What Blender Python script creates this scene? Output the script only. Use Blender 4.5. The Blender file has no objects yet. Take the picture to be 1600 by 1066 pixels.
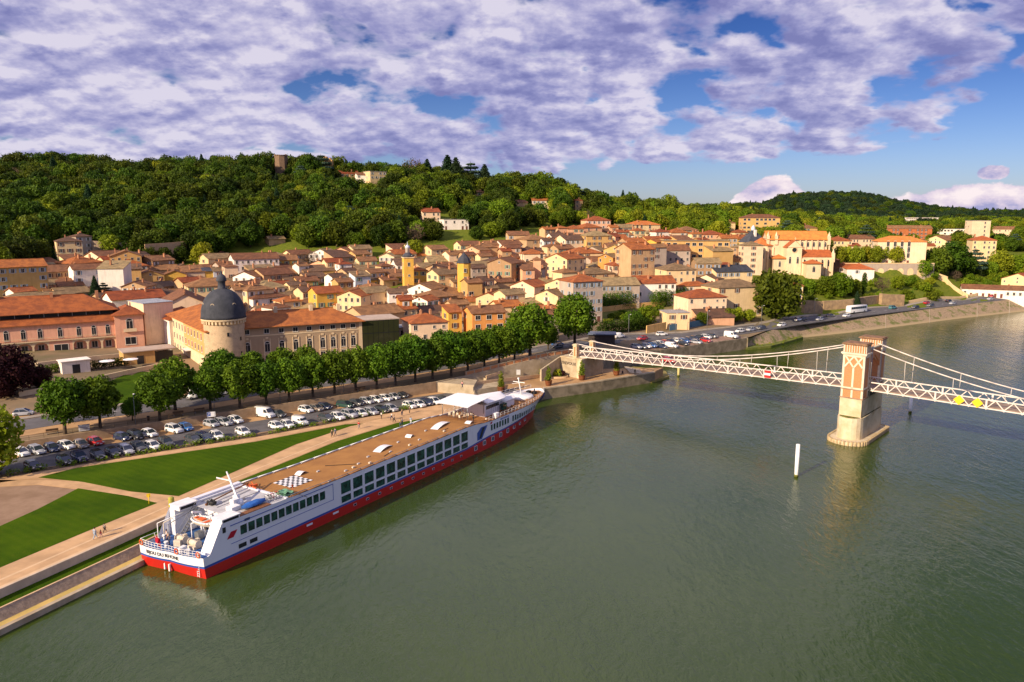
import bpy, math, random
import numpy as np
from mathutils import Vector, Matrix
R = math.radians
S = bpy.context.scene
COL = S.collection
random.seed(7)

# ------------------------------------------------------------------ camera
CAMH = 48.0
PITCH = R(9.4)
cam_data = bpy.data.cameras.new('camera')
cam_data.sensor_width = 36.0
cam_data.lens = 27.0
cam_data.clip_start = 0.5
cam_data.clip_end = 30000.0
cam = bpy.data.objects.new('camera', cam_data)
cam.location = (0, 0, CAMH)
cam.rotation_euler = (math.pi / 2 - PITCH, 0, 0)
COL.objects.link(cam)
S.camera = cam

# ------------------------------------------------------------------ exposure
S.view_settings.view_transform = 'Standard'
S.view_settings.look = 'None'
S.view_settings.gamma = 1
S.view_settings.use_curve_mapping = False
S.view_settings.exposure = 0.58

# ------------------------------------------------------------------ sun
SUN_AZ = 225.0    # the sun stands in this direction (degrees from +X)
SUN_EL = 26.0
sd = bpy.data.lights.new('sun', 'SUN')
sd.energy = 5.0
sd.angle = R(0.5)
sd.color = (1.0, 0.80, 0.56)
sun = bpy.data.objects.new('sun', sd)
_d = Vector((math.cos(R(SUN_AZ)) * math.cos(R(SUN_EL)), math.sin(R(SUN_AZ)) * math.cos(R(SUN_EL)), math.sin(R(SUN_EL))))
sun.rotation_euler = _d.to_track_quat('Z', 'Y').to_euler()
sun.location = (0, -50, 300)
COL.objects.link(sun)

# ------------------------------------------------------------------ node helpers
class NT:
    def __init__(self, tree):
        self.t = tree; self.n = tree.nodes; self.l = tree.links
    def add(self, typ, **kw):
        nd = self.n.new(typ)
        for k, v in kw.items():
            if k == 'inp':
                for kk, vv in v.items():
                    self.set(nd, kk, vv)
            else:
                setattr(nd, k, v)
        return nd
    def set(self, nd, key, val):
        s = nd.inputs[key]
        if hasattr(val, 'links') or isinstance(val, bpy.types.NodeSocket):
            self.l.new(val, s)
        else:
            s.default_value = val
    def math(self, op, a, b=0.0, c=None, clamp=False):
        nd = self.n.new('ShaderNodeMath'); nd.operation = op; nd.use_clamp = clamp
        self.set(nd, 0, a); self.set(nd, 1, b)
        if c is not None: self.set(nd, 2, c)
        return nd.outputs[0]
    def vmath(self, op, a, b=None):
        nd = self.n.new('ShaderNodeVectorMath'); nd.operation = op
        self.set(nd, 0, a)
        if b is not None: self.set(nd, 1, b)
        return nd.outputs[0]
    def mix(self, f, a, b, mode='MIX'):
        nd = self.n.new('ShaderNodeMix'); nd.data_type = 'RGBA'; nd.blend_type = mode
        nd.clamp_factor = True
        self.set(nd, 0, f); self.set(nd, 6, a); self.set(nd, 7, b)
        return nd.outputs[2]
    def noise(self, vec, scale, detail=4.0, rough=0.55, dist=0.0, out=0):
        nd = self.n.new('ShaderNodeTexNoise'); nd.noise_dimensions = '3D'
        if vec is not None: self.set(nd, 'Vector', vec)
        nd.inputs['Scale'].default_value = scale
        nd.inputs['Detail'].default_value = detail
        nd.inputs['Roughness'].default_value = rough
        nd.inputs['Distortion'].default_value = dist
        return nd.outputs[out]
    def ramp(self, f, stops, interp='LINEAR'):
        nd = self.n.new('ShaderNodeValToRGB'); cr = nd.color_ramp; cr.interpolation = interp
        while len(cr.elements) < len(stops): cr.elements.new(0.5)
        for e, (p, c) in zip(cr.elements, stops):
            e.position = p; e.color = c if len(c) == 4 else (*c, 1)
        self.set(nd, 0, f)
        return nd.outputs[0]
    def smooth(self, x, lo, hi):
        nd = self.n.new('ShaderNodeMapRange'); nd.interpolation_type = 'SMOOTHSTEP'
        self.set(nd, 0, x); nd.inputs[1].default_value = lo; nd.inputs[2].default_value = hi
        return nd.outputs[0]

# ------------------------------------------------------------------ world: Nishita sky with a sheet of altocumulus
W = bpy.data.worlds.new('World'); S.world = W; W.use_nodes = True
t = NT(W.node_tree); t.n.clear()
out = t.add('ShaderNodeOutputWorld'); bg = t.add('ShaderNodeBackground'); bg.inputs['Strength'].default_value = 0.1
sky = t.add('ShaderNodeTexSky', sky_type='NISHITA', sun_disc=False, sun_elevation=R(SUN_EL), sun_rotation=R(90 - SUN_AZ), air_density=1.0, dust_density=0.3, ozone_density=3.0)
hs = t.add('ShaderNodeHueSaturation', inp={'Saturation': 1.15, 'Value': 0.52, 'Color': sky.outputs[0]})
skyc = t.mix(1.0, hs.outputs[0], (0.80, 0.86, 1.30, 1), 'MULTIPLY')
tc = t.add('ShaderNodeTexCoord')
sep = t.add('ShaderNodeSeparateXYZ'); t.l.new(tc.outputs['Generated'], sep.inputs[0])
dx, dy, dz = sep.outputs
zz = t.math('MAXIMUM', dz, 0.0)
den = t.math('ADD', zz, 0.33)
u = t.math('DIVIDE', dx, den); v = t.math('DIVIDE', dy, den)
cmb = t.add('ShaderNodeCombineXYZ', inp={0: u, 1: v, 2: 0.0}); p = cmb.outputs[0]
n_big = t.noise(p, 1.5, 3, 0.5)
n_mid = t.noise(p, 3.6, 5, 0.58, 0.2)
n_fine = t.noise(p, 24.0, 5, 0.6)
def puffs(vec):
    wob = t.add('ShaderNodeTexNoise', inp={'Vector': vec, 'Scale': 9.0, 'Detail': 4.0}).outputs['Color']
    pv = t.vmath('ADD', vec, t.vmath('MULTIPLY', t.vmath('SUBTRACT', wob, (0.5, 0.5, 0.5)), (0.16, 0.16, 0.0)))
    vo = t.add('ShaderNodeTexVoronoi', feature='SMOOTH_F1', inp={'Vector': pv, 'Scale': 7.5, 'Smoothness': 0.3, 'Randomness': 1.0})
    return t.math('SUBTRACT', 0.92, t.math('MULTIPLY', vo.outputs['Distance'], 0.95))
n_cell = t.math('ADD', t.math('MULTIPLY', puffs(p), 0.72), t.math('MULTIPLY', n_fine, 0.28))
dens = t.math('ADD', t.math('MULTIPLY', n_big, 0.55), t.math('ADD', t.math('MULTIPLY', n_mid, 0.65), t.math('MULTIPLY', n_cell, 0.42)))
# less cloud to the right and near the horizon
az = t.math('DIVIDE', dx, t.math('MAXIMUM', dy, 0.05))
right = t.smooth(az, 0.22, 0.62)
lowr = t.smooth(dz, 0.17, 0.06)
low = t.smooth(dz, 0.075, 0.035)
dens = t.math('SUBTRACT', dens, t.math('MULTIPLY', t.math('MULTIPLY', right, t.math('ADD', 0.18, t.math('MULTIPLY', lowr, 0.5))), 0.5))
dens = t.math('SUBTRACT', dens, t.math('MULTIPLY', low, 0.32))
mask = t.smooth(dens, 0.645, 0.735)
# thick parts are seen from below in their own shade
p2 = t.vmath('ADD', p, (-0.015, 0.035, 0.0))
n_cell2 = t.math('ADD', t.math('MULTIPLY', puffs(p2), 0.72), t.math('MULTIPLY', t.noise(p2, 24.0, 5, 0.6), 0.28))
n_mid2 = t.noise(p2, 3.6, 5, 0.58, 0.2)
relief = t.math('ADD', t.math('MULTIPLY', t.math('SUBTRACT', n_cell, n_cell2), 1.6), t.math('MULTIPLY', t.math('SUBTRACT', n_mid, n_mid2), 2.2))
n_mass = t.noise(t.vmath('ADD', p, (3.7, 1.2, 0.0)), 1.5, 4, 0.5, 0.4)
thick = t.smooth(t.math('ADD', n_mass, t.math('MULTIPLY', n_cell, 0.12)), 0.52, 0.68)
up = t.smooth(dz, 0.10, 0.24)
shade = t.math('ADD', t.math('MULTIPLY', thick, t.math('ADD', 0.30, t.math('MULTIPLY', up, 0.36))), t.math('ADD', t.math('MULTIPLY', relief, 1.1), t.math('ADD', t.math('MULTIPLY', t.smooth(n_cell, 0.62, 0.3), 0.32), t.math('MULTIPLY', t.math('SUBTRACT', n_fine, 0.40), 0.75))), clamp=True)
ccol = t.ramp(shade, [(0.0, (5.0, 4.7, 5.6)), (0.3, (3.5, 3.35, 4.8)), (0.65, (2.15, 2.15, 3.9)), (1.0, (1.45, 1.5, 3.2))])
ccol = t.mix(t.smooth(dz, 0.3, 0.6), ccol, t.mix(1.0, ccol, (1.7, 1.65, 1.5, 1), 'MULTIPLY'))  # unseen clouds above the frame, brightened to fill the shadows
skyc = t.mix(t.smooth(dz, 0.03, 0.25), skyc, t.mix(1.0, skyc, (0.42, 0.52, 0.66, 1), 'MULTIPLY'))
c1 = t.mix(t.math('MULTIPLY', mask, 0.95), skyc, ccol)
# low cumulus near the right horizon
pc = t.add('ShaderNodeCombineXYZ', inp={0: t.math('MULTIPLY', az, 14.0), 1: t.math('MULTIPLY', dz, 30.0), 2: 3.0}).outputs[0]
nc = t.noise(pc, 1.0, 6, 0.6)
def bump(c, w):   # 1 at the centre azimuth, 0 beyond w
    return t.math('SUBTRACT', 1.0, t.math('POWER', t.math('DIVIDE', t.math('SUBTRACT', az, c), w), 2.0), clamp=True)
hgt = t.math('MAXIMUM', t.math('MULTIPLY', bump(0.335, 0.065), 0.047), t.math('MAXIMUM', t.math('MULTIPLY', bump(0.60, 0.16), 0.034), t.math('MULTIPLY', bump(-0.78, 0.14), 0.025)))
cum = t.math('SUBTRACT', t.math('ADD', hgt, t.math('MULTIPLY', t.math('SUBTRACT', nc, 0.5), 0.035)), dz)
cmask = t.math('MULTIPLY', t.smooth(cum, 0.0, 0.004), t.smooth(hgt, 0.0, 0.006))
e1 = t.math('POWER', t.math('DIVIDE', t.math('SUBTRACT', az, 0.612), 0.026), 2.0)
e2 = t.math('POWER', t.math('DIVIDE', t.math('SUBTRACT', dz, 0.045), 0.009), 2.0)
blob = t.math('SUBTRACT', t.math('ADD', 1.0, t.math('MULTIPLY', t.math('SUBTRACT', nc, 0.5), 2.6)), t.math('ADD', e1, e2))
cmask = t.math('MAXIMUM', cmask, t.smooth(blob, 0.0, 0.25))
ncs = t.noise(t.vmath('ADD', pc, (0.35, -0.5, 0.0)), 1.0, 6, 0.6)
csh = t.math('ADD', 0.42, t.math('MULTIPLY', t.math('SUBTRACT', ncs, nc), 3.0), clamp=True)
cumc = t.ramp(csh, [(0.0, (6.6, 5.8, 5.9)), (0.5, (5.0, 4.3, 5.2)), (1.0, (2.6, 2.6, 4.3))])
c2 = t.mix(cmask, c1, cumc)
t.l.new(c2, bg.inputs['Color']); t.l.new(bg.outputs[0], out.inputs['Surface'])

# ------------------------------------------------------------------ mesh builder
class MB:
    def __init__(self):
        self.v = []; self.f = []; self.m = []; self.s = []
    def face(self, pts, mi=0, sm=False):
        b = len(self.v); self.v.extend([tuple(q) for q in pts]); self.f.append(tuple(range(b, b + len(pts)))); self.m.append(mi); self.s.append(sm)
    def add(self, vs, fs, mi=0, sm=False):
        b = len(self.v); self.v.extend([tuple(q) for q in vs])
        for f in fs:
            self.f.append(tuple(i + b for i in f)); self.m.append(mi); self.s.append(sm)
    def box(self, c, s, rz=0.0, mi=0):
        cx, cy, cz = c; hx, hy, hz = s[0] / 2, s[1] / 2, s[2] / 2
        ca, sa = math.cos(rz), math.sin(rz); vs = []
        for z in (-hz, hz):
            for x, y in ((-hx, -hy), (hx, -hy), (hx, hy), (-hx, hy)):
                vs.append((cx + x * ca - y * sa, cy + x * sa + y * ca, cz + z))
        self.add(vs, [(0, 3, 2, 1), (4, 5, 6, 7), (0, 1, 5, 4), (1, 2, 6, 5), (2, 3, 7, 6), (3, 0, 4, 7)], mi)
        return self
    def prism(self, poly, z0, z1, mi=0, top=True, bot=True, mside=None):
        n = len(poly)
        a = sum(poly[i][0] * poly[(i + 1) % n][1] - poly[(i + 1) % n][0] * poly[i][1] for i in range(n))
        if a < 0: poly = poly[::-1]
        f0 = z0 if callable(z0) else (lambda x, y: z0)
        f1 = z1 if callable(z1) else (lambda x, y: z1)
        vs = [(q[0], q[1], f0(q[0], q[1])) for q in poly] + [(q[0], q[1], f1(q[0], q[1])) for q in poly]
        self.add(vs, [(i, (i + 1) % n, n + (i + 1) % n, n + i) for i in range(n)], mi if mside is None else mside)
        if top: self.add(vs[n:], [tuple(range(n))], mi)
        if bot: self.add(vs[:n], [tuple(range(n))[::-1]], mi)
        return self
    def tube(self, p0, p1, r0, r1=None, n=8, mi=0, cap=True, sm=True):
        r1 = r0 if r1 is None else r1
        p0 = Vector(p0); p1 = Vector(p1); d = (p1 - p0)
        if d.length < 1e-6: return self
        q = d.to_track_quat('Z', 'Y'); b = len(self.v)
        for p, r in ((p0, r0), (p1, r1)):
            for i in range(n):
                a = 2 * math.pi * i / n
                w = p + q @ Vector((math.cos(a) * r, math.sin(a) * r, 0)); self.v.append(tuple(w))
        for i in range(n):
            self.f.append((b + i, b + (i + 1) % n, b + n + (i + 1) % n, b + n + i)); self.m.append(mi); self.s.append(sm)
        if cap:
            self.f.append(tuple(b + i for i in range(n))[::-1]); self.m.append(mi); self.s.append(False)
            self.f.append(tuple(b + n + i for i in range(n))); self.m.append(mi); self.s.append(False)
        return self
    def path(self, pts, r, n=6, mi=0):
        for a, b in zip(pts, pts[1:]): self.tube(a, b, r, r, n, mi)
        return self
    def beam(self, p0, p1, w, h, mi=0):
        p0 = Vector(p0); p1 = Vector(p1); d = (p1 - p0).normalized()
        s = d.cross(Vector((0, 0, 1)))
        if s.length < 1e-3: s = Vector((1, 0, 0))
        s.normalize(); u_ = s.cross(d).normalized()
        vs = []
        for p in (p0, p1):
            for a, b in ((-1, -1), (1, -1), (1, 1), (-1, 1)):
                vs.append(tuple(p + s * (a * w / 2) + u_ * (b * h / 2)))
        self.add(vs, [(0, 3, 2, 1), (4, 5, 6, 7), (0, 1, 5, 4), (1, 2, 6, 5), (2, 3, 7, 6), (3, 0, 4, 7)], mi)
        return self
    def lathe(self, prof, c=(0, 0, 0), n=24, mi=0, sm=True, cap=True):
        b = len(self.v)
        for r, z in prof:
            for i in range(n):
                a = 2 * math.pi * i / n
                self.v.append((c[0] + r * math.cos(a), c[1] + r * math.sin(a), c[2] + z))
        for k in range(len(prof) - 1):
            for i in range(n):
                j = (i + 1) % n
                self.f.append((b + k * n + i, b + k * n + j, b + (k + 1) * n + j, b + (k + 1) * n + i)); self.m.append(mi); self.s.append(sm)
        if cap:
            if prof[0][0] > 1e-4: self.f.append(tuple(b + i for i in range(n))[::-1]); self.m.append(mi); self.s.append(False)
            k = (len(prof) - 1) * n
            if prof[-1][0] > 1e-4: self.f.append(tuple(b + k + i for i in range(n))); self.m.append(mi); self.s.append(False)
        return self
    def grid(self, P, mi=0, sm=True, closed=False):
        nr, nc_ = len(P), len(P[0]); b = len(self.v)
        for row in P: self.v.extend([tuple(q) for q in row])
        for i in range(nr - 1):
            for j in range(nc_ if closed else nc_ - 1):
                k = (j + 1) % nc_
                self.f.append((b + i * nc_ + j, b + i * nc_ + k, b + (i + 1) * nc_ + k, b + (i + 1) * nc_ + j)); self.m.append(mi); self.s.append(sm)
        return self
    def mesh(self, name, mats):
        me = bpy.data.meshes.new(name)
        me.from_pydata(self.v, [], self.f)
        if not isinstance(mats, (list, tuple)): mats = [mats]
        for m in mats: me.materials.append(m)
        if len(mats) > 1: me.polygons.foreach_set('material_index', self.m)
        if any(self.s): me.polygons.foreach_set('use_smooth', self.s)
        me.update()
        return me
    def build(self, name, mats, parent=None, loc=None, rz=0.0):
        return link(name, self.mesh(name, mats), parent, loc, rz)

KIDS = {}
def link(name, me, parent=None, loc=None, rz=0.0):
    o = bpy.data.objects.new(name, me); COL.objects.link(o)
    if parent is not None:
        o.parent = parent; KIDS.setdefault(parent.name, []).append(o)
    if loc is not None: o.location = loc
    if rz: o.rotation_euler = (0, 0, rz)
    return o

def thing(name, label, cat, loc=(0, 0, 0), rz=0.0, group=None):
    o = bpy.data.objects.new(name, None); o.empty_display_size = 0.3; COL.objects.link(o)
    o.location = loc; o.rotation_euler = (0, 0, rz); o['label'] = label; o['category'] = cat
    if group: o['group'] = group
    return o

def tag(o, label=None, cat=None, group=None, kind=None):
    if label: o['label'] = label
    if cat: o['category'] = cat
    if group: o['group'] = group
    if kind: o['kind'] = kind
    return o

def copy_tree(o, parent=None):
    c = o.copy(); COL.objects.link(c)
    if parent is not None:
        c.parent = parent; KIDS.setdefault(parent.name, []).append(c)
    for ch in list(KIDS.get(o.name, ())): copy_tree(ch, c)
    return c

def ordinal(i):
    return ['first', 'second', 'third', 'fourth', 'fifth', 'sixth', 'seventh', 'eighth', 'ninth', 'tenth', 'eleventh', 'twelfth', 'thirteenth', 'fourteenth', 'fifteenth', 'sixteenth', 'seventeenth', 'eighteenth', 'nineteenth', 'twentieth', 'twenty first', 'twenty second', 'twenty third', 'twenty fourth', 'twenty fifth', 'twenty sixth', 'twenty seventh', 'twenty eighth', 'twenty ninth', 'thirtieth'][i]

# ------------------------------------------------------------------ where a point of the picture lies on the ground
CP, SP = math.cos(PITCH), math.sin(PITCH)
def ray(px, py):
    a, b = px - 800.0, py - 533.0
    return a, 1200 * CP - b * SP, -(b * CP + 1200 * SP)
def PZ(px, py, z):
    rx, ry, rz = ray(px, py); k = (z - CAMH) / rz
    return (rx * k, ry * k)
def PX(x, y, z):
    dz_ = z - CAMH
    dep = y * CP - dz_ * SP; upv = y * SP + dz_ * CP
    return 800 + 1200 * x / dep, 533 - 1200 * upv / dep
# ------------------------------------------------------------------ materials
MATS = {}
def mat(name, col, rough=0.85, var=0.12, scale=1.0, col2=None, metal=0.0, spec=0.3, bump=0.0, bscale=None, objrand=0.0, coords='Object', vscale=None):
    """base colour with soft irregular wear; objrand shifts the value per object"""
    if name in MATS: return MATS[name]
    m = bpy.data.materials.new(name); m.use_nodes = True
    t = NT(m.node_tree); b = t.n['Principled BSDF']
    tc = t.add('ShaderNodeTexCoord'); vec = tc.outputs[coords]
    if vscale:
        vec = t.vmath('MULTIPLY', vec, vscale)
    c = (*col, 1); c2 = (*col2, 1) if col2 else tuple([x * (1 - 2.2 * var) for x in col] + [1])
    n = t.noise(vec, scale, 5, 0.6)
    f = t.smooth(n, 0.3, 0.7)
    colr = t.mix(f, c, c2)
    if objrand:
        oi = t.add('ShaderNodeObjectInfo')
        val = t.math('ADD', 1 - objrand, t.math('MULTIPLY', oi.outputs['Random'], 2 * objrand))
        h = t.add('ShaderNodeHueSaturation', inp={'Color': colr, 'Value': val}); colr = h.outputs[0]
    t.l.new(colr, b.inputs['Base Color'])
    b.inputs['Roughness'].default_value = rough; b.inputs['Metallic'].default_value = metal
    b.inputs['Specular IOR Level'].default_value = spec
    if bump:
        bn = t.add('ShaderNodeBump'); bn.inputs['Strength'].default_value = bump; bn.inputs['Distance'].default_value = 0.1
        t.l.new(t.noise(vec, bscale or scale * 4, 4, 0.6), bn.inputs['Height']); t.l.new(bn.outputs[0], b.inputs['Normal'])
    MATS[name] = m
    return m

def foliage(name, c1, c2, c3, trans=0.3, hue=0.03, val=0.25):
    m = bpy.data.materials.new(name); m.use_nodes = True
    t = NT(m.node_tree); b = t.n['Principled BSDF']
    tc = t.add('ShaderNodeTexCoord')
    n = t.noise(tc.outputs['Object'], 0.55, 3, 0.6); n2 = t.noise(tc.outputs['Object'], 4.0, 2, 0.6)
    col = t.mix(t.smooth(n, 0.35, 0.65), (*c1, 1), (*c2, 1))
    col = t.mix(t.smooth(n2, 0.5, 0.75), col, (*c3, 1))
    oi = t.add('ShaderNodeObjectInfo'); r = oi.outputs['Random']
    r2 = t.math('FRACT', t.math('MULTIPLY', r, 17.3))
    h = t.add('ShaderNodeHueSaturation', inp={'Color': col, 'Hue': t.math('ADD', 0.5 - hue, t.math('MULTIPLY', r, 2 * hue)), 'Value': t.math('ADD', 1 - val, t.math('MULTIPLY', r2, 2 * val))})
    t.l.new(h.outputs[0], b.inputs['Base Color'])
    b.inputs['Roughness'].default_value = 0.6; b.inputs['Specular IOR Level'].default_value = 0.12
    tr = t.add('ShaderNodeBsdfTranslucent'); t.l.new(h.outputs[0], tr.inputs[0])
    mx = t.add('ShaderNodeMixShader'); mx.inputs[0].default_value = trans
    o = t.n['Material Output']
    t.l.new(b.outputs[0], mx.inputs[1]); t.l.new(tr.outputs[0], mx.inputs[2]); t.l.new(mx.outputs[0], o.inputs[0])
    MATS[name] = m
    return m

def striped(name, col, col2, axis_scale, dirty=0.3, rough=0.85, objrand=0.12, thr=(0.35, 0.65)):
    """roof tiles: courses and blotches"""
    m = bpy.data.materials.new(name); m.use_nodes = True
    t = NT(m.node_tree); b = t.n['Principled BSDF']
    tc = t.add('ShaderNodeTexCoord'); P_ = tc.outputs['Object']
    n = t.noise(P_, 0.5, 4, 0.65); n2 = t.noise(P_, 3.5, 3, 0.7)
    c = t.mix(t.smooth(n, *thr), (*col, 1), (*col2, 1))
    c = t.mix(t.math('MULTIPLY', t.smooth(n2, 0.45, 0.75), dirty), c, (*[x * 0.42 for x in col2], 1))
    w = t.add('ShaderNodeTexWave', wave_type='BANDS', bands_direction='Z', inp={'Vector': P_, 'Scale': axis_scale, 'Distortion': 0.6})
    w2 = t.add('ShaderNodeTexWave', wave_type='BANDS', bands_direction='X', inp={'Vector': P_, 'Scale': axis_scale * 0.9, 'Distortion': 0.3})
    c = t.mix(t.math('MULTIPLY', t.smooth(w2.outputs[1], 0.4, 0.0), 0.25), c, (*[x * 0.35 for x in col], 1))
    oi = t.add('ShaderNodeObjectInfo'); r = oi.outputs['Random']
    h = t.add('ShaderNodeHueSaturation', inp={'Color': c, 'Hue': t.math('ADD', 0.49, t.math('MULTIPLY', r, 0.02)), 'Value': t.math('ADD', 1 - objrand, t.math('MULTIPLY', r, 2 * objrand))})
    t.l.new(h.outputs[0], b.inputs['Base Color']); b.inputs['Roughness'].default_value = rough; b.inputs['Specular IOR Level'].default_value = 0.2
    bn = t.add('ShaderNodeBump'); bn.inputs['Strength'].default_value = 0.5; bn.inputs['Distance'].default_value = 0.08
    t.l.new(t.math('ADD', w2.outputs[1], t.math('MULTIPLY', n2, 1.5)), bn.inputs['Height']); t.l.new(bn.outputs[0], b.inputs['Normal'])
    MATS[name] = m
    return m

def wallmat(name, col, dirt=0.45):
    """render or stone wall: big patches, streaks down the wall, grain"""
    m = bpy.data.materials.new(name); m.use_nodes = True
    t = NT(m.node_tree); b = t.n['Principled BSDF']
    tc = t.add('ShaderNodeTexCoord'); P_ = tc.outputs['Object']
    oi = t.add('ShaderNodeObjectInfo'); r = oi.outputs['Random']
    P2 = t.vmath('ADD', P_, t.add('ShaderNodeCombineXYZ', inp={0: t.math('MULTIPLY', r, 91.0), 1: 0.0, 2: 0.0}).outputs[0])
    n = t.noise(P2, 0.35, 4, 0.6); st = t.noise(t.vmath('MULTIPLY', P2, (1.4, 1.4, 0.16)), 1.0, 4, 0.65); g = t.noise(P2, 3.0, 4, 0.7)
    dk = tuple(x * y for x, y in zip(col, (0.62, 0.58, 0.55)))
    lt = tuple(min(0.9, x * 1.12 + 0.01) for x in col)
    c = t.mix(t.smooth(n, 0.32, 0.68), (*col, 1), (*lt, 1))
    c = t.mix(t.math('MULTIPLY', t.smooth(st, 0.48, 0.75), dirt), c, (*dk, 1))
    c = t.mix(t.math('MULTIPLY', t.smooth(g, 0.5, 0.8), dirt), c, (*dk, 1))
    h = t.add('ShaderNodeHueSaturation', inp={'Color': c, 'Value': t.math('ADD', 0.9, t.math('MULTIPLY', r, 0.2))})
    t.l.new(h.outputs[0], b.inputs['Base Color']); b.inputs['Roughness'].default_value = 0.92; b.inputs['Specular IOR Level'].default_value = 0.15
    MATS[name] = m
    return m

EARTH = mat('earth', (0.24, 0.155, 0.085), 0.95, 0.25, 0.12, col2=(0.15, 0.11, 0.06))
TOWNG = mat('town_ground', (0.20, 0.17, 0.14), 0.95, 0.2, 0.1, col2=(0.12, 0.115, 0.075))
ASPHALT = mat('asphalt', (0.125, 0.12, 0.125), 0.9, 0.15, 0.35, col2=(0.085, 0.082, 0.085), bump=0.2, bscale=8)
LAWN = mat('lawn', (0.050, 0.098, 0.002), 0.95, 0.25, 0.16, col2=(0.030, 0.070, 0.002), spec=0.05, bump=0.6, bscale=6)
_t = NT(LAWN.node_tree); _b = _t.n['Principled BSDF']; _src = _b.inputs['Base Color'].links[0].from_socket; _tc = _t.add('ShaderNodeTexCoord').outputs['Object']
_mow = _t.add('ShaderNodeTexWave', wave_type='BANDS', inp={'Vector': _t.add('ShaderNodeMapping', inp={'Vector': _tc, 'Rotation': (0, 0, R(-58))}).outputs[0], 'Scale': 0.22, 'Distortion': 1.2})
_c = _t.mix(_t.math('MULTIPLY', _mow.outputs[1], 0.22), _src, (0.075, 0.12, 0.004, 1))
_c = _t.mix(_t.math('MULTIPLY', _t.smooth(_t.noise(_tc, 1.3, 4, 0.7), 0.55, 0.75), 0.5), _c, (0.10, 0.10, 0.01, 1))
_c = _t.mix(_t.math('MULTIPLY', _t.smooth(_t.noise(_tc, 0.07, 3, 0.6), 0.5, 0.65), 0.55), _c, (0.022, 0.055, 0.002, 1)); _t.l.new(_c, _b.inputs['Base Color'])
PATH = mat('path_concrete', (0.58, 0.37, 0.195), 0.9, 0.13, 0.3, spec=0.2)
PATHEDGE = mat('path_edging', (0.66, 0.46, 0.27), 0.9, 0.08, 0.6)
SANDY = mat('sandy_gravel', (0.46, 0.285, 0.14), 0.95, 0.15, 0.25, col2=(0.33, 0.20, 0.095))
GRAVEL_Y = mat('mossy_sand', (0.55, 0.38, 0.12), 0.95, 0.2, 0.6, col2=(0.42, 0.31, 0.09))
STONE = mat('quay_stone', (0.27, 0.22, 0.155), 0.9, 0.25, 0.5, col2=(0.14, 0.115, 0.075), bump=0.4, bscale=3)
STONE_L = mat('pale_stone', (0.46, 0.38, 0.27), 0.9, 0.2, 0.5, col2=(0.33, 0.26, 0.17), bump=0.2, bscale=3)
RUBBLE = mat('rubble_stone', (0.42, 0.31, 0.21), 0.95, 0.3, 1.6, col2=(0.26, 0.195, 0.135), bump=0.8, bscale=6)
WHITEP = mat('white_marking', (0.75, 0.75, 0.73), 0.8, 0.1, 2)
WEED = mat('bank_weeds', (0.16, 0.17, 0.03), 0.95, 0.3, 0.5, col2=(0.07, 0.10, 0.015), bump=0.8, bscale=4)

# ------------------------------------------------------------------ water
m = bpy.data.materials.new('river_water'); m.use_nodes = True
t = NT(m.node_tree); b = t.n['Principled BSDF']
tc = t.add('ShaderNodeTexCoord'); P_ = tc.outputs['Object']
big = t.noise(P_, 0.012, 4, 0.6)
t.l.new(t.mix(t.smooth(big, 0.35, 0.65), (0.027, 0.050, 0.004, 1), (0.038, 0.062, 0.006, 1)), b.inputs['Base Color'])
b.inputs['Roughness'].default_value = 0.09; b.inputs['IOR'].default_value = 1.45; b.inputs['Specular IOR Level'].default_value = 0.5
Q = t.add('ShaderNodeMapping', inp={'Vector': P_, 'Rotation': (0, 0, R(-35)), 'Scale': (1.0, 0.45, 1.0)}).outputs[0]
w1 = t.noise(Q, 1.1, 4, 0.6, 0.6); w2 = t.noise(Q, 0.28, 3, 0.55, 0.4); w3 = t.noise(Q, 4.0, 2, 0.5)
calm = t.math('ADD', 0.55, t.math('MULTIPLY', t.smooth(t.noise(P_, 0.02, 3, 0.5), 0.35, 0.7), 0.6))
hh = t.math('ADD', t.math('MULTIPLY', w1, 0.55), t.math('ADD', t.math('MULTIPLY', w2, 1.0), t.math('MULTIPLY', w3, 0.16)))
bn = t.add('ShaderNodeBump'); bn.inputs['Distance'].default_value = 0.42
t.l.new(t.math('MULTIPLY', calm, 0.55), bn.inputs['Strength']); t.l.new(hh, bn.inputs['Height']); t.l.new(bn.outputs[0], b.inputs['Normal'])
WATER = m

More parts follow.
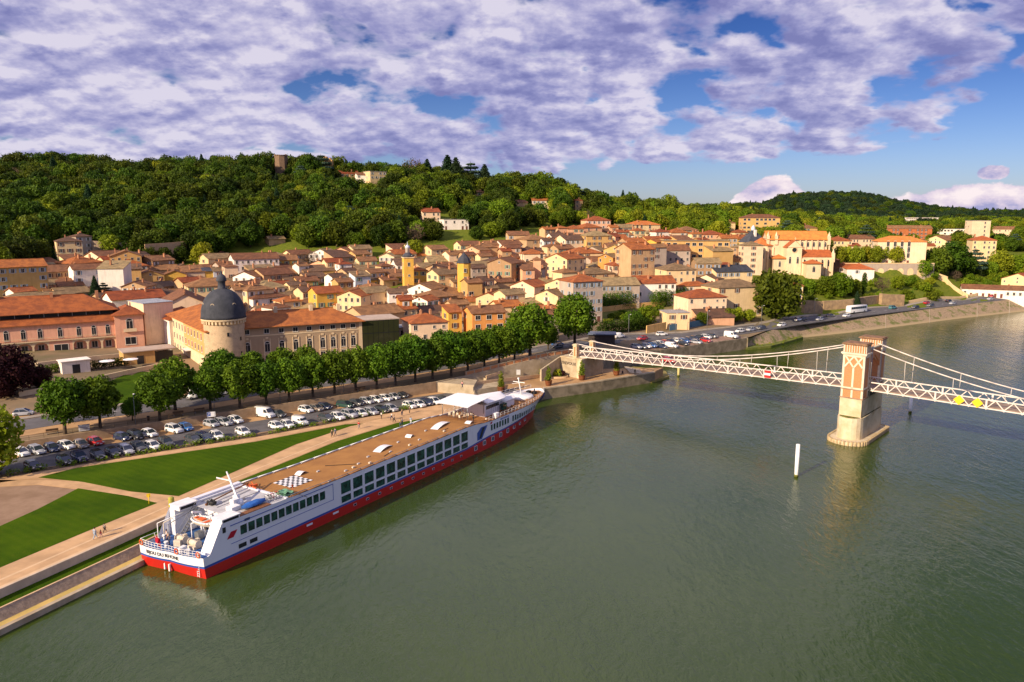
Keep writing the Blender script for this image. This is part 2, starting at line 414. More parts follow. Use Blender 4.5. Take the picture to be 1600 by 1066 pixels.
# ------------------------------------------------------------------ terrain inland of the waterfront
# front line: (px, py, z) of its upper edge, from left to right
FRONT = [(-700, 846, 4.4), (-250, 757, 4.5), (22, 692, 4.6), (200, 666, 4.8), (400, 637, 5.0), (680, 597, 5.7), (727, 587, 5.8), (843, 559, 8.2), (895, 550, 8.5),
         (925, 551, 8.0), (975, 549, 5.4), (1030, 548, 3.8), (1100, 538, 3.8), (1166, 529, 3.8), (1200, 516, 4.4), (1250, 503, 4.8), (1400, 487, 5.0), (1600, 466, 5.0), (1900, 440, 5.0), (2400, 420, 5.0)]
FW = [PZ(a, b_, c_) + (c_,) for a, b_, c_ in FRONT]
def cc(x, y): return 800 + 1190 * x / y
fc = np.array([cc(x, y) for x, y, z in FW]); fY = np.array([y for x, y, z in FW]); fz = np.array([z for x, y, z in FW])
COLS = [
 (-400, [(150, 6), (200, 9), (250, 14), (300, 18), (350, 26), (400, 36), (450, 48), (500, 60), (550, 68), (600, 74), (650, 76), (800, 76), (1400, 60)]),
 (0,    [(165, 5.2), (195, 7.5), (225, 10), (250, 13), (300, 18), (350, 26), (400, 37), (450, 49), (500, 60), (550, 68), (600, 74), (650, 76), (800, 76), (1400, 60)]),
 (200,  [(180, 5.4), (210, 6.5), (250, 9), (300, 13), (350, 18), (400, 28), (450, 41), (500, 54), (550, 66), (600, 74), (650, 78), (800, 78), (1400, 60)]),
 (400,  [(190, 5.4), (220, 6), (250, 7), (300, 10), (350, 14), (400, 20), (450, 35), (500, 51), (550, 65), (600, 74), (650, 78), (800, 76), (1400, 60)]),
 (600,  [(215, 6), (250, 7), (300, 10), (350, 15), (400, 22), (450, 34), (500, 47), (550, 60), (600, 70), (650, 76), (750, 76), (1400, 55)]),
 (800,  [(225, 6.8), (250, 7), (300, 10), (350, 16), (400, 23), (450, 31), (500, 40), (550, 49), (600, 57), (650, 63), (700, 68), (800, 68), (1400, 50)]),
 (900,  [(222, 8.2), (250, 7), (300, 11), (350, 17), (400, 23), (450, 29.5), (500, 35), (550, 41), (600, 46), (700, 58), (800, 58), (1400, 45)]),
 (1000, [(258, 4.4), (280, 6.5), (300, 9), (350, 15), (400, 21), (450, 27), (500, 31.5), (550, 36), (600, 41), (700, 50), (800, 50), (1400, 40)]),
 (1100, [(270, 4.4), (295, 6.5), (350, 13), (400, 19), (450, 25), (500, 29.5), (550, 33), (600, 36), (700, 44), (800, 46), (1400, 38)]),
 (1200, [(300, 4.8), (320, 8), (350, 12), (400, 17.5), (450, 23), (500, 27), (550, 30), (600, 32.5), (700, 36), (800, 38), (1400, 36)]),
 (1300, [(330, 5), (345, 8), (370, 12), (398, 17), (408, 21), (450, 21.8), (500, 23), (600, 28), (700, 31), (800, 33), (1400, 32)]),
 (1400, [(358, 5.2), (375, 9), (403, 15.5), (407, 21.5), (450, 21.6), (500, 22), (600, 25), (700, 27), (800, 29), (1400, 30)]),
 (1500, [(385, 5.2), (400, 8), (425, 13), (450, 16), (500, 19), (600, 23), (800, 27), (1400, 30)]),
 (1600, [(412, 5.2), (430, 9), (450, 12), (500, 16), (600, 20), (800, 25), (1400, 28)]),
 (2000, [(480, 5.2), (550, 10), (650, 15), (800, 20), (1400, 26)]),
]
cX = [c for c, _ in COLS]
def colz(k, Y, c):
    f = float(np.interp(c, fc, fY)); z0 = float(np.interp(c, fc, fz))
    ks = [(f, z0)] + [q for q in COLS[k][1] if q[0] > f + 6]
    return float(np.interp(Y, [q[0] for q in ks], [q[1] for q in ks]))
def Gc(c, Y):
    if c <= cX[0]: return colz(0, Y, c)
    if c >= cX[-1]: return colz(len(COLS) - 1, Y, c)
    k = max(i for i in range(len(cX)) if cX[i] <= c); k = min(k, len(cX) - 2)
    w = (c - cX[k]) / (cX[k + 1] - cX[k])
    return colz(k, Y, c) * (1 - w) + colz(k + 1, Y, c) * w
def G(x, y): return Gc(cc(x, y), y)
def at(px, py, lift=0.0, far=1390.0):
    """where the line of sight through a pixel meets the ground raised by lift"""
    rx, ry, rz = ray(px, py)
    c0 = cc(rx, ry); y0 = float(np.interp(c0, fc, fY)) + 0.5
    prev = None; Y = y0
    while Y < far:
        x = rx / ry * Y; z = CAMH + rz / ry * Y; d = z - (G(x, Y) + lift)
        if prev is not None and d <= 0 < prev[1]:
            a = prev[1] / (prev[1] - d); Y2 = prev[0] + (Y - prev[0]) * a
            return (rx / ry * Y2, Y2, G(rx / ry * Y2, Y2))
        prev = (Y, d); Y += 3.0
    Y = prev[0] if prev[1] > 0 else y0
    return (rx / ry * y0, y0, G(rx / ry * y0, y0)) if prev[1] <= 0 else None

# ground sheet
mb = MB(); rows = []
cl = [x for x in range(-700, 2401, 14)]
tt = [0.0] + [0.012 * 1.055 ** i for i in range(400)]
ts = []; a_ = 0
for i in range(400):
    ts.append(a_); a_ += 0.0065 * (1.024 ** i)
    if a_ > 1: break
ts.append(1.0)
for tv in ts:
    row = []
    for c in cl:
        f = float(np.interp(c, fc, fY)); Y = f + (1400 - f) * tv; x = (c - 800) / 1190 * Y
        row.append((x, Y, Gc(c, Y)))
    rows.append(row)
mb.grid(rows)
# colour of the ground: town earth low down, scrub on the hill
m = bpy.data.materials.new('hillside_ground'); m.use_nodes = True
t = NT(m.node_tree); b = t.n['Principled BSDF']; tc = t.add('ShaderNodeTexCoord'); P_ = tc.outputs['Object']
sp = t.add('ShaderNodeSeparateXYZ'); t.l.new(P_, sp.inputs[0])
n = t.noise(P_, 0.05, 5, 0.6); n2 = t.noise(P_, 0.9, 4, 0.65)
g1 = t.mix(t.smooth(n2, 0.35, 0.65), (0.085, 0.125, 0.014, 1), (0.15, 0.165, 0.022, 1))
g2 = t.mix(t.smooth(n, 0.35, 0.6), (0.27, 0.19, 0.115, 1), (0.17, 0.135, 0.085, 1))
hz = t.math('ADD', sp.outputs[2], t.math('MULTIPLY', t.math('SUBTRACT', n, 0.5), 6.0))
e_ = t.math('ADD', t.smooth(hz, 8.0, 11.0), t.smooth(sp.outputs[0], 95, 110), clamp=True)
t.l.new(t.mix(e_, g2, g1), b.inputs['Base Color']); b.inputs['Roughness'].default_value = 0.97; b.inputs['Specular IOR Level'].default_value = 0.05
o = mb.build('ground', m); tag(o, kind='structure')

# water and river bed
wb = MB()
wb.face([(-5900, -2900, 0), (8900, -2900, 0), (8900, 8900, 0), (-5900, 8900, 0)])
o = wb.build('river_water', WATER); tag(o, kind='structure')

# ------------------------------------------------------------------ low land between river and the upper walls
ZP = 3.0
def poly_from(pix, z): return [PZ(a, b_, z) for a, b_ in pix]
def sheet(name, pix, z, material, world=None, thick=None):
    pts = world if world else poly_from(pix, z)
    mb = MB()
    if thick: mb.prism(pts, z - thick, z)
    else: mb.prism(pts, z - 0.02, z, bot=False)
    return tag(mb.build(name, material), kind='structure')

# lines of the bank (world), left end beyond the frame
def line(pix, z): return [PZ(a, b_, z) for a, b_ in pix]
def ext(p, q, k):   # extend the line p-q backwards beyond p by k metres
    dx_, dy_ = p[0] - q[0], p[1] - q[1]; L = math.hypot(dx_, dy_)
    return (p[0] + dx_ / L * k, p[1] + dy_ / L * k)
QA = PZ(0, 994, 0.0); QB = PZ(219, 886, 0.0)
qd = Vector((QB[0] - QA[0], QB[1] - QA[1])).normalized()
SHIP_F = Vector((0.5255, 0.8508)); SHIP_O = Vector((-45.85, 98.3)); SHIP_L = Vector((-0.8508, 0.5255))
def ship_w(x, y): w = SHIP_O + SHIP_F * x + SHIP_L * y; return (w.x, w.y)
# water edge: left of the ship, then along its far side, then the visible quay
EDGE0 = [ext(QA, QB, 60), QA, QB, ship_w(12, 7.4), ship_w(60, 7.2), ship_w(84, 6.5), PZ(850, 624, 0), PZ(940, 611, 0), PZ(1022, 597, 0)]
def offs(pts, d):
    out_ = []
    for i, p in enumerate(pts):
        a = pts[max(0, i - 1)]; b_ = pts[min(len(pts) - 1, i + 1)]
        dx_, dy_ = b_[0] - a[0], b_[1] - a[1]; L = math.hypot(dx_, dy_)
        out_.append((p[0] - dy_ / L * d, p[1] + dx_ / L * d))
    return out_
E = EDGE0[:6]
def strip(name, l0, l1, z0, z1, material, kind='structure', depth=1.2):
    mb = MB()
    n_ = len(l0)
    for i in range(n_ - 1):
        a, b_, c_, d_ = l0[i], l0[i + 1], l1[i + 1], l1[i]
        mb.add([(a[0], a[1], z0 - depth), (b_[0], b_[1], z0 - depth), (c_[0], c_[1], z0 - depth), (d_[0], d_[1], z0 - depth),
                (a[0], a[1], z0), (b_[0], b_[1], z0), (c_[0], c_[1], z1), (d_[0], d_[1], z1)],
               [(4, 5, 6, 7), (0, 1, 5, 4), (2, 3, 7, 6)] + ([(3, 0, 4, 7)] if i == 0 else []) + ([(1, 2, 6, 5)] if i == n_ - 2 else []))
    o = mb.build(name, material)
    return tag(o, kind=kind) if kind else o
o1 = offs(E, 0.6); o2 = offs(E, 1.9); o3 = offs(E, 2.9); o3b = offs(E, 3.15); o4 = offs(E, 5.0); o5 = offs(E, 5.35)
w_ = strip('quay_wall', E, o1, 0.75, 0.78, STONE_L, kind=None, depth=3); tag(w_, 'low pale stone wall along the water at the foot of the bank, lower left', 'wall')
strip('gravel_strip', o1, o2, 0.62, 0.62, GRAVEL_Y)
strip('stone_slope', o2, o3, 0.62, 1.75, RUBBLE)
strip('slope_coping', o3, o3b, 1.80, 1.80, PATHEDGE)
strip('grass_strip', o3b, o4, 1.74, 1.9, LAWN)
w_ = strip('retaining_wall', o4, o5, 2.98 + 0.08, 2.98 + 0.08, mat('wall_concrete', (0.60, 0.47, 0.34), 0.9, 0.1, 0.6), kind=None, depth=2.4)
tag(w_, 'pale concrete retaining wall holding the riverside path above the grass strip', 'wall')

# the low ground (esplanade): bounded by the retaining wall, the quay and the foot of the upper walls
foot = [PZ(a, b_, ZP) for a, b_ in [(1030, 592), (925, 568), (895, 560)]]
QE = [ (p[0], p[1]) for p in EDGE0[6:] ]
inner = [ (FW[i][0], FW[i][1] + 1.5) for i in range(len(FW)) if fc[i] < 905 ]
Eq = [o5[0], o5[1], o5[2], o5[3], o5[4], ship_w(80, 9.0), EDGE0[6], EDGE0[7], EDGE0[8]]
mb = MB()
low_poly = Eq + [PZ(1036, 585, 1.0)] + inner[::-1]
mb.prism(low_poly, -3.0, ZP)
o = mb.build('esplanade', [SANDY]); tag(o, kind='structure')

# visible quay wall of the esplanade with its coping
mb = MB(); qp = [ship_w(78, 8.2), EDGE0[6], EDGE0[7], EDGE0[8]]
qo = offs(qp, -0.25); qi = offs(qp, 0.5)
for i in range(3):
    a, b_, c_, d_ = qo[i], qo[i + 1], qi[i + 1], qi[i]
    mb.prism([a, b_, c_, d_], -3, ZP - 0.3, 0)
    mb.prism([offs(qp, -0.33)[i], offs(qp, -0.33)[i + 1], c_, d_], ZP - 0.3, ZP + 0.06, 1)
o = mb.build('quay_wall', [STONE, STONE_L]); tag(o, 'weathered stone quay wall below the esplanade, from the ship bow to the bridge', 'wall')

# path, lawns, car park
sheet('riverside_path', [(-700, 1250), (0, 920), (251, 809), (305, 783), (364, 754), (528, 688), (620, 660), (700, 646), (735, 632), (700, 630), (640, 643), (548, 666), (463, 695), (364, 739), (279, 776), (246, 785), (0, 887), (-700, 1170)], ZP + 0.02, PATH)
sheet('path_edge', [(-700, 1243), (-700, 1250), (0, 920), (251, 809), (305, 783), (305, 781), (251, 806), (0, 916)], ZP + 0.026, PATHEDGE)
sheet('lawn', [(-700, 1170), (0, 887), (160, 820), (246, 786), (200, 775), (122, 763), (60, 795), (0, 822), (-300, 930)], ZP + 0.03, LAWN)
sheet('crossing_path', [(246, 786), (279, 776), (200, 768), (122, 752), (60, 750), (-60, 750), (-60, 762), (60, 757), (122, 764), (200, 776)], ZP + 0.024, PATH)
sheet('lawn', [(279, 775), (364, 738), (463, 694), (548, 666), (569, 662), (540, 663), (400, 690), (250, 712), (120, 731), (60, 746), (130, 753), (205, 768)], ZP + 0.03, LAWN)
sheet('lawn', [(305, 784), (364, 755), (528, 689), (620, 661), (700, 647), (735, 650), (700, 700), (500, 760), (380, 800), (330, 795)], ZP + 0.03, LAWN)
sheet('edge_path', [(-60, 762), (60, 746), (120, 730), (250, 711), (400, 689), (540, 662), (600, 652), (700, 634), (700, 629), (600, 646), (540, 656), (400, 682), (250, 704), (120, 722), (-60, 752)], ZP + 0.024, PATH)
sheet('gravel_area', [(-60, 764), (60, 758), (122, 765), (60, 796), (0, 823), (-300, 932), (-400, 850)], ZP + 0.022, mat('brown_gravel', (0.30, 0.20, 0.13), 0.95, 0.2, 0.3, col2=(0.22, 0.14, 0.085)))
sheet('parking_asphalt', [(-260, 788), (25, 738), (250, 701), (400, 677), (560, 649), (700, 627), (790, 622), (830, 612), (760, 604), (700, 609), (600, 622), (400, 652), (250, 676), (30, 708), (-300, 765)], ZP + 0.03, ASPHALT)
sheet('planting_bed', [(-100, 762), (20, 744), (250, 706), (400, 683), (540, 658), (600, 647), (690, 631.5), (690, 628), (600, 642), (540, 653), (400, 678), (250, 702), (20, 739), (-100, 757)], ZP + 0.036, mat('bed_soil', (0.16, 0.105, 0.06), 0.95, 0.3, 1.0))
# parking bays in sandy paving along the upper wall
sheet('parking_bay', [(-260, 757), (22, 705), (200, 680), (400, 650), (600, 621), (705, 608), (712, 612), (600, 628), (400, 658), (250, 682), (40, 713), (-260, 765)], ZP + 0.04, SANDY)
for a, b_ in (((60, 719), (0, 0)),):
    pass

sheet('path_line', [(-700, 1228), (-700, 1222), (0, 905), (246, 797.5), (246, 799), (0, 907.5)], ZP + 0.026, PATHEDGE)
sheet('path_line', [(246, 797.5), (246, 799), (290, 780.5), (364, 748), (528, 683), (528, 682), (364, 746.8), (290, 779)], ZP + 0.026, PATHEDGE)
# upper walls
BRICK = None
def wall_along(name, wpts, zb, zt, th, mats, capmi=0, caph=0.0, mi=0):
    mb = MB(); oo = offs(wpts, -th)
    for i in range(len(wpts) - 1):
        f1 = (zt[i], zt[i + 1]) if isinstance(zt, (list, tuple)) else (zt, zt)
        f0 = zb
        a, b_, c_, d_ = oo[i], oo[i + 1], wpts[i + 1], wpts[i]
        vs = [(a[0], a[1], f0), (b_[0], b_[1], f0), (c_[0], c_[1], f0), (d_[0], d_[1], f0), (a[0], a[1], f1[0]), (b_[0], b_[1], f1[1]), (c_[0], c_[1], f1[1]), (d_[0], d_[1], f1[0])]
        mb.add(vs, [(0, 1, 5, 4), (1, 2, 6, 5), (2, 3, 7, 6), (3, 0, 4, 7), (4, 5, 6, 7)], mi)
    return mb.build(name, mats)
fr = [(x, y) for x, y, z in FW]
o = wall_along('promenade_wall', fr[:6], 2.0, [z + 0.12 for z in fz[:6]], 0.5, [mat('tan_stone', (0.36, 0.25, 0.155), 0.9, 0.2, 0.6, col2=(0.25, 0.17, 0.10), bump=0.3, bscale=3)]); tag(o, 'long low pale stone wall between the car park and the tree promenade', 'wall')
o = wall_along('ramp_wall', fr[5:9], 2.0, [z + 0.1 for z in fz[5:9]], 0.5, [STONE_L]); tag(o, 'pale stone wall rising behind the esplanade towards the bridge head', 'wall')
o = wall_along('road_wall', fr[8:12], -1.0, [z + 0.15 for z in fz[8:12]], 0.5, [STONE]); tag(o, 'grey stone wall right of the bridge head above the mossy bank', 'wall')
o = wall_along('quay_wall', fr[11:14], -2.0, [z + 0.25 for z in fz[11:14]], 0.6, [STONE]); tag(o, 'tall grey stained quay wall below the crowded car park behind the bridge', 'wall')
# end face of that quay
a = FW[13]; o = MB().prism([(a[0] - 0.6, a[1] - 0.3), (a[0] + 0.4, a[1] - 0.9), (a[0] + 4, a[1] + 22), (a[0] - 1, a[1] + 22)], -2, a[2] + 0.2).build('wall_end', [STONE])
tag(o, 'short return of the tall quay wall where the weedy bank begins', 'wall')

# sloping stone embankment on the right
EMBW = [PZ(a, b_, 0) for a, b_ in [(1150, 546), (1205, 541), (1255, 528), (1330, 520), (1400, 511), (1500, 498), (1600, 487), (1900, 458), (2400, 436)]]
EMBT = [(FW[13][0], FW[13][1], 3.4), ] + [ (x, y, z) for x, y, z in [PZ(1205, 516, 4.4) + (4.4,), PZ(1250, 503, 4.8) + (4.8,), PZ(1330, 494.5, 4.9) + (4.9,), FW[16], PZ(1500, 476.5, 5.0) + (5.0,), FW[17], FW[18], FW[19]]]
rows = []
for k in range(7):
    w = k / 6; rows.append([])
    for (a, b_) in zip(EMBW, EMBT):
        rows[-1].append((a[0] + (b_[0] - a[0]) * w, a[1] + (b_[1] - a[1]) * w, -0.3 + (b_[2] + 0.3) * w))
def dens_grid(rows, n):
    out_ = []
    for r in rows:
        rr = []
        for i in range(len(r) - 1):
            for k in range(n):
                w = k / n; rr.append(tuple(r[i][j] * (1 - w) + r[i + 1][j] * w for j in range(3)))
        rr.append(r[-1]); out_.append(rr)
    return out_
rows = dens_grid(rows, 8)
mb = MB(); mb.grid(rows); 
m = bpy.data.materials.new('embankment_stone'); m.use_nodes = True
t = NT(m.node_tree); b = t.n['Principled BSDF']; tc = t.add('ShaderNodeTexCoord'); P_ = tc.outputs['Object']
n = t.noise(P_, 0.25, 5, 0.65); n2 = t.noise(P_, 2.0, 4, 0.7); sp = t.add('ShaderNodeSeparateXYZ'); t.l.new(P_, sp.inputs[0])
c = t.mix(t.smooth(n2, 0.35, 0.7), (0.36, 0.26, 0.16, 1), (0.17, 0.125, 0.075, 1))
c = t.mix(t.smooth(n, 0.48, 0.62), c, (0.12, 0.13, 0.03, 1))
c = t.mix(t.smooth(sp.outputs[2], 1.0, 0.4), c, (0.34, 0.255, 0.14, 1))
t.l.new(c, b.inputs['Base Color']); b.inputs['Roughness'].default_value = 0.95
EMB = m
o = mb.build('embankment', EMB); tag(o, kind='structure')
# slanted stairs and ribs laid on the embankment
nR = len(rows[0])
for i, (j, w) in enumerate([(30, 0.5), (36, 0.5), (42, 0.5), (46, 1.1), (52, 1.1)]):
    if j + 2 >= nR: continue
    mb = MB()
    for k in range(6):
        a = Vector(rows[k][j]); a2 = Vector(rows[k + 1][j]); s_ = (Vector(rows[k][j + 1]) - a).normalized() * w
        up_ = Vector((0, 0, 0.15))
        mb.add([a, a + s_, a2 + s_, a2, a + up_, a + s_ + up_, a2 + s_ + up_, a2 + up_], [(4, 5, 6, 7), (0, 1, 5, 4), (3, 0, 4, 7), (1, 2, 6, 5)])
    o = mb.build('embankment_steps', [STONE_L]); tag(o, 'pale stone steps down the embankment, %s from the left' % ordinal(i), 'steps', 'stone steps on the embankment')
# weedy spit below the bank
sp_px = [(1166, 545), (1205, 541), (1235, 533), (1255, 527), (1235, 518), (1190, 516), (1160, 524)]
pts = [PZ(a, b_, 0.6) for a, b_ in sp_px]
mb = MB(); mb.prism(pts, -1, 0.7); o = mb.build('weedy_bank', [WEED]); tag(o, kind='structure')
pts = [PZ(a, b_, 0.5) for a, b_ in [(1018, 596), (1046, 588), (1040, 580), (1000, 574), (960, 570), (950, 580), (990, 588)]]
mb = MB(); mb.prism(pts, -1, 0.55); o = mb.build('mossy_bank', [mat('mossy_rock', (0.30, 0.24, 0.06), 0.95, 0.3, 0.6, col2=(0.18, 0.15, 0.06))]); tag(o, kind='structure')

# ------------------------------------------------------------------ ribbons of road draped on the ground
def ribbon(name, pix, wpx, material, lift=0.05, step=3.0, G_=G):
    """centre line through pixels at ground level; constant width in metres"""
    pts = [at(a, b_) for a, b_ in pix]; pts = [Vector(p) for p in pts if p]
    return ribbon_w(name, pts, wpx, material, lift, step)
def ribbon_w(name, pts, width, material, lift=0.05, step=3.0, shift=0.0):
    dense = []
    for a, b_ in zip(pts, pts[1:]):
        n_ = max(1, int((b_ - a).length / step))
        for k in range(n_): dense.append(a.lerp(b_, k / n_))
    dense.append(pts[-1]); rows = [[], [], []]
    for i, p in enumerate(dense):
        a = dense[max(0, i - 2)]; b_ = dense[min(len(dense) - 1, i + 2)]; d = (b_ - a); d.z = 0; d.normalize()
        nrm = Vector((-d.y, d.x, 0))
        for k, w in enumerate((-0.5, 0, 0.5)):
            q = p + nrm * (w * width + shift); q.z = G(q.x, q.y) + lift; rows[k].append(q)
    mb = MB(); mb.grid(rows, sm=False)
    # skirt
    for r_ in (rows[0], rows[2]):
        mb.grid([[(q.x, q.y, q.z) for q in r_], [(q.x, q.y, q.z - 0.3) for q in r_]], sm=False)
    o = mb.build(name, material); return tag(o, kind='structure'), dense
ROADPX = [(-200, 694), (0, 670), (110, 653), (295, 629), (400, 612), (560, 592), (720, 568), (810, 551)]
rp = [Vector(at(a, b_)) for a, b_ in ROADPX]
R2 = [(850, 546), (905, 538), (960, 531), (1010, 528), (1080, 526), (1150, 518), (1230, 506), (1330, 492), (1430, 481), (1600, 462.5), (1800, 446)]
rp2 = []
for a, b_ in R2:
    q = at(a, b_)
    if q: rp2.append(Vector(q))
road, road_pts = ribbon_w('road', rp + rp2, 8.5, ASPHALT, 0.10)
pav, _ = ribbon_w('promenade_ground', rp, 17, SANDY, 0.05)
ribbon_w('pavement', rp + rp2, 1.8, mat('pavement', (0.30, 0.26, 0.21), 0.9, 0.1, 0.5), 0.22, shift=5.4)
# dashes in the middle of the road
mb = MB(); L = 0
for i in range(0, len(road_pts) - 1, 3):
    a = road_pts[i]; d = (road_pts[i + 1] - a); d.z = 0; d.normalize(); nrm = Vector((-d.y, d.x, 0)) * 0.08
    z = G(a.x, a.y) + 0.115; b_ = a + d * 2.2; z2 = G(b_.x, b_.y) + 0.115
    mb.face([(a.x - nrm.x, a.y - nrm.y, z), (b_.x - nrm.x, b_.y - nrm.y, z2), (b_.x + nrm.x, b_.y + nrm.y, z2), (a.x + nrm.x, a.y + nrm.y, z)])
tag(mb.build('road_marking', WHITEP), kind='structure')
# car park behind the bridge
pk = [PZ(a, b_, 3.95) for a, b_ in [(1028, 547), (1100, 537), (1163, 528.5), (1160, 522), (1100, 527), (1010, 533), (965, 541), (1000, 548)]]
def drape(name, poly, material, lift, step=2.0):
    xs = [p[0] for p in poly]; ys = [p[1] for p in poly]
    def inside(x, y):
        c_ = False; n_ = len(poly)
        for i in range(n_):
            x1, y1 = poly[i][:2]; x2, y2 = poly[(i + 1) % n_][:2]
            if (y1 > y) != (y2 > y) and x < (x2 - x1) * (y - y1) / (y2 - y1) + x1: c_ = not c_
        return c_
    mb = MB(); x = min(xs)
    while x < max(xs):
        y = min(ys)
        while y < max(ys):
            if inside(x + step / 2, y + step / 2):
                mb.face([(x, y, G(x, y) + lift), (x + step, y, G(x + step, y) + lift), (x + step, y + step, G(x + step, y + step) + lift), (x, y + step, G(x, y + step) + lift)])
            y += step
        x += step
    return tag(mb.build(name, material), kind='structure')
drape('parking_ground', [at(a, b_, 0)[:2] for a, b_ in [(985, 546), (1030, 547), (1100, 537), (1163, 528), (1150, 524), (1060, 529), (985, 536)]], mat('reddish_paving', (0.30, 0.19, 0.14), 0.9, 0.15, 0.4), 0.07, 1.0)
# ------------------------------------------------------------------ writing
def text_mesh(name, s, size, place, material, parent=None, depth=0.0, align='CENTER', bold=0.02):
    cu = bpy.data.curves.new('tmp_text', 'FONT'); cu.body = s; cu.size = size; cu.align_x = align; cu.offset = bold; cu.resolution_u = 2
    o = bpy.data.objects.new('tmp_text', cu); COL.objects.link(o)
    bpy.context.view_layer.update()
    dg = bpy.context.evaluated_depsgraph_get(); me = bpy.data.meshes.new_from_object(o.evaluated_get(dg))
    bpy.data.objects.remove(o); bpy.data.curves.remove(cu)
    for v in me.vertices: v.co = place(v.co.x, v.co.y)
    me.materials.clear(); me.materials.append(material); me.name = name
    return link(name, me, parent)

# ------------------------------------------------------------------ river cruise ship
def paint(name, col, rough=0.35, dirt=0.12, spec=0.5):
    """painted steel with streaks and faint plate seams"""
    m = bpy.data.materials.new(name); m.use_nodes = True
    t = NT(m.node_tree); b = t.n['Principled BSDF']; tc = t.add('ShaderNodeTexCoord'); P_ = tc.outputs['Object']
    st = t.noise(t.vmath('MULTIPLY', P_, (1.2, 1.2, 0.15)), 1.0, 4, 0.6); g = t.noise(P_, 0.5, 3, 0.6)
    c = t.mix(t.math('MULTIPLY', t.smooth(st, 0.5, 0.8), dirt * 2), (*col, 1), tuple([x * 0.6 for x in col] + [1]))
    c = t.mix(t.math('MULTIPLY', t.smooth(g, 0.45, 0.8), dirt), c, tuple([x * 0.7 for x in col] + [1]))
    t.l.new(c, b.inputs['Base Color']); b.inputs['Roughness'].default_value = rough; b.inputs['Specular IOR Level'].default_value = spec
    bn = t.add('ShaderNodeBump'); bn.inputs['Strength'].default_value = 0.12; bn.inputs['Distance'].default_value = 0.03
    t.l.new(t.noise(P_, 0.8, 2, 0.5), bn.inputs['Height']); t.l.new(bn.outputs[0], b.inputs['Normal'])
    MATS[name] = m; return m
SH_RED = paint('hull_red', (0.50, 0.018, 0.012)); SH_BLUE = paint('stripe_blue', (0.03, 0.085, 0.36)); SH_WHITE = paint('ship_white', (0.74, 0.75, 0.80))
SH_DECKB = mat('deck_blue', (0.04, 0.12, 0.35), 0.7, 0.1, 1); SH_GREY = mat('deck_grey', (0.52, 0.52, 0.53), 0.7, 0.1, 0.8)
SH_DECK = mat('sun_deck_brown', (0.37, 0.18, 0.05), 0.85, 0.14, 0.35, col2=(0.29, 0.135, 0.04))
BLACK = mat('black_rubber', (0.02, 0.02, 0.022), 0.6, 0.1, 2); ORANGE = mat('orange_paint', (0.75, 0.13, 0.02), 0.5, 0.1, 2)
DARKRED = mat('crimson_paint', (0.45, 0.01, 0.03), 0.5, 0.05, 2); CREAM = mat('cream_canvas', (0.66, 0.58, 0.46), 0.8, 0.1, 2)
BROWNW = mat('brown_wood', (0.24, 0.10, 0.04), 0.7, 0.2, 2); BLUEC = mat('blue_cover', (0.03, 0.14, 0.48), 0.6, 0.2, 1.2); WHITE = mat('white_paint', (0.80, 0.80, 0.80), 0.45, 0.06, 1)
CANVASW = mat('white_canvas', (0.82, 0.81, 0.82), 0.8, 0.04, 0.8); STEEL = mat('grey_steel', (0.30, 0.31, 0.33), 0.45, 0.1, 2, metal=0.6); GREENC = mat('green_cloth', (0.16, 0.36, 0.22), 0.8, 0.2, 2)
m = bpy.data.materials.new('tinted_glass'); m.use_nodes = True
t = NT(m.node_tree); b = t.n['Principled BSDF']; oi = t.add('ShaderNodeObjectInfo'); tc = t.add('ShaderNodeTexCoord')
nn = t.noise(t.vmath('ADD', tc.outputs['Object'], t.add('ShaderNodeCombineXYZ', inp={0: t.math('MULTIPLY', oi.outputs['Random'], 50.0)}).outputs[0]), 0.9, 2, 0.5)
t.l.new(t.mix(t.smooth(nn, 0.4, 0.65), (0.004, 0.028, 0.022, 1), (0.015, 0.085, 0.06, 1)), b.inputs['Base Color']); b.inputs['Roughness'].default_value = 0.08; b.inputs['Specular IOR Level'].default_value = 0.6
TGLASS = m
m = bpy.data.materials.new('dark_window'); m.use_nodes = True
b = m.node_tree.nodes['Principled BSDF']; b.inputs['Base Color'].default_value = (0.018, 0.02, 0.026, 1); b.inputs['Roughness'].default_value = 0.15
DGLASS = m
m = bpy.data.materials.new('chequer'); m.use_nodes = True
t = NT(m.node_tree); b = t.n['Principled BSDF']; tc = t.add('ShaderNodeTexCoord')
ch = t.add('ShaderNodeTexChecker', inp={'Vector': t.vmath('ADD', tc.outputs['Object'], (0.001, 0.001, 0.3)), 'Scale': 1.0 / 0.53, 'Color1': (0.8, 0.8, 0.8, 1), 'Color2': (0.02, 0.02, 0.03, 1)})
t.l.new(ch.outputs[0], b.inputs['Base Color']); b.inputs['Roughness'].default_value = 0.7
CHEQ = m

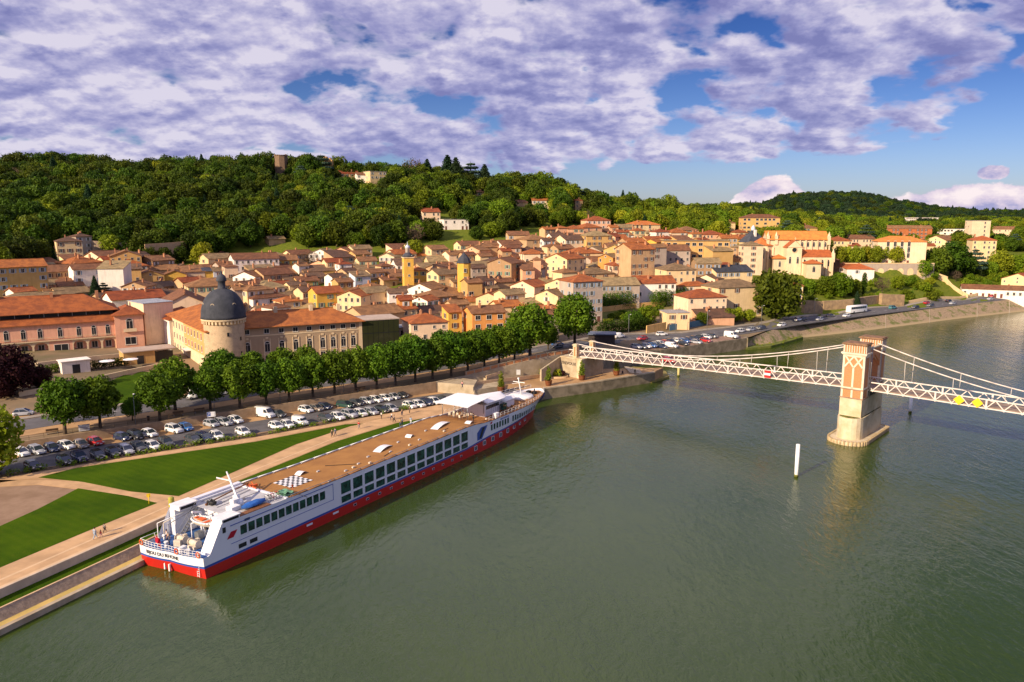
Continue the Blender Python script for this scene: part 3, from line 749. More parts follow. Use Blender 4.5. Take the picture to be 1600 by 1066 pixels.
ship = thing('cruise_ship', 'long white and red river cruise ship moored at the bank, stern nearest', 'ship', (SHIP_O.x, SHIP_O.y, 0), math.atan2(SHIP_F.y, SHIP_F.x))
HW = 5.7
def hwid(x, s):
    s = max(0.0, min(1.0, s)); st = 68 + 10 * s; tip = 96.5 + 4.0 * s
    if x <= st: return HW
    q = min(1.0, (x - st) / (tip - st)); return HW * max(0.0, 1 - q ** (1.55 + 0.75 * s)) ** (0.85 - 0.27 * s)
def sternx(y, s): return -1.5 * s - 0.4 + 0.9 * (y / HW) ** 2 * (0.6 + s) + 0.5 - 1.7 * max(0.0, y) / HW
def outline(s, n=30, x0=None):
    """starboard stern corner -> bow tip -> port stern corner -> across the stern"""
    tip = 96.5 + 4.0 * s; pts = []
    xs = [2, 8, 16, 24, 32, 40, 48, 56, 62, 66, 70, 73, 76, 79, 82, 85, 87, 89, 91, 92.5, 94, 95, 95.8]
    f = [x for x in xs if x < tip - 0.8] + [tip - 0.7 + 0.35 * k for k in (0, 1)]
    for x in f: pts.append((x, -hwid(x, s)))
    pts.append((tip, 0))
    for x in reversed(f): pts.append((x, hwid(x, s)))
    for k in range(9):
        y = HW * (1 - 2 * k / 8) * 1.0; pts.append((sternx(y, s), y * (0.985 if k in (0, 8) else 1)))
    return pts
def zr(x): return float(np.interp(x, [0, 40, 62, 67, 101], [1.45, 1.6, 1.7, 2.25, 3.1]))
def zt(x): return float(np.interp(x, [0, 5, 20, 26, 63, 69, 88, 101], [6.7, 6.7, 6.5, 6.35, 6.25, 5.55, 5.5, 5.9]))
def zd(x): return 2.75
def loft(levels, mi=0):
    rows = []
    N = None
    for zf, s in levels:
        rows.append([(p[0], p[1], zf(p[0])) for p in OUT(s)])
    return rows
_oc = {}
def OUT(s):
    # same number of points at every level: parametrised by fraction of length
    if s in _oc: return _oc[s]
    tip = 96.5 + 4.0 * s; fr_ = [0.02, 0.09, 0.16, 0.24, 0.32, 0.40, 0.48, 0.56, 0.62, 0.66, 0.70, 0.73, 0.76, 0.79, 0.82, 0.85, 0.875, 0.90, 0.92, 0.94, 0.955, 0.97, 0.982, 0.992]
    pts = [(tip * f_, -hwid(tip * f_, s)) for f_ in fr_] + [(tip, 0.0)] + [(tip * f_, hwid(tip * f_, s)) for f_ in reversed(fr_)]
    for k in range(9):
        y = HW * (1 - 2 * k / 8); pts.append((sternx(y, s), y))
    _oc[s] = pts; return pts
def band(name, z0, z1, s0, s1, material, xmin=None, extra=0.0):
    a = OUT(s0); b_ = OUT(s1); mb = MB()
    r0 = [(p[0], p[1] * (1 + extra), z0(p[0])) for p in a]; r1 = [(p[0], p[1] * (1 + extra), z1(p[0])) for p in b_]
    n_ = len(r0)
    for i in range(n_):
        j = (i + 1) % n_
        if xmin is not None and (r1[i][0] < xmin or r1[j][0] < xmin): continue
        mb.add([r0[i], r0[j], r1[j], r1[i]], [(0, 1, 2, 3)], 0, False)
    return mb.build(name, material, ship)
band('hull', lambda x: -0.8, zr, 0.0, 0.45, SH_RED)
band('blue_stripe', zr, lambda x: zr(x) + 0.34, 0.45, 0.52, SH_BLUE)
# the white bulwark and the side wall above it
band('bulwark', lambda x: zr(x) + 0.34, lambda x: 3.0 if x < 70 else zr(x) + 0.9, 0.52, 0.62, SH_WHITE)
mb = MB()
a = OUT(0.62); b_ = OUT(1.0)
def side_low(x): return 3.0 if x < 70 else zr(x) + 0.9
rr0 = []; rr1 = []
for p, q in zip(a, b_):
    if q[0] > 1.5: rr0.append((p[0], p[1], side_low(p[0]))); rr1.append((q[0], q[1], zt(q[0])))
rr0 = [(1.3, -HW, 3.0)] + rr0[0:] + [(1.3, HW, 3.0)]; rr1 = [(3.4, -HW, 6.7)] + [(max(3.5, q[0]), q[1], q[2]) for q in rr1] + [(3.4, HW, 6.7)]
mb.grid([rr0, rr1], sm=False)
mb.build('side_wall', SH_WHITE, ship)
# bow panel in blue
mb = MB(); P0, P1 = [], []
for p, q in zip(a, b_):
    if q[0] > 92.5:
        sg_ = math.copysign(0.09, p[1]) if abs(p[1]) > 1e-6 else 0.0; P0.append((p[0] + 0.09, p[1] + sg_, side_low(p[0]) + 0.05)); P1.append((q[0] + 0.09, q[1] + sg_, zt(q[0]) - 0.6))
if len(P0) > 1: mb.grid([P0, P1], sm=False); mb.build('bow_panel', SH_BLUE, ship)
# decks
def deck(name, x0, x1, z, material, inset=0.12, s=1.0):
    pts = [(x0, -HW + inset)] + [(x, -hwid(x, s) + inset) for x in np.arange(x0 + 1, x1, 1.5)]
    if x1 > 99: pts.append((100.0, 0)) ; pts = [q for q in pts if q[1] < -0.05 or q[0] >= 100]
    else: pts.append((x1, -hwid(x1, s) + inset))
    full = pts + [(q[0], -q[1]) for q in reversed(pts) if abs(q[1]) > 1e-6]
    mb = MB(); n_ = len(pts)
    zz_ = z if callable(z) else (lambda x: z)
    for i in range(n_ - 1):
        (xa, ya), (xb, yb) = pts[i], pts[i + 1]
        mb.add([(xa, ya, zz_(xa)), (xb, yb, zz_(xb)), (xb, -yb, zz_(xb)), (xa, -ya, zz_(xa))], [(0, 1, 2, 3)])
    return mb.build(name, material, ship)
deck('rear_deck', 6.0, 15.0, lambda x: 6.52, SH_GREY)
deck('sun_deck', 15.0, 66.0, lambda x: zt(x) - 0.1, SH_DECK, 0.3)
deck('fore_deck', 66.0, 100.0, lambda x: zt(x) - 0.45 if x > 69 else zt(x) - 0.12, mat('fore_deck_brown', (0.36, 0.16, 0.05), 0.85, 0.15, 0.6))
# stern deck
pts = [(7.0, -HW + 0.2), (7.0, HW - 0.2)] + [(sternx(y, 0.55) + 0.15, y) for y in (5.3, 4, 2.5, 1, -1, -2.5, -4, -5.3)]
MB().prism(pts, 2.5, 2.72).build('stern_deck', SH_DECKB, ship)
# bulkhead closing the stern well, roof edge beams and gutter
mb = MB(); mb.box((7.1, 0, 4.6), (0.2, 11.2, 3.8)); mb.build('bulkhead', SH_WHITE, ship)
mb = MB()
for k in range(3): MB().box((6.97, -2.2 + k * 2.2, 3.75), (0.06, 0.9, 2.0)).build('stern_door', DGLASS, ship)
for s_ in (-1, 1):
    mb = MB(); pts = [(x, s_ * (hwid(x, 1.0) - 0.06), zt(x) + 0.02) for x in np.arange(16, 100, 3.0)]
    mb.path(pts, 0.09, 5); mb.build('deck_edge', SH_WHITE if s_ > 0 else BROWNW, ship)
    # folded railing lying along the deck edge and its stanchions
    mb = MB(); pts = [(x, s_ * (hwid(x, 1.0) - 0.42), zt(x) + 0.14) for x in np.arange(16, 66, 3.0)]
    mb.path(pts, 0.05, 5)
    for p in pts: mb.box((p[0], p[1], p[2] - 0.1), (0.1, 0.1, 0.2))
    mb.build('folded_railing', WHITE if s_ > 0 else STEEL, ship)
mb = MB(); mb.box((15.1, 0, 6.56), (0.5, 10.9, 0.12)); mb.build('deck_sill', SH_WHITE, ship)
mb = MB(); mb.box((11, 5.2, 6.75), (8.5, 0.8, 0.5)); mb.box((11, 4.55, 6.6), (8.5, 0.3, 0.2)); mb.build('side_locker', SH_WHITE, ship)
mb = MB(); mb.box((9.0, -5.1, 6.62), (6.0, 1.0, 0.16)); mb.build('side_walkway', BROWNW, ship)
# corner houses at the stern (engine casings) with sloped roofs and dark louvres
for s_ in (-1, 1):
    mb = MB(); y0, y1 = s_ * 5.62, s_ * (3.6 if s_ < 0 else 4.5)
    prof = [(1.35 if s_ < 0 else 3.4, 2.72), (6.9, 2.72), (6.9, 6.55), (3.4, 6.55)]
    vs = [(x, y0, z) for x, z in prof] + [(x, y1, z) for x, z in prof]
    mb.add(vs, [(0, 1, 2, 3), (7, 6, 5, 4), (0, 3, 7, 4), (3, 2, 6, 7), (1, 5, 6, 2)]); cas = mb.build('engine_casing', SH_WHITE, ship)
    mb = MB(); mb.box((5.0, s_ * 4.6, 6.8), (2.9, 2.1, 0.6)); mb.box((5.0, s_ * 4.6, 7.14), (3.1, 2.3, 0.12)); mb.build('casing_roof', WHITE, cas)
    mb = MB(); mb.box((5.0, s_ * 4.6 - 1.07, 6.85), (2.5, 0.05, 0.45)); mb.build('louvre', BLACK, cas)
mb = MB(); mb.box((3.75, -5.72, 5.7), (0.5, 0.06, 0.75)); mb.build('side_port', DGLASS, ship)
mb = MB(); mb.box((7.6, -5.72, 5.95), (0.9, 0.06, 0.32)); mb.build('side_port', DGLASS, ship)
# red lozenge emblem on the side
mb = MB(); mb.add([(4.1, -5.74, 4.2), (5.2, -5.74, 4.2), (5.9, -5.74, 5.1), (4.8, -5.74, 5.1)], [(0, 1, 2, 3)]); mb.build('red_emblem', DARKRED, ship)
# grooves round the rear cabin band
mb = MB(); mb.box((14.5, -5.715, 3.35), (19.5, 0.04, 0.07)); mb.box((24.2, -5.715, 4.6), (0.07, 0.04, 2.5)); mb.box((14.5, -5.72, 5.95), (19.5, 0.08, 0.1)); mb.build('side_groove', SH_BLUE, ship)
# cabin windows
def win_mesh(name, w, h, fr_=0.07, mull=False, glass=None):
    mb = MB()
    mb.box((0, 0, 0), (w, 0.05, h), mi=0)
    for dx_ in (-1, 1): mb.box((dx_ * (w / 2 + fr_ / 2), -0.02, 0), (fr_, 0.08, h + 2 * fr_), mi=1)
    for dz_ in (-1, 1): mb.box((0, -0.021, dz_ * (h / 2 + fr_ / 2)), (w, 0.08, fr_), mi=1)
    if mull: mb.box((0, -0.035, 0), (0.05, 0.03, h), mi=1)
    return mb.mesh(name, [glass or TGLASS, SH_WHITE])
wA = win_mesh('rear_window', 1.12, 1.35); wB = win_mesh('cabin_window', 2.2, 1.9, 0.06, False); wC = win_mesh('cabin_window_low', 2.2, 1.1, 0.06, False); wD = win_mesh('lounge_window', 0.72, 1.25, 0.05); wP = win_mesh('porthole', 0.9, 0.8, 0.07, True, DGLASS)
wQ = win_mesh('small_porthole', 0.6, 0.32, 0.012, False, DGLASS)
for i in range(12):
    link('rear_window', wA, ship, (6.9 + i * 1.36, -5.71, 4.75))
for i in range(13):
    x = 27.0 + i * 2.76
    link('cabin_window', wB, ship, (x, -5.71, 4.6)); link('cabin_window', wC, ship, (x, -5.71, 2.72))
def side_pt(x, z, lo=0.62):
    """a point of the curved bow side between the low and the top outline, with its heading"""
    s = 0.45 + 0.55 * min(1, max(0, (z - zr(x)) / (zt(x) - zr(x))))
    y0 = -hwid(x - 0.4, s); y1 = -hwid(x + 0.4, s); return -hwid(x, s), math.atan2(y1 - y0, 0.8)
for i in list(range(7)) + list(range(8, 20)):
    x = 69.9 + i * 1.07; z = 4.15
    y, a = side_pt(x, z); link('lounge_window', wD, ship, (x, y - 0.02, z), a)
for i in range(8):
    x = 64.0 + i * 3.15; z = zr(x) - 0.68; s = 0.45 * (z / zr(x)); y = -hwid(x, s); a = math.atan2(-hwid(x + 0.4, s) + hwid(x - 0.4, s), 0.8)
    link('porthole', wP, ship, (x, y - 0.04, z), a)
for x in list(np.arange(29, 62, 3.0)):
    link('small_porthole', wQ, ship, (float(x), -5.72, 0.95))
for x in (19, 24.6): MB().box((x, -5.72, 1.05), (1.2, 0.06, 0.3)).build('hull_port', SH_WHITE, ship)
for x in (6.6, 8.5): MB().box((x, -5.72, 2.5), (1.3, 0.05, 0.6)).build('hull_window', DGLASS, ship)
# slanted dark glass panel between the cabins and the lounge
mb = MB(); mb.add([(64.6, -5.74, 2.6), (66.3, -5.74, 2.6), (68.4, -5.74, 5.1), (66.0, -5.74, 5.1), (64.6, -5.74, 4.2)], [(0, 1, 2, 3, 4)]); mb.build('slanted_window', SH_BLUE, ship)
mb = MB(); mb.add([(65.3, -5.76, 2.9), (66.1, -5.76, 2.9), (67.4, -5.76, 4.9), (66.4, -5.76, 4.9)], [(0, 1, 2, 3)]); mb.build('slanted_pane', DGLASS, ship)
# name in small blue letters over the lounge windows and red row of characters
def on_side(x0, z0, off=0.05):
    def f(u_, v_):
        x = x0 + u_; z = z0 + v_; y, _a = side_pt(x, z); return (x, y - off, z)
    return f
text_mesh('side_name', 'BIJOU DU RHONE', 0.42, on_side(75.0, 4.95), SH_BLUE, ship)
mb = MB()
x = 69.3; y, _a = side_pt(x, 5.0); mb.add([(x, y - 0.05, 4.95), (x + 0.7, y - 0.05, 4.95), (x + 1.0, y - 0.05, 5.35), (x + 0.3, y - 0.05, 5.35)], [(0, 1, 2, 3)]); mb.build('red_emblem', DARKRED, ship)
# transom name
def on_stern(y0, z0, off=0.05):
    def f(u_, v_):
        y = y0 - u_; z = z0 + v_; s = 0.52 + 0.1 * max(0, (z - 1.8) / 1.2); return (sternx(y, s) - off, y, z)
    return f
text_mesh('stern_name', 'BIJOU DU RHONE', 0.74, on_stern(1.2, 2.12), BLACK, ship, bold=0.012)
# stern anchor, ladder, draught marks
mb = MB(); xs_ = sternx(0.8, 0.2) - 0.25; mb.box((xs_, 1.35, 0.75), (0.25, 0.22, 1.2)); mb.box((xs_, 0.35, 0.6), (0.25, 0.22, 1.0)); mb.build('anchor', WHITE, ship)
mb = MB()
for k in range(8): mb.box((sternx(-4.7, 0.3) - 0.08, -4.7, 0.35 + k * 0.32), (0.05, 0.45, 0.05))
for dy_ in (-0.22, 0.22): mb.box((sternx(-4.7, 0.3) - 0.08, -4.7 + dy_, 1.45), (0.05, 0.05, 2.5))
mb.build('ladder', WHITE, ship)
# stern rail
sp_ = [(sternx(y, 0.62) + 0.1, y) for y in np.linspace(5.5, -5.3, 19)]
mb = MB()
for x, y in sp_: mb.tube((x, y, 2.75), (x, y, 3.85), 0.035, n=5)
for z in (3.85, 3.5, 3.15): mb.path([(x, y, z) for x, y in sp_], 0.032, 5)
for s_ in (-1, 1): mb.path([(sp_[0 if s_ > 0 else -1][0], s_ * 5.5, 3.85), (1.4, s_ * 5.6, 3.85)], 0.032, 5)
mb.build('stern_rail', WHITE, ship)
for y in (5.2, -1.5, -5.0):
    mb = MB(); x = sternx(y, 0.62) - 0.02; ring = []
    for k in range(12):
        a = 2 * math.pi * k / 12; ring.append((x, y + 0.36 * math.cos(a), 3.4 + 0.36 * math.sin(a)))
    mb.path(ring + [ring[0]], 0.08, 6); mb.build('life_ring', ORANGE, ship)
# fittings on the stern deck
for y in (-4.6, -2.4, 2.4, 4.4):
    MB().lathe([(0.28, 0), (0.22, 0.15), (0.2, 0.6), (0.3, 0.65), (0.3, 0.75)], (0.4, y, 2.72), 10).build('bollard', WHITE, ship)
for y in (-1.3, 1.5):
    mb = MB(); mb.box((2.2, y, 2.95), (1.3, 1.4, 0.4)); mb.tube((2.2, y - 0.8, 3.45), (2.2, y + 0.8, 3.45), 0.38, n=12); mb.tube((2.2, y - 0.9, 3.45), (2.2, y - 0.8, 3.45), 0.55, n=12); mb.tube((2.2, y + 0.8, 3.45), (2.2, y + 0.9, 3.45), 0.55, n=12); mb.box((2.9, y + 0.3, 3.3), (0.5, 0.5, 0.9)); mb.build('windlass', CREAM, ship)
mb = MB()
for k in range(10): mb.box((3.0 + k * 0.32, 2.9, 2.95 + k * 0.35), (0.34, 0.8, 0.06))
for dy_ in (2.5, 3.3): mb.beam((2.8, dy_, 2.8), (6.3, dy_, 6.5), 0.05, 0.2); mb.beam((2.8, dy_, 3.8), (6.3, dy_, 7.4), 0.05, 0.05)
mb.build('stairway', STEEL, ship)
mb = MB(); mb.tube((-0.5, 2.3, 2.75), (-1.3, 2.3, 5.4), 0.05, 0.03, 6); fl = mb.build('flagstaff', WHITE, ship)
mb = MB(); P = []
for k in range(7):
    w = k / 6; P.append([(-1.2 + 0.9 * w * 0.4 + 0.08 * math.sin(9 * w), 2.3 - 0.55 * w + 0.1 * math.sin(7 * w + j), 5.2 - j * 0.42 - 0.9 * w) for j in range(4)])
mb.grid(P); mb.grid([[(x + 0.02, y, z) for x, y, z in r_] for r_ in P]); mb.build('flag', DARKRED, fl)
rr_ = random.Random(8)
for k in range(16):
    x, y = rr_.uniform(0.3, 6.3), rr_.uniform(-3.4, 5.0); mb = MB(); hz_ = rr_.uniform(0.4, 1.5)
    if k % 3 == 0: mb.tube((x, y, 2.72), (x, y, 2.72 + hz_), .16, .13, 8); mb.lathe([(.3, 0), (.26, .2), (.02, .3)], (x, y, 2.72 + hz_), 10)
    elif k % 3 == 1: mb.box((x, y, 2.72 + hz_ / 2), (rr_.uniform(.4, 1.0), rr_.uniform(.4, 1.0), hz_), rr_.uniform(0, 1))
    else: mb.tube((x, y, 2.72), (x, y, 4.6 + hz_), .07, .07, 6); mb.tube((x, y, 4.6 + hz_), (6.9, y + rr_.uniform(-1, 1), 5.2 + hz_), .06, .06, 6)
    mb.build(['vent_pipe', 'deck_locker', 'stanchion'][k % 3], [WHITE, CREAM, SH_WHITE, STEEL][k % 4], ship)
# rescue boat on its cradle between the casings
def boat_mb(L, Wd, H):
    mb = MB(); secs = []
    for k in range(11):
        w = -1 + 2 * k / 10; hw_ = Wd / 2 * (1 - abs(w) ** 2.6) ** 0.6 + 0.02; row = []
        for j in range(7):
            a = math.pi * j / 6; row.append((w * L / 2, -hw_ * math.cos(a), H * (0.55 - 0.75 * math.sin(a) ** 0.7) + 0.12 * w * w))
        secs.append(row)
    mb.grid(secs); mb.face([r_[0] for r_ in secs] + [r_[-1] for r_ in reversed(secs)])
    return mb
rb = thing('rescue_boat', 'cream rescue boat with orange seats slung above the stern deck of the ship', 'boat', (ship_w(4.3, -0.6)[0], ship_w(4.3, -0.6)[1], 5.3), math.atan2(SHIP_F.y, SHIP_F.x) + R(90))
boat_mb(4.4, 1.9, 0.9).build('boat_hull', CREAM, rb)
mb = MB(); mb.box((0.3, 0, 0.55), (1.1, 0.8, 0.35)); mb.box((-1.0, 0, 0.55), (0.5, 1.2, 0.12)); mb.box((1.4, 0, 0.6), (0.3, 0.6, 0.3)); mb.build('seat', ORANGE, rb)
mb = MB(); ring = [(2.3 * math.cos(a) * 0.97, 1.0 * math.sin(a), 0.55) for a in np.linspace(0, 2 * math.pi, 25)]; mb.path(ring, 0.13, 6); mb.build('rubbing_tube', WHITE, rb)
mb = MB()
for y in (-2.4, 1.4):
    mb.beam((5.4, y, 2.72), (5.4, y, 6.2), 0.25, 0.25); mb.beam((5.4, y, 6.2), (4.0, y, 6.7), 0.22, 0.25); mb.tube((4.0, y, 6.7), (4.3, y, 5.7), 0.03, n=4)
    mb.box((4.5, y, 4.75), (1.6, 0.14, 0.5))
mb.build('davit', SH_WHITE, ship)
# rear deck: folded mast, long brown spar, winch, box, covered dinghy, bicycles, loungers
mb = MB(); mb.tube((9.6, -1.6, 6.5), (9.6, -1.6, 7.3), 0.75, 0.55, 14); mb.tube((9.6, -1.6, 7.0), (11.8, 3.6, 9.9), 0.20, 0.12, 8); mb.beam((11.2, 2.0, 9.0), (10.4, 4.2, 9.3), 0.12, 0.16); mb.box((8.9, -1.6, 7.3), (1.1, 0.8, 0.7)); mb.tube((10.3, -0.2, 6.5), (10.3, -0.2, 7.5), 0.5, 0.5, 10); mb.build('crane_mast', WHITE, ship)
mb = MB(); mb.beam((6.8, 2.2, 6.75), (15.5, 3.4, 7.1), 0.16, 0.14); mb.box((15.2, 3.4, 6.8), (0.2, 0.3, 0.5)); mb.box((7.0, 2.2, 6.62), (0.3, 0.3, 0.2)); mb.build('spar', BROWNW, ship)
mb = MB(); mb.beam((7.5, 0.9, 6.62), (14.5, 1.9, 6.62), 0.08, 0.08); mb.beam((7.5, 4.0, 6.62), (14.5, 4.0, 6.62), 0.08, 0.08); mb.box((11, 0.2, 6.56), (7.6, 0.06, 0.06)); mb.build('deck_rail', STEEL, ship)
mb = MB(); mb.box((7.6, 1.7, 6.75), (0.8, 0.7, 0.4)); mb.tube((7.4, 1.0, 6.9), (7.4, 2.5, 6.9), 0.22, n=8); mb.tube((7.9, 1.2, 6.9), (7.9, 2.3, 7.1), 0.12, n=6)
for k in range(5): mb.beam((7.2 + 0.2 * k, 1.0 + 0.35 * k, 6.7), (7.9 - 0.1 * k, 1.4 + 0.2 * k, 7.3), 0.06, 0.06)
mb.build('winch', BLACK, ship)
mb = MB(); mb.box((7.9, -2.5, 6.85), (1.5, 1.3, 0.6)); mb.build('deck_box', WHITE, ship)
dg_ = thing('dinghy', 'dinghy under a blue cover on the rear deck of the ship', 'boat', (*ship_w(10.3, -3.9), 6.7), math.atan2(SHIP_F.y, SHIP_F.x))
boat_mb(4.2, 1.4, 0.5).build('boat_hull', STEEL, dg_)
mb = MB(); secs = []
rnd = random.Random(3)
for k in range(12):
    w = -1 + 2 * k / 11; hw_ = 0.75 * (1 - abs(w) ** 3) ** 0.5 + 0.03
    secs.append([(w * 2.15, hw_ * math.cos(math.pi * j / 6), 0.22 + 0.45 * math.sin(math.pi * j / 6) * (1 - 0.6 * w * w) + rnd.uniform(-0.05, 0.05)) for j in range(7)])
mb.grid(secs); mb.build('blue_cover', BLUEC, dg_)
def bicycle(x, y, a, frame, lab):
    o = thing('bicycle', lab, 'bicycle', (*ship_w(x, y), 6.55), math.atan2(SHIP_F.y, SHIP_F.x) + a, 'bicycles parked on the ship')
    for dx_ in (-0.52, 0.52):
        mb = MB(); ring = [(dx_ + 0.33 * math.cos(b2), 0, 0.35 + 0.33 * math.sin(b2)) for b2 in np.linspace(0, 2 * math.pi, 13)]; mb.path(ring, 0.03, 4); mb.build('wheel', BLACK, o)
    mb = MB(); mb.tube((-0.52, 0, 0.35), (-0.1, 0, 0.35), 0.025, n=4); mb.tube((-0.1, 0, 0.35), (-0.2, 0, 0.9), 0.025, n=4); mb.tube((-0.2, 0, 0.8), (0.35, 0, 0.85), 0.03, n=4); mb.tube((-0.1, 0, 0.35), (0.35, 0, 0.85), 0.03, n=4); mb.tube((0.52, 0, 0.35), (0.32, 0, 1.0), 0.025, n=4); mb.build('frame', frame, o)
    mb = MB(); mb.box((-0.2, 0, 0.93), (0.26, 0.14, 0.06)); mb.build('saddle', BLACK, o)
    mb = MB(); mb.tube((0.3, -0.28, 1.02), (0.3, 0.28, 1.02), 0.025, n=4); mb.build('handlebar', STEEL, o)
for i, (x, c_, nm) in enumerate([(13.0, WHITE, 'white bicycle nearest the blue covered dinghy'), (13.5, BLACK, 'black bicycle second from the blue covered dinghy'), (14.0, DARKRED, 'red bicycle, the middle one on the rear deck'), (14.5, WHITE, 'white bicycle second from the green sheet'), (15.0, DARKRED, 'red bicycle next to the green sheet on the deck')]):
    bicycle(x - 0.4, -4.1, R(80 + 5 * i), c_, nm)
mb = MB(); P = []
for i in range(6): P.append([(15.3 + i * 0.32, -4.9 + j * 0.4, 6.75 + 0.28 * math.sin(i * 1.3) * math.sin(j * 1.7 + 1) + 0.2) for j in range(6)])
mb.grid(P); mb.box((16.1, -3.9, 6.62), (1.7, 2.0, 0.3)); tag(mb.build('sheet', GREENC, None, (SHIP_O.x, SHIP_O.y, 0), math.atan2(SHIP_F.y, SHIP_F.x)), 'crumpled pale green sheet over a crate beside the bicycles on the ship', 'sheet')
mb = MB(); mb.box((15.5, 2.0, 6.9), (0.8, 0.3, 0.4)); mb.box((15.3, 2.9, 6.85), (0.3, 0.8, 0.3)); mb.beam((15.0, 1.2, 6.7), (16.0, 3.4, 7.1), 0.1, 0.1); mb.build('life_jacket_rack', ORANGE, ship)
# things on the sun deck
def SL(px, py, z):
    x, y = PZ(px, py, z); w = Vector((x, y)) - SHIP_O; return w.dot(SHIP_F), w.dot(SHIP_L)
bx_, by_ = SL(457, 751.5, 6.5)
o = MB().box((0, 0, 0.025), (4.24, 4.24, 0.05)).build('chess_board', CHEQ, ship, (bx_, by_ - 0.1, zt(bx_) - 0.1), 0)
for (a, b_, L_, Wd_) in ((470, 737.5, 2.0, 1.1), (598, 698, 4.6, 1.5), (688, 662, 6.0, 1.6), (733, 656, 2.4, 1.2), (640, 679, 1.6, 1.2)):
    x, y = SL(a, b_, 6.6); mb = MB(); P = []
    for k in range(7):
        w = -1 + k / 3; P.append([(w * L_ / 2, -Wd_ / 2, 0.05 + 0.35 * (1 - w * w)), (w * L_ / 2, Wd_ / 2, 0.05 + 0.35 * (1 - w * w))])
    mb.grid(P); mb.grid([[(q[0], q[1], q[2] - 0.06) for q in r_] for r_ in P])
    for dx_ in (-0.45, 0.45): mb.box((dx_ * L_, 0, 0.05), (0.08, Wd_ * 0.9, 0.1))
    mb.build('skylight', CANVASW, ship, (x, y, zt(x) - 0.1), R(12))
mb = MB()
for a, b_ in ((497, 736), (515, 752), (560, 724), (575, 713), (622, 690), (655, 686), (665, 672), (540, 735), (610, 705)):
    x, y = SL(a, b_, 6.4); MB().box((x, y, zt(x) + 0.0), (0.5, 0.25, 0.2)).build('deck_vent', SH_GREY, ship)
mb = MB()
for a, b_, c_, d_ in ((508, 727, 560, 724), (600, 712, 612, 704), (690, 672, 700, 668), (462, 772, 480, 778)):
    x, y = SL(a, b_, 6.4); x2, y2 = SL(c_, d_, 6.4); MB().beam((x, y, zt(x) - 0.03), (x2, y2, zt(x2) - 0.03), 0.08, 0.06).build('deck_cable', BLACK, ship)
# small crane stand at the front edge of the rear deck
mb = MB(); mb.tube((17.0, -4.6, 6.4), (17.0, -4.6, 7.6), 0.04, n=5); mb.box((17.0, -4.6, 7.7), (0.3, 0.05, 0.3)); mb.build('lamp_post', ORANGE, ship)
# big awning, wheelhouse, cabins in front
mb = MB()
for x, y in ((66.5, 4.4), (66.5, -2.0), (72.5, 4.4), (72.5, -2.0), (66.5, 1.2)): mb.tube((x, y, 6.0), (x, y, 9.2), 0.07, n=6)
aw = mb.build('awning_frame', STEEL, ship)
mb = MB(); P = []
for k in range(8):
    w = k / 7; P.append([(65.3 + 8.4 * w, -2.9 + 8.4 * j / 5, 9.05 + 0.45 * w + 0.12 * math.sin(math.pi * j / 5) - (0.1 if k in (0, 7) else 0)) for j in range(6)])
mb.grid(P); mb.grid([[(q[0], q[1], q[2] - 0.08) for q in r_] for r_ in P]); mb.build('awning', CANVASW, aw)
wh = MB(); pl = [(73.0, -2.0), (79.0, -1.9), (80.4, -1.2), (80.8, 1.2), (80.0, 3.2), (73.0, 3.6)]
wh.prism(pl, 5.0, 7.7); whs = wh.build('wheelhouse', SH_WHITE, ship)
mb = MB(); mb.box((76.0, -2.0, 7.0), (5.0, 0.06, 0.75)); mb.box((76, 3.45, 7.0), (5.0, 0.06, 0.75)); mb.build('wheelhouse_window', DGLASS, whs)
for k in range(8):
    MB().box((73.4 + k * 0.75, -2.03, 6.2), (0.04, 0.05, 2.0)).build('wheelhouse_seam', STEEL, whs)
mb = MB(); P = []
for k in range(13):
    w = k / 12; hw_ = 3.1 * (1 - max(0, (w - 0.55) / 0.45) ** 2.2) ** 0.5 + 0.1; P.append([(73.2 + 10.4 * w, 0.8 - hw_ + 2 * hw_ * j / 8, 8.1 + 0.55 * math.sin(math.pi * j / 8) - 0.25 * w) for j in range(9)])
mb.grid(P); mb.grid([[(q[0], q[1], q[2] - 0.12) for q in r_] for r_ in P])
mb.grid([[r_[0] for r_ in P], [(q[0], q[1], q[2] - 0.12) for q in [r_[0] for r_ in P]]]); mb.build('wheelhouse_roof', CANVASW, whs)
mb = MB(); pl = [(81.0, -1.5), (86.0, -1.4), (87.5, 0), (86.0, 2.0), (81.0, 2.2)]; mb.prism(pl, 5.0, 6.6); mb.prism([(81.2, -1.8), (86.4, -1.7), (88.0, 0), (86.4, 2.3), (81.2, 2.5)], 6.6, 6.72); mb.build('skylight_house', SH_WHITE, ship)
mb = MB(); mb.box((83.3, 1.2, 6.8), (1.8, 1.3, 0.12)); mb.build('skylight_glass', TGLASS, ship)
mb = MB(); mb.box((73.6, -4.4, 5.75), (1.3, 0.9, 1.1)); mb.build('deck_locker', WHITE, ship)
mb = MB(); mb.box((79.5, -2.6, 6.2), (1.6, 0.8, 1.3)); mb.build('deck_hatch', TGLASS, ship)
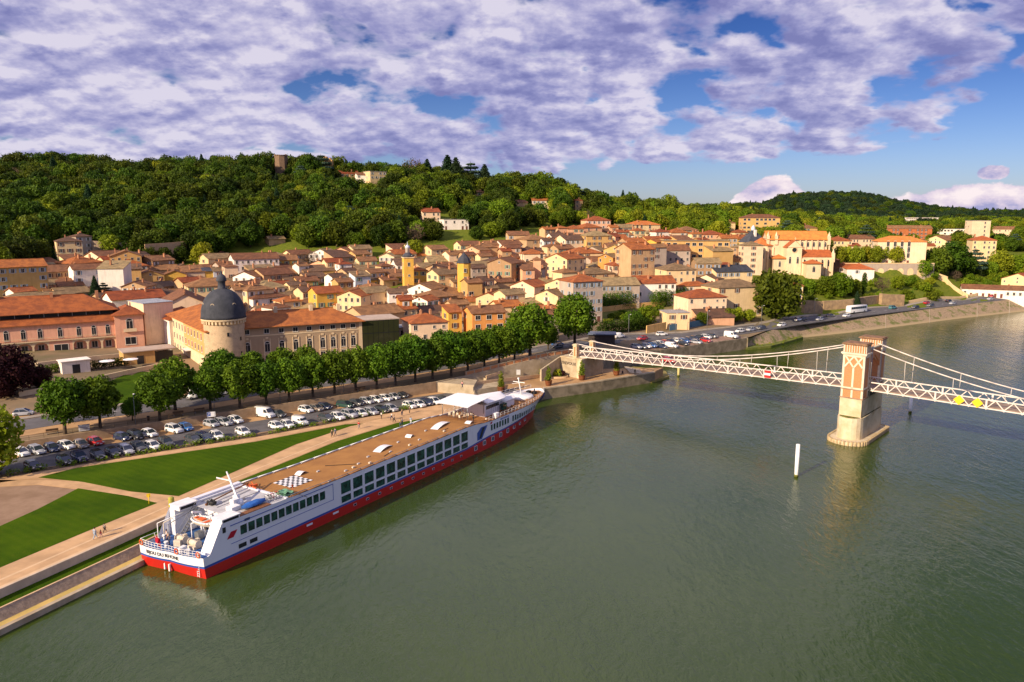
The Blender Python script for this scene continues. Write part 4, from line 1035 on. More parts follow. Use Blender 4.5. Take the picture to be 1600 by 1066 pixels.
# bow: white raised platform, mast, rail, anchor gear
mb = MB(); mb.lathe([(3.0, 0), (3.0, 0.55), (2.7, 0.75), (0.01, 0.8)], (92.2, 0.6, 5.1), 20); mb.build('bow_platform', WHITE, ship)
mb = MB(); mb.tube((92.4, 0.5, 5.8), (91.2, 0.7, 9.9), 0.2, 0.1, 8); mb.beam((91.5, -0.9, 9.0), (91.5, 2.3, 9.0), 0.14, 0.14); mb.box((91.3, 0.7, 9.95), (0.4, 0.4, 0.3)); mb.beam((91.5, 0.7, 8.8), (91.5, 2.6, 8.4), 0.06, 0.06); mb.build('mast', WHITE, ship)
for s_ in (-1, 1):
    mb = MB(); pp = [(x, s_ * (hwid(x, 1.0) - 0.05), zt(x)) for x in np.arange(69, 99.6, 1.5)]
    for p in pp: mb.tube(p, (p[0], p[1], p[2] + 0.95), 0.03, n=4)
    for dz_ in (0.95, 0.5): mb.path([(p[0], p[1], p[2] + dz_) for p in pp], 0.028, 4)
    mb.build('bow_rail', WHITE, ship)
mb = MB(); mb.box((96.5, -0.6, 5.6), (1.2, 0.8, 0.6)); mb.box((96.5, 1.0, 5.6), (1.2, 0.8, 0.6)); mb.tube((97.6, 0, 5.3), (97.6, 0, 6.3), 0.15, n=8); mb.build('anchor_winch', BLACK, ship)
# fittings along the deck edge: white capstan-like boxes
mb = MB()
for a, b_ in ((552, 729), (578, 722), (640, 694), (694, 672), (760, 648), (380, 781), (412, 783)):
    x, y = SL(a, b_, 6.5); MB().box((x, max(-5.3, y), zt(x) + 0.05), (0.5, 0.3, 0.25)).build('edge_fitting', CREAM, ship)
# deck chairs and tables
def simple_seat(kind, x, y, a, material, z, label, group):
    o = thing(kind, label, 'chair' if kind != 'deck_table' else 'table', (*ship_w(x, y), z), math.atan2(SHIP_F.y, SHIP_F.x) + a, group)
    if kind == 'deck_table':
        MB().lathe([(0.45, 0.7), (0.45, 0.74)], n=12).build('tabletop', material, o); MB().lathe([(0.25, 0), (0.04, 0.04), (0.04, 0.7)], n=8).build('pedestal', STEEL, o)
    else:
        MB().box((0, 0, 0.44), (0.46, 0.46, 0.05)).build('seat', material, o); MB().box((-0.22, 0, 0.72), (0.05, 0.46, 0.55)).build('backrest', material, o)
        for sx in (-0.2, 0.2):
            for sy in (-0.2, 0.2): MB().box((sx, sy, 0.21), (0.04, 0.04, 0.42)).build('leg', STEEL, o)
    return o
rn = random.Random(11)
rattan = mat('rattan', (0.32, 0.17, 0.08), 0.8, 0.2, 3)
first = {}
def seat_at(kind, x, y, z, label, group, material):
    a = rn.uniform(0, 6.28)
    if (kind, material.name) not in first: first[(kind, material.name)] = simple_seat(kind, x, y, a, material, z, label, group)
    else:
        o = copy_tree(first[(kind, material.name)]); o.location = (*ship_w(x, y), z); o.rotation_euler = (0, 0, math.atan2(SHIP_F.y, SHIP_F.x) + a); o['label'] = label; o['group'] = group
for i in range(7):
    for j, yy in enumerate((-4.4, -3.2)):
        x = 79.5 + i * 1.75 + 0.4 * j
        if hwid(x, 1) < abs(yy) + 0.9: continue
        seat_at('deck_chair', x, yy, zt(x) - 0.43, 'brown rattan chair on the fore deck of the ship near the lounge windows', 'chairs crowded on the fore deck', rattan)
for i in range(5):
    x = 80.3 + 2.6 * i; 
    if hwid(x, 1) < 4.6: continue
    seat_at('deck_table', x, -3.8, zt(x) - 0.43, 'round brown table between rattan chairs on the fore deck', 'tables on the fore deck', rattan)
for i in range(4):
    for j, yy in enumerate((0.2, 2.0, 3.4)):
        seat_at('deck_chair', 67.0 + i * 1.4 + 0.3 * j, yy, zt(67 + i) - 0.1, 'cream chair in the shade under the ship awning', 'chairs under the awning', CREAM)
# ------------------------------------------------------------------ suspension bridge
BP = Vector((76.6, 164.0, 0)); BD = Vector((0.749, -0.663, 0)); BN = Vector((0.663, 0.749, 0))
BR_RZ = math.atan2(BD.y, BD.x)
PALE = mat('bridge_limestone', (0.62, 0.53, 0.38), 0.9, 0.16, 0.5, col2=(0.47, 0.37, 0.22), bump=0.25, bscale=3)
BRIDGEW = mat('bridge_white_paint', (0.70, 0.63, 0.58), 0.5, 0.08, 0.8)
DECKB = mat('bridge_deck', (0.30, 0.22, 0.17), 0.85, 0.15, 0.4)
def brickmat(name, c1, c2, mortar, scale=3.0):
    m = bpy.data.materials.new(name); m.use_nodes = True
    t = NT(m.node_tree); b = t.n['Principled BSDF']; tc = t.add('ShaderNodeTexCoord')
    sp = t.add('ShaderNodeSeparateXYZ'); t.l.new(tc.outputs['Object'], sp.inputs[0])
    v = t.add('ShaderNodeCombineXYZ', inp={0: t.math('ADD', sp.outputs[0], sp.outputs[1]), 1: sp.outputs[2], 2: 0.0})
    br = t.add('ShaderNodeTexBrick', inp={'Vector': v.outputs[0], 'Color1': (*c1, 1), 'Color2': (*c2, 1), 'Mortar': (*mortar, 1), 'Scale': scale})
    br.inputs['Mortar Size'].default_value = 0.012
    n = t.noise(tc.outputs['Object'], 0.8, 4, 0.65)
    t.l.new(t.mix(t.math('MULTIPLY', t.smooth(n, 0.45, 0.7), 0.5), br.outputs[0], (*[x * 0.6 for x in mortar], 1)), b.inputs['Base Color']); b.inputs['Roughness'].default_value = 0.9
    MATS[name] = m; return m
BRICKM = brickmat('orange_brick', (0.54, 0.22, 0.08), (0.45, 0.16, 0.06), (0.52, 0.33, 0.18))
MOSS = mat('moss', (0.16, 0.16, 0.03), 0.95, 0.3, 2)
br = thing('suspension_bridge', 'white suspension footbridge crossing the river from the esplanade to the right', 'bridge', BP, BR_RZ)
# local frame: x along the bridge away from the town, y across (away from the viewer), origin at the pier
def zdeck(s): return float(np.interp(s, [-78, -40, 0, 30, 120], [8.55, 9.9, 10.9, 10.5, 7.0]))
XA, XB = -75.0, 115.0
# deck and girders
mb = MB(); xs = np.arange(XA - 3, XB + 0.1, 3.0)
for a, b_ in zip(xs, xs[1:]):
    mb.add([(a, -2.7, zdeck(a)), (b_, -2.7, zdeck(b_)), (b_, 2.7, zdeck(b_)), (a, 2.7, zdeck(a)), (a, -2.7, zdeck(a) + 0.22), (b_, -2.7, zdeck(b_) + 0.22), (b_, 2.7, zdeck(b_) + 0.22), (a, 2.7, zdeck(a) + 0.22)],
           [(0, 3, 2, 1), (4, 5, 6, 7), (0, 1, 5, 4), (2, 3, 7, 6)])
mb.build('deck', DECKB, br)
mb = MB()
for x in np.arange(XA, XB, 3.0): mb.box((x, 0, zdeck(x) - 0.15), (0.2, 6.2, 0.28))
mb.build('cross_beam', BRIDGEW, br).__setitem__('kind', 'stuff')
TH = 1.7
for s_ in (-1, 1):
    y = s_ * 3.0; mb = MB()
    for a, b_ in zip(xs, xs[1:]):
        mb.beam((a, y, zdeck(a) - 0.05), (b_, y, zdeck(b_) - 0.05), 0.24, 0.22); mb.beam((a, y, zdeck(a) + TH), (b_, y, zdeck(b_) + TH), 0.26, 0.22)
        mid = (a + b_) / 2; zm = zdeck(mid)
        mb.beam((a, y, zdeck(a)), (mid, y, zm + TH), 0.15, 0.17); mb.beam((mid, y, zm + TH), (b_, y, zdeck(b_)), 0.15, 0.17)
    for x in np.arange(XA, XB, 9.0): mb.box((x, y, zdeck(x) + TH / 2), (0.32, 0.3, TH))
    mb.build('truss_girder', BRIDGEW, br)
# cables and hangers
def zcab(s):
    if s >= 0: L = 44.0; return zdeck(s) + 1.9 + (20.6 - zdeck(0) - 1.9) * (max(0.0, 1 - s / L)) ** 1.75 if s < L else zdeck(s) + 1.9 + (s - L) * 0.06
    L = 50.0; q = -s
    return zdeck(s) + 1.75 + (20.6 - zdeck(0) - 1.75) * (1 - q / L) ** 1.75 if q < L else zdeck(s) + 1.75 + 1.8 * ((q - L) / 25.0) ** 1.5
for s_ in (-1, 1):
    y = s_ * 3.35; ss = list(np.arange(XA, -1.9, 3.0)) + [-1.5]
    cb = MB().path([(s, y, zcab(s)) for s in ss], 0.13, 6).build('suspension_cable', BRIDGEW, br)
    for s in np.arange(-45.0, -2, 9.0): MB().tube((s, y, zcab(s)), (s, s_ * 3.0, zdeck(s) + TH), 0.05, n=5).build('hanger', BRIDGEW, cb)
    ss = [1.5] + list(np.arange(3.0, XB - 35, 3.0))
    cb = MB().path([(s, y, zcab(s)) for s in ss], 0.13, 6).build('suspension_cable', BRIDGEW, br)
    for s in np.arange(9.0, 44, 9.0): MB().tube((s, y, zcab(s)), (s, s_ * 3.0, zdeck(s) + TH), 0.05, n=5).build('hanger', BRIDGEW, cb)
# pier
pr = MB(); W2, L2 = 2.25, 6.9
def nose(w, l, r, n=8):
    pts = [(w, l), (-w, l), (-w, -l)]
    pts += [(-w * math.cos(math.pi * k / n), -l - r * math.sin(math.pi * k / n)) for k in range(1, n)]
    return pts + [(w, -l)]
pr.prism(nose(W2, L2 + 0.3, 0.0, 2)[:3] + [(W2, -L2 - 0.3)], -3, 9.3)
pier = pr.build('pier', PALE, br)
mb = MB(); mb.prism(nose(W2 + 0.35, L2 - 0.6, 2.6), -3, 5.4); mb.build('cutwater', PALE, pier)
mb = MB(); mb.prism(nose(W2 + 0.1, L2 - 0.7, 2.3), 5.4, 5.55); mb.build('moss', MOSS, pier)
mb = MB()
out_pts = [(W2 + 1.7, L2 + 0.8), (0, L2 + 2.4), (-W2 - 1.7, L2 + 0.8), (-W2 - 1.7, -L2 - 0.5)] + [(-(W2 + 1.7) * math.cos(math.pi * k / 8), -L2 - 0.5 - 3.4 * math.sin(math.pi * k / 8)) for k in range(1, 8)] + [(W2 + 1.7, -L2 - 0.5)]
mb.prism(out_pts, -3, 0.75); mb.build('footing', PALE, pier)
# sheet piles round the footing
n_ = len(out_pts); mb = MB()
for i in range(n_):
    a = Vector(out_pts[i]); b_ = Vector(out_pts[(i + 1) % n_]); L_ = (b_ - a).length; k = int(L_ / 0.55)
    for j in range(k):
        p = a.lerp(b_, (j + 0.5) / k); mb.tube((p.x, p.y, -1), (p.x, p.y, 0.95), 0.24, n=6)
o = mb.build('sheet_pile', mat('pile_stone', (0.48, 0.36, 0.20), 0.9, 0.2, 1), pier); o['kind'] = 'stuff'
# ledges
for z, g in ((9.3, 0.35), (11.2, 0.18)):
    for s_ in (-1, 1): mb = MB(); mb.box((0, s_ * 5.3, z + 0.12), (2 * W2 + g, 3.3 + g, 0.24)); mb.build('ledge', mat('ledge_stone', (0.36, 0.24, 0.16), 0.9, 0.2, 1), pier)
# arch of the opening below the deck
mb = MB(); mb.box((0, 0, 9.9), (2 * W2 - 0.3, 6.0, 1.2)); mb.build('bearing', mat('dark_stone', (0.14, 0.12, 0.10), 0.9, 0.2, 1), pier)
for s_ in (-1, 1):
    yc = s_ * 5.3; hw2 = 1.7
    mb = MB(); mb.box((0, yc, 15.2), (2 * W2 - 0.16, 2 * hw2 - 0.16, 11.4)); py_ = mb.build('pylon', BRICKM, br)
    mb = MB(); T = 0.42
    for sx in (-1, 1):
        for sy in (-1, 1): mb.box((sx * (W2 - T / 2), yc + sy * (hw2 - T / 2), 14.2), (T, T, 9.4))
    # frames: outer face bands, Y tracery in pale stone on the two long faces
    for sy in (-1, 1):
        yf = yc + sy * (hw2 + 0.0)
        mb.box((0, yf - sy * 0.09, 14.3), (0.36, 0.2, 6.2)) if False else None
        mb.box((0, yf - sy * 0.07, 12.7 + 1.1), (0.4, 0.2, 4.6)); mb.box((0, yf - sy * 0.07, 11.55), (2 * W2 - 0.8, 0.2, 0.4)); mb.box((0, yf - sy * 0.07, 18.55), (2 * W2 - 0.8, 0.2, 0.5)); mb.box((0, yf - sy * 0.07, 10.35), (0.4, 0.2, 1.6))
        for sx in (-1, 1):
            mb.beam((0, yf - sy * 0.07, 16.0), (sx * 1.75, yf - sy * 0.07, 18.4), 0.2, 0.34); mb.beam((sx * 1.8, yf - sy * 0.075, 16.1), (sx * 0.05, yf - sy * 0.075, 18.4), 0.2, 0.34)
    for sx in (-1, 1):
        xf = sx * (W2 + 0.0)
        mb.box((xf - sx * 0.07, yc, 18.5), (0.2, 2 * hw2 - 0.8, 0.6)); mb.box((xf - sx * 0.07, yc, 11.55), (0.2, 2 * hw2 - 0.8, 0.4))
    mb.build('stone_tracery', mat('tracery_stone', (0.72, 0.62, 0.48), 0.85, 0.1, 1), py_)
    mb = MB(); mb.box((0, yc, 19.05), (2 * W2 + 0.7, 2 * hw2 + 0.7, 0.3))
    for k in range(9):
        for sy in (-1, 1): mb.box((-W2 + 0.25 + k * (2 * W2 - 0.5) / 8, yc + sy * (hw2 + 0.02), 20.0), (0.16, 0.14, 1.5))
    for k in range(6):
        for sx in (-1, 1): mb.box((sx * (W2 + 0.02), yc - hw2 + 0.3 + k * (2 * hw2 - 0.6) / 5, 20.0), (0.14, 0.16, 1.5))
    mb.box((0, yc, 18.8), (2 * W2 + 0.4, 2 * hw2 + 0.4, 0.2)); mb.build('cornice', mat('tracery_stone', (0, 0, 0)), py_)
    mb = MB(); mb.box((0, yc, 20.98), (2 * W2 + 0.6, 2 * hw2 + 0.6, 0.18)); mb.box((0, yc, 21.15), (2 * W2 + 0.2, 2 * hw2 + 0.2, 0.16)); mb.build('capping', mat('cap_brown', (0.28, 0.16, 0.09), 0.9, 0.2, 1), py_)
# pointed arch between the pylons, carried over the deck
gap = 3.6
for sx in (-1, 1):
    mb = MB(); x = sx * 1.9
    for k in range(8):
        a0 = k / 8; a1 = (k + 1) / 8
        for s_ in (-1, 1):
            y0 = s_ * gap * (1 - a0); y1 = s_ * gap * (1 - a1); z0 = 15.2 + 3.0 * a0 ** 0.6; z1 = 15.2 + 3.0 * a1 ** 0.6
            mb.add([(x - 0.2, y0, z0), (x + 0.2, y0, z0), (x + 0.2, y1, z1), (x - 0.2, y1, z1), (x - 0.2, y0, 19.6), (x + 0.2, y0, 19.6), (x + 0.2, y1, 19.6), (x - 0.2, y1, 19.6)],
                   [(0, 1, 2, 3), (4, 5, 6, 7), (0, 1, 5, 4), (2, 3, 7, 6), (0, 3, 7, 4), (1, 2, 6, 5)])
    mb.build('portal_arch', BRICKM, br)
mb = MB()
for x in (-1.9, 1.9): mb.box((x, 0, 19.75), (0.6, 7.2, 0.3))
mb.build('portal_beam', PALE, br)
# service ladder and pipes on the downstream faces
mb = MB()
for dx_ in (0, 0.5): mb.tube((W2 + 0.3, -3.3 - dx_, 9.3), (W2 + 0.3, -3.3 - dx_, 20.6), 0.05, n=4)
for k in range(28): mb.tube((W2 + 0.3, -3.3, 9.5 + k * 0.4), (W2 + 0.3, -3.8, 9.5 + k * 0.4), 0.025, n=3)
mb.tube((W2 + 0.25, 3.3, 9.3), (W2 + 0.25, 3.3, 20.6), 0.08, n=5)
mb.build('service_ladder', STEEL, br)
# small towers at the bridge head
for s_ in (-1, 1):
    y = s_ * 3.9; mb = MB(); zb_ = 8.2
    mb.box((XA, y, zb_ + 1.9), (1.25, 1.25, 3.6)); tw = mb.build('entrance_pillar', PALE, br)
    mb = MB(); mb.box((XA - 0.0, y - 0.64, zb_ + 2.0), (0.55, 0.06, 2.6)); mb.box((XA + 0.64, y, zb_ + 2.0), (0.06, 0.55, 2.6)); mb.build('brick_panel', BRICKM, tw)
    mb = MB(); mb.box((XA, y, zb_ + 3.8), (1.6, 1.6, 0.25)); mb.box((XA, y, zb_ + 4.0), (1.2, 1.2, 0.2)); mb.build('pillar_cap', PALE, tw)
# abutment under the bridge head with the town name
def bw(x, y): v_ = BP + BD * x + BN * y; return (v_.x, v_.y)
ab = thing('bridge_abutment', 'pale stone abutment under the bridge head, lettered TREVOUX', 'abutment', (*bw(-78, 0), 0), BR_RZ)
MB().prism([(-1.5, -5.2), (6.0, -5.2), (6.0, 5.2), (-1.5, 5.2)], 0.5, 8.3).build('wall', STONE_L, ab)
mb = MB(); mb.prism([(-1.6, -5.3), (6.1, -5.3), (6.1, 5.3), (-1.6, 5.3)], 8.3, 8.5); mb.box((5.2, -5.0, 4.4), (1.4, 1.0, 7.8)); mb.build('coping', PALE, ab)
wl = [PZ(843, 596, ZP), PZ(872, 589, ZP)]
ang_name = None
# side wall with letters
pA = Vector(PZ(846, 596, ZP)); pB = Vector(bw(-79.4, -5.3)); dv = (pB - pA); an = math.atan2(dv.y, dv.x); Lw = dv.length
sw = thing('wing_wall', 'pale sloping wing wall left of the lettered abutment, behind the flower bed', 'wall', (pA.x, pA.y, 0), an)
MB().add([(0, 0, 2.5), (Lw, 0, 2.5), (Lw, 0.5, 2.5), (0, 0.5, 2.5), (0, 0, 6.2), (Lw, 0, 8.3), (Lw, 0.5, 8.3), (0, 0.5, 6.2)], [(0, 1, 5, 4), (1, 2, 6, 5), (2, 3, 7, 6), (3, 0, 4, 7), (4, 5, 6, 7)]) if False else None
mb = MB(); mb.add([(0, 0, 2.5), (Lw, 0, 2.5), (Lw, 0.5, 2.5), (0, 0.5, 2.5), (0, 0, 6.2), (Lw, 0, 8.3), (Lw, 0.5, 8.3), (0, 0.5, 6.2)], [(0, 1, 5, 4), (1, 2, 6, 5), (2, 3, 7, 6), (3, 0, 4, 7), (4, 5, 6, 7)]); mb.build('wall', STONE_L, sw)
text_mesh('lettering', 'TREVOUX', 1.15, lambda u_, v_: (1.5 + u_, -5.27, 6.4 + v_), mat('dark_lettering', (0.06, 0.04, 0.035), 0.7, 0.1, 1), ab, bold=0.02)
# brick balustrade along the ramp behind the esplanade
bal = [(727, 587, 5.8), (843, 559, 8.2), (893, 551, 8.5)]
for k in range(2):
    a = Vector((*PZ(*bal[k]), bal[k][2])); b_ = Vector((*PZ(*bal[k + 1]), bal[k + 1][2])); d = b_ - a; L_ = math.hypot(d.x, d.y); rz = math.atan2(d.y, d.x); sl = (b_.z - a.z) / L_
    bo = thing('balustrade', ['brick balustrade with a pale rail climbing the ramp above the esplanade', 'short brick balustrade beside the pillars of the bridge head'][k], 'balustrade', a, rz)
    mb = MB(); mb.add([(0, -0.15, 0), (L_, -0.15, L_ * sl), (L_, 0.15, L_ * sl), (0, 0.15, 0), (0, -0.15, 0.95), (L_, -0.15, 0.95 + L_ * sl), (L_, 0.15, 0.95 + L_ * sl), (0, 0.15, 0.95)], [(0, 1, 5, 4), (1, 2, 6, 5), (2, 3, 7, 6), (3, 0, 4, 7), (4, 5, 6, 7)]); mb.build('brick_infill', BRICKM, bo)
    mb = MB(); mb.beam((0, 0, 1.03), (L_, 0, 1.03 + L_ * sl), 0.45, 0.16); mb.build('rail', STONE_L, bo)
    for j in range(int(L_ / 2.5) + 1):
        x = min(L_ - 0.2, j * 2.5 + 0.2); MB().box((x, 0, 0.6 + x * sl), (0.34, 0.42, 1.1)).build('post', STONE_L, bo)
# pale ramp and stairs in front of the balustrade
def px3(l): return [PZ(a, b_, c_) for a, b_, c_ in l]
st = thing('stairway', 'pale stone stair block between the car park and the esplanade', 'stairs', (*PZ(710, 615, ZP), 0))
L0 = Vector(PZ(710, 615, ZP))
def loc(l): return [(x - L0.x, y - L0.y) for x, y in l]
MB().prism(loc([PZ(681, 613, ZP), PZ(741, 618, ZP), PZ(746, 609, ZP), PZ(690, 602, ZP)]), 2.8, 5.6).build('platform', STONE_L, st)
MB().prism(loc([PZ(741, 618, ZP), PZ(780, 612, ZP), PZ(782, 604, ZP), PZ(745, 608, ZP)]), 2.8, 4.4).build('landing', STONE_L, st)
a = Vector(PZ(742, 611, ZP)); b_ = Vector(PZ(846, 590, ZP))
rampo = thing('ramp', 'long low stone ramp running along the back of the esplanade', 'ramp', (a.x, a.y, 0), math.atan2((b_ - a).y, (b_ - a).x)); Lr = (b_ - a).length
mb = MB(); mb.add([(0, 0, 2.8), (Lr, 0, 2.8), (Lr, 2.6, 2.8), (0, 2.6, 2.8), (0, 0, 4.6), (Lr, 0, 3.1), (Lr, 2.6, 3.1), (0, 2.6, 4.6)], [(0, 1, 5, 4), (1, 2, 6, 5), (2, 3, 7, 6), (3, 0, 4, 7), (4, 5, 6, 7)]); mb.build('slope', STONE_L, rampo)
mb = MB(); mb.beam((0, 0.1, 5.0), (Lr, 0.1, 3.5), 0.25, 0.9); mb.build('parapet', PATHEDGE, rampo)
a = Vector(PZ(760, 601, ZP)); b_ = Vector(PZ(845, 578, ZP + 1.0))
rampo = thing('ramp', 'upper pale stone ramp below the brick balustrade', 'ramp', (a.x, a.y, 0), math.atan2((b_ - a).y, (b_ - a).x)); Lr = (b_ - a).length
mb = MB(); mb.add([(0, 0, 2.8), (Lr, 0, 2.8), (Lr, 2.0, 2.8), (0, 2.0, 2.8), (0, 0, 4.6), (Lr, 0, 6.3), (Lr, 2.0, 6.3), (0, 2.0, 4.6)], [(0, 1, 5, 4), (1, 2, 6, 5), (2, 3, 7, 6), (3, 0, 4, 7), (4, 5, 6, 7)]); mb.build('slope', STONE_L, rampo)
mb = MB(); mb.beam((0, 0.1, 5.0), (Lr, 0.1, 6.7), 0.25, 0.8); mb.build('parapet', PATHEDGE, rampo)
# steps going down to the water at the end of the esplanade
sd_ = thing('quay_steps', 'stone steps and ramp descending to the water below the bridge', 'steps', (*PZ(1000, 583, ZP), 0))
L0 = Vector(PZ(1000, 583, ZP))
for k in range(3):
    q = loc([PZ(975 + 8 * k, 574 + 1.2 * k, ZP), PZ(983 + 8 * k, 575 + 1.2 * k, ZP), PZ(992 + 6 * k, 585 - 0.1 * k, ZP), PZ(984 + 6 * k, 584 - 0.1 * k, ZP)])
    MB().prism(q, ZP - 0.1, ZP + 0.35 - 0.1 * k).build('step', STONE_L, sd_)
# signs on the bridge
def sgn(name, label, x, z, fn, cat='sign'):
    o = thing(name, label, cat, (*bw(x, -3.3), zdeck(x) + z), BR_RZ); fn(o); return o
REDS = mat('sign_red', (0.60, 0.02, 0.02), 0.5, 0.05, 2); YEL = mat('sign_yellow', (0.85, 0.58, 0.02), 0.5, 0.05, 2)
def s1(o):
    MB().box((0, 0, 0), (1.5, 0.08, 1.7)).build('board', REDS, o); MB().box((0, -0.06, 0), (1.5, 0.06, 0.5)).build('white_bar', WHITE, o)
sx1 = (1199 - 0)
def along(px):   # station on the near girder seen at px
    best = min(np.arange(-75, 60, 0.1), key=lambda s: abs(PX(bw(s, -3.3)[0], bw(s, -3.3)[1], zdeck(s) + 0.8)[0] - px)); return float(best)
sgn('river_sign', 'red sign board with a white bar on the bridge girder', along(1199), 0.85, s1)
def dia(o):
    mb = MB(); s = 1.0; mb.add([(0, 0, -s), (s, 0, 0), (0, 0, s), (-s, 0, 0), (0, -0.08, -s), (s, -0.08, 0), (0, -0.08, s), (-s, -0.08, 0)], [(3, 2, 1, 0), (4, 5, 6, 7), (0, 1, 5, 4), (1, 2, 6, 5), (2, 3, 7, 6), (3, 0, 4, 7)]); mb.build('board', YEL, o)
sgn('river_sign', 'yellow diamond sign on the bridge girder, the one nearer the pier', along(1498), 0.85, dia)
sgn('river_sign', 'yellow diamond sign on the bridge girder, the one farther from the pier', along(1527), 0.85, dia)
# marker posts in the water
for (px, py, h, lab, c_) in ((1244, 745, 6.2, 'tall white marker post standing in open water left of the bridge pier', WHITE), (1422, 645, 4.9, 'white marker post in the water just right of the bridge pier', WHITE), (1060, 588, 4.9, 'yellowish marker post in the water below the town end of the bridge', mat('post_yellow', (0.62, 0.52, 0.22), 0.6, 0.1, 1))):
    x, y = PZ(px, py, 0); o = thing('marker_post', lab, 'post', (x, y, 0))
    MB().tube((0, 0, -2), (0, 0, h), 0.36, 0.36, 14).build('pile', c_, o); MB().tube((0, 0, 0.0), (0, 0, 0.45), 0.375, 0.375, 14).build('waterline_band', MOSS, o)
# ------------------------------------------------------------------ trees
BARK = mat('bark', (0.11, 0.08, 0.055), 0.95, 0.3, 2.0, bump=0.5, bscale=6)
F_PLANE = foliage('leaves_plane', (0.062, 0.130, 0.007), (0.12, 0.21, 0.010), (0.022, 0.055, 0.005), hue=0.015)
F_OAK = foliage('leaves_oak', (0.044, 0.078, 0.006), (0.088, 0.132, 0.008), (0.013, 0.028, 0.004), hue=0.03, val=0.5)  # leaf colour darkened to stand for cloud shade on the left hill
F_DARK = foliage('leaves_conifer', (0.020, 0.050, 0.020), (0.032, 0.068, 0.024), (0.012, 0.028, 0.012), val=0.2)
F_YEL = foliage('leaves_spring', (0.21, 0.25, 0.012), (0.30, 0.33, 0.016), (0.09, 0.14, 0.008), hue=0.02)
F_BLUE = foliage('leaves_cedar', (0.045, 0.085, 0.055), (0.07, 0.115, 0.075), (0.022, 0.042, 0.028), val=0.2)
F_RED = foliage('leaves_copper', (0.040, 0.012, 0.014), (0.062, 0.018, 0.018), (0.016, 0.007, 0.009), hue=0.01)
F_BARE = foliage('twigs_brown', (0.14, 0.095, 0.065), (0.18, 0.125, 0.085), (0.07, 0.05, 0.035), hue=0.01)
F_SHRUB = foliage('leaves_shrub', (0.11, 0.17, 0.012), (0.17, 0.22, 0.016), (0.04, 0.075, 0.008), hue=0.03, val=0.3)

def leaf_mesh(name, seed, clumps, dens, size, material, inner=0.35, flat=1.0, extra=None):
    """clumps: (x,y,z,r); leaves scattered through the outer shell of each clump"""
    rg = np.random.default_rng(seed); V = []; 
    for (cx, cy, cz, r) in clumps:
        n = max(6, int(dens * r * r))
        d = rg.normal(size=(n, 3)); d /= np.linalg.norm(d, axis=1)[:, None]
        rad = r * (1 - inner * rg.random(n) ** 1.5) * (1 + 0.12 * rg.normal(size=n))
        c = np.array([cx, cy, cz]) + d * rad[:, None] * np.array([1, 1, flat])
        nrm = d + 0.55 * rg.normal(size=(n, 3)); nrm /= np.linalg.norm(nrm, axis=1)[:, None]
        a = np.cross(nrm, rg.normal(size=(n, 3))); a /= np.linalg.norm(a, axis=1)[:, None]; b_ = np.cross(nrm, a)
        s = size * (0.6 + 0.8 * rg.random(n))[:, None]
        V.append(np.stack([c - a * s - b_ * s * 0.6, c + a * s - b_ * s * 0.6, c + a * s * 0.7 + b_ * s * 0.7, c - a * s * 0.7 + b_ * s * 0.7], 1))
    V = np.concatenate(V); n = len(V)
    me = bpy.data.meshes.new(name); me.vertices.add(4 * n); me.vertices.foreach_set('co', V.reshape(-1).astype(np.float32))
    me.loops.add(4 * n); me.loops.foreach_set('vertex_index', np.arange(4 * n, dtype=np.int32)); me.polygons.add(n); me.polygons.foreach_set('loop_start', np.arange(0, 4 * n, 4, dtype=np.int32))
    me.materials.append(material); me.update(calc_edges=True)
    return me
def round_clumps(seed, R_, H_, z0, n, rs, top=1.0, egg=0.0):
    """clumps over an uneven egg: R_ radius, H_ height, z0 underside"""
    rg = np.random.default_rng(seed); L = []
    for i in range(n):
        ph = i * 2.399963 + rg.random() * 0.5; w = (i + 0.5) / n; cz_ = 1 - 2 * w; sr = math.sqrt(1 - cz_ * cz_)
        k = 0.80 + 0.22 * rg.random(); eg = 1 - egg * cz_
        L.append((R_ * sr * k * math.cos(ph) * eg, R_ * sr * k * math.sin(ph) * eg, z0 + H_ / 2 + H_ / 2 * cz_ * k, rs * R_ * (0.75 + 0.5 * rg.random())))
    L.append((0, 0, z0 + H_ / 2, R_ * 0.62))
    return L
def trunk_mesh(name, r, h, limbs, seed, spread=2.0, lh=2.5):
    rg = random.Random(seed); mb = MB(); mb.tube((0, 0, -0.6), (0, 0, h * 0.5), r * 1.15, r * 0.9, 8); top = (rg.uniform(-.2, .2), rg.uniform(-.2, .2), h); mb.tube((0, 0, h * 0.5), top, r * 0.9, r * 0.7, 8)
    for i in range(limbs):
        a = 2 * math.pi * i / limbs + rg.uniform(-.4, .4); q = (top[0] + math.cos(a) * spread * 0.5, top[1] + math.sin(a) * spread * 0.5, h + lh * 0.55)
        mb.tube(top, q, r * 0.5, r * 0.3, 6); mb.tube(q, (top[0] + math.cos(a) * spread, top[1] + math.sin(a) * spread, h + lh * 1.1), r * 0.3, r * 0.12, 5)
    mb.tube(top, (0, 0, h + lh * 1.6), r * 0.6, r * 0.15, 6)
    return mb.mesh(name, BARK)
TREES = {}
def kind(k, crown, trunk): TREES[k] = (crown, trunk)
for i in range(4):   # planes on the promenade, about 9 m tall, 8 m wide
    kind('plane%d' % i, leaf_mesh('crown', 10 + i, round_clumps(10 + i, 3.35, 6.4, 2.9, 34, 0.37, egg=0.10), 95, 0.21, F_PLANE), trunk_mesh('trunk', 0.30, 3.4, 5, 10 + i))
for i in range(4):   # hillside broadleaf, 11 m
    kind('oak%d' % i, leaf_mesh('crown', 30 + i, round_clumps(30 + i, 4.6, 9.0, 1.6, 26, 0.40), 34, 0.34, F_OAK), trunk_mesh('trunk', 0.32, 3.0, 3, 30 + i))
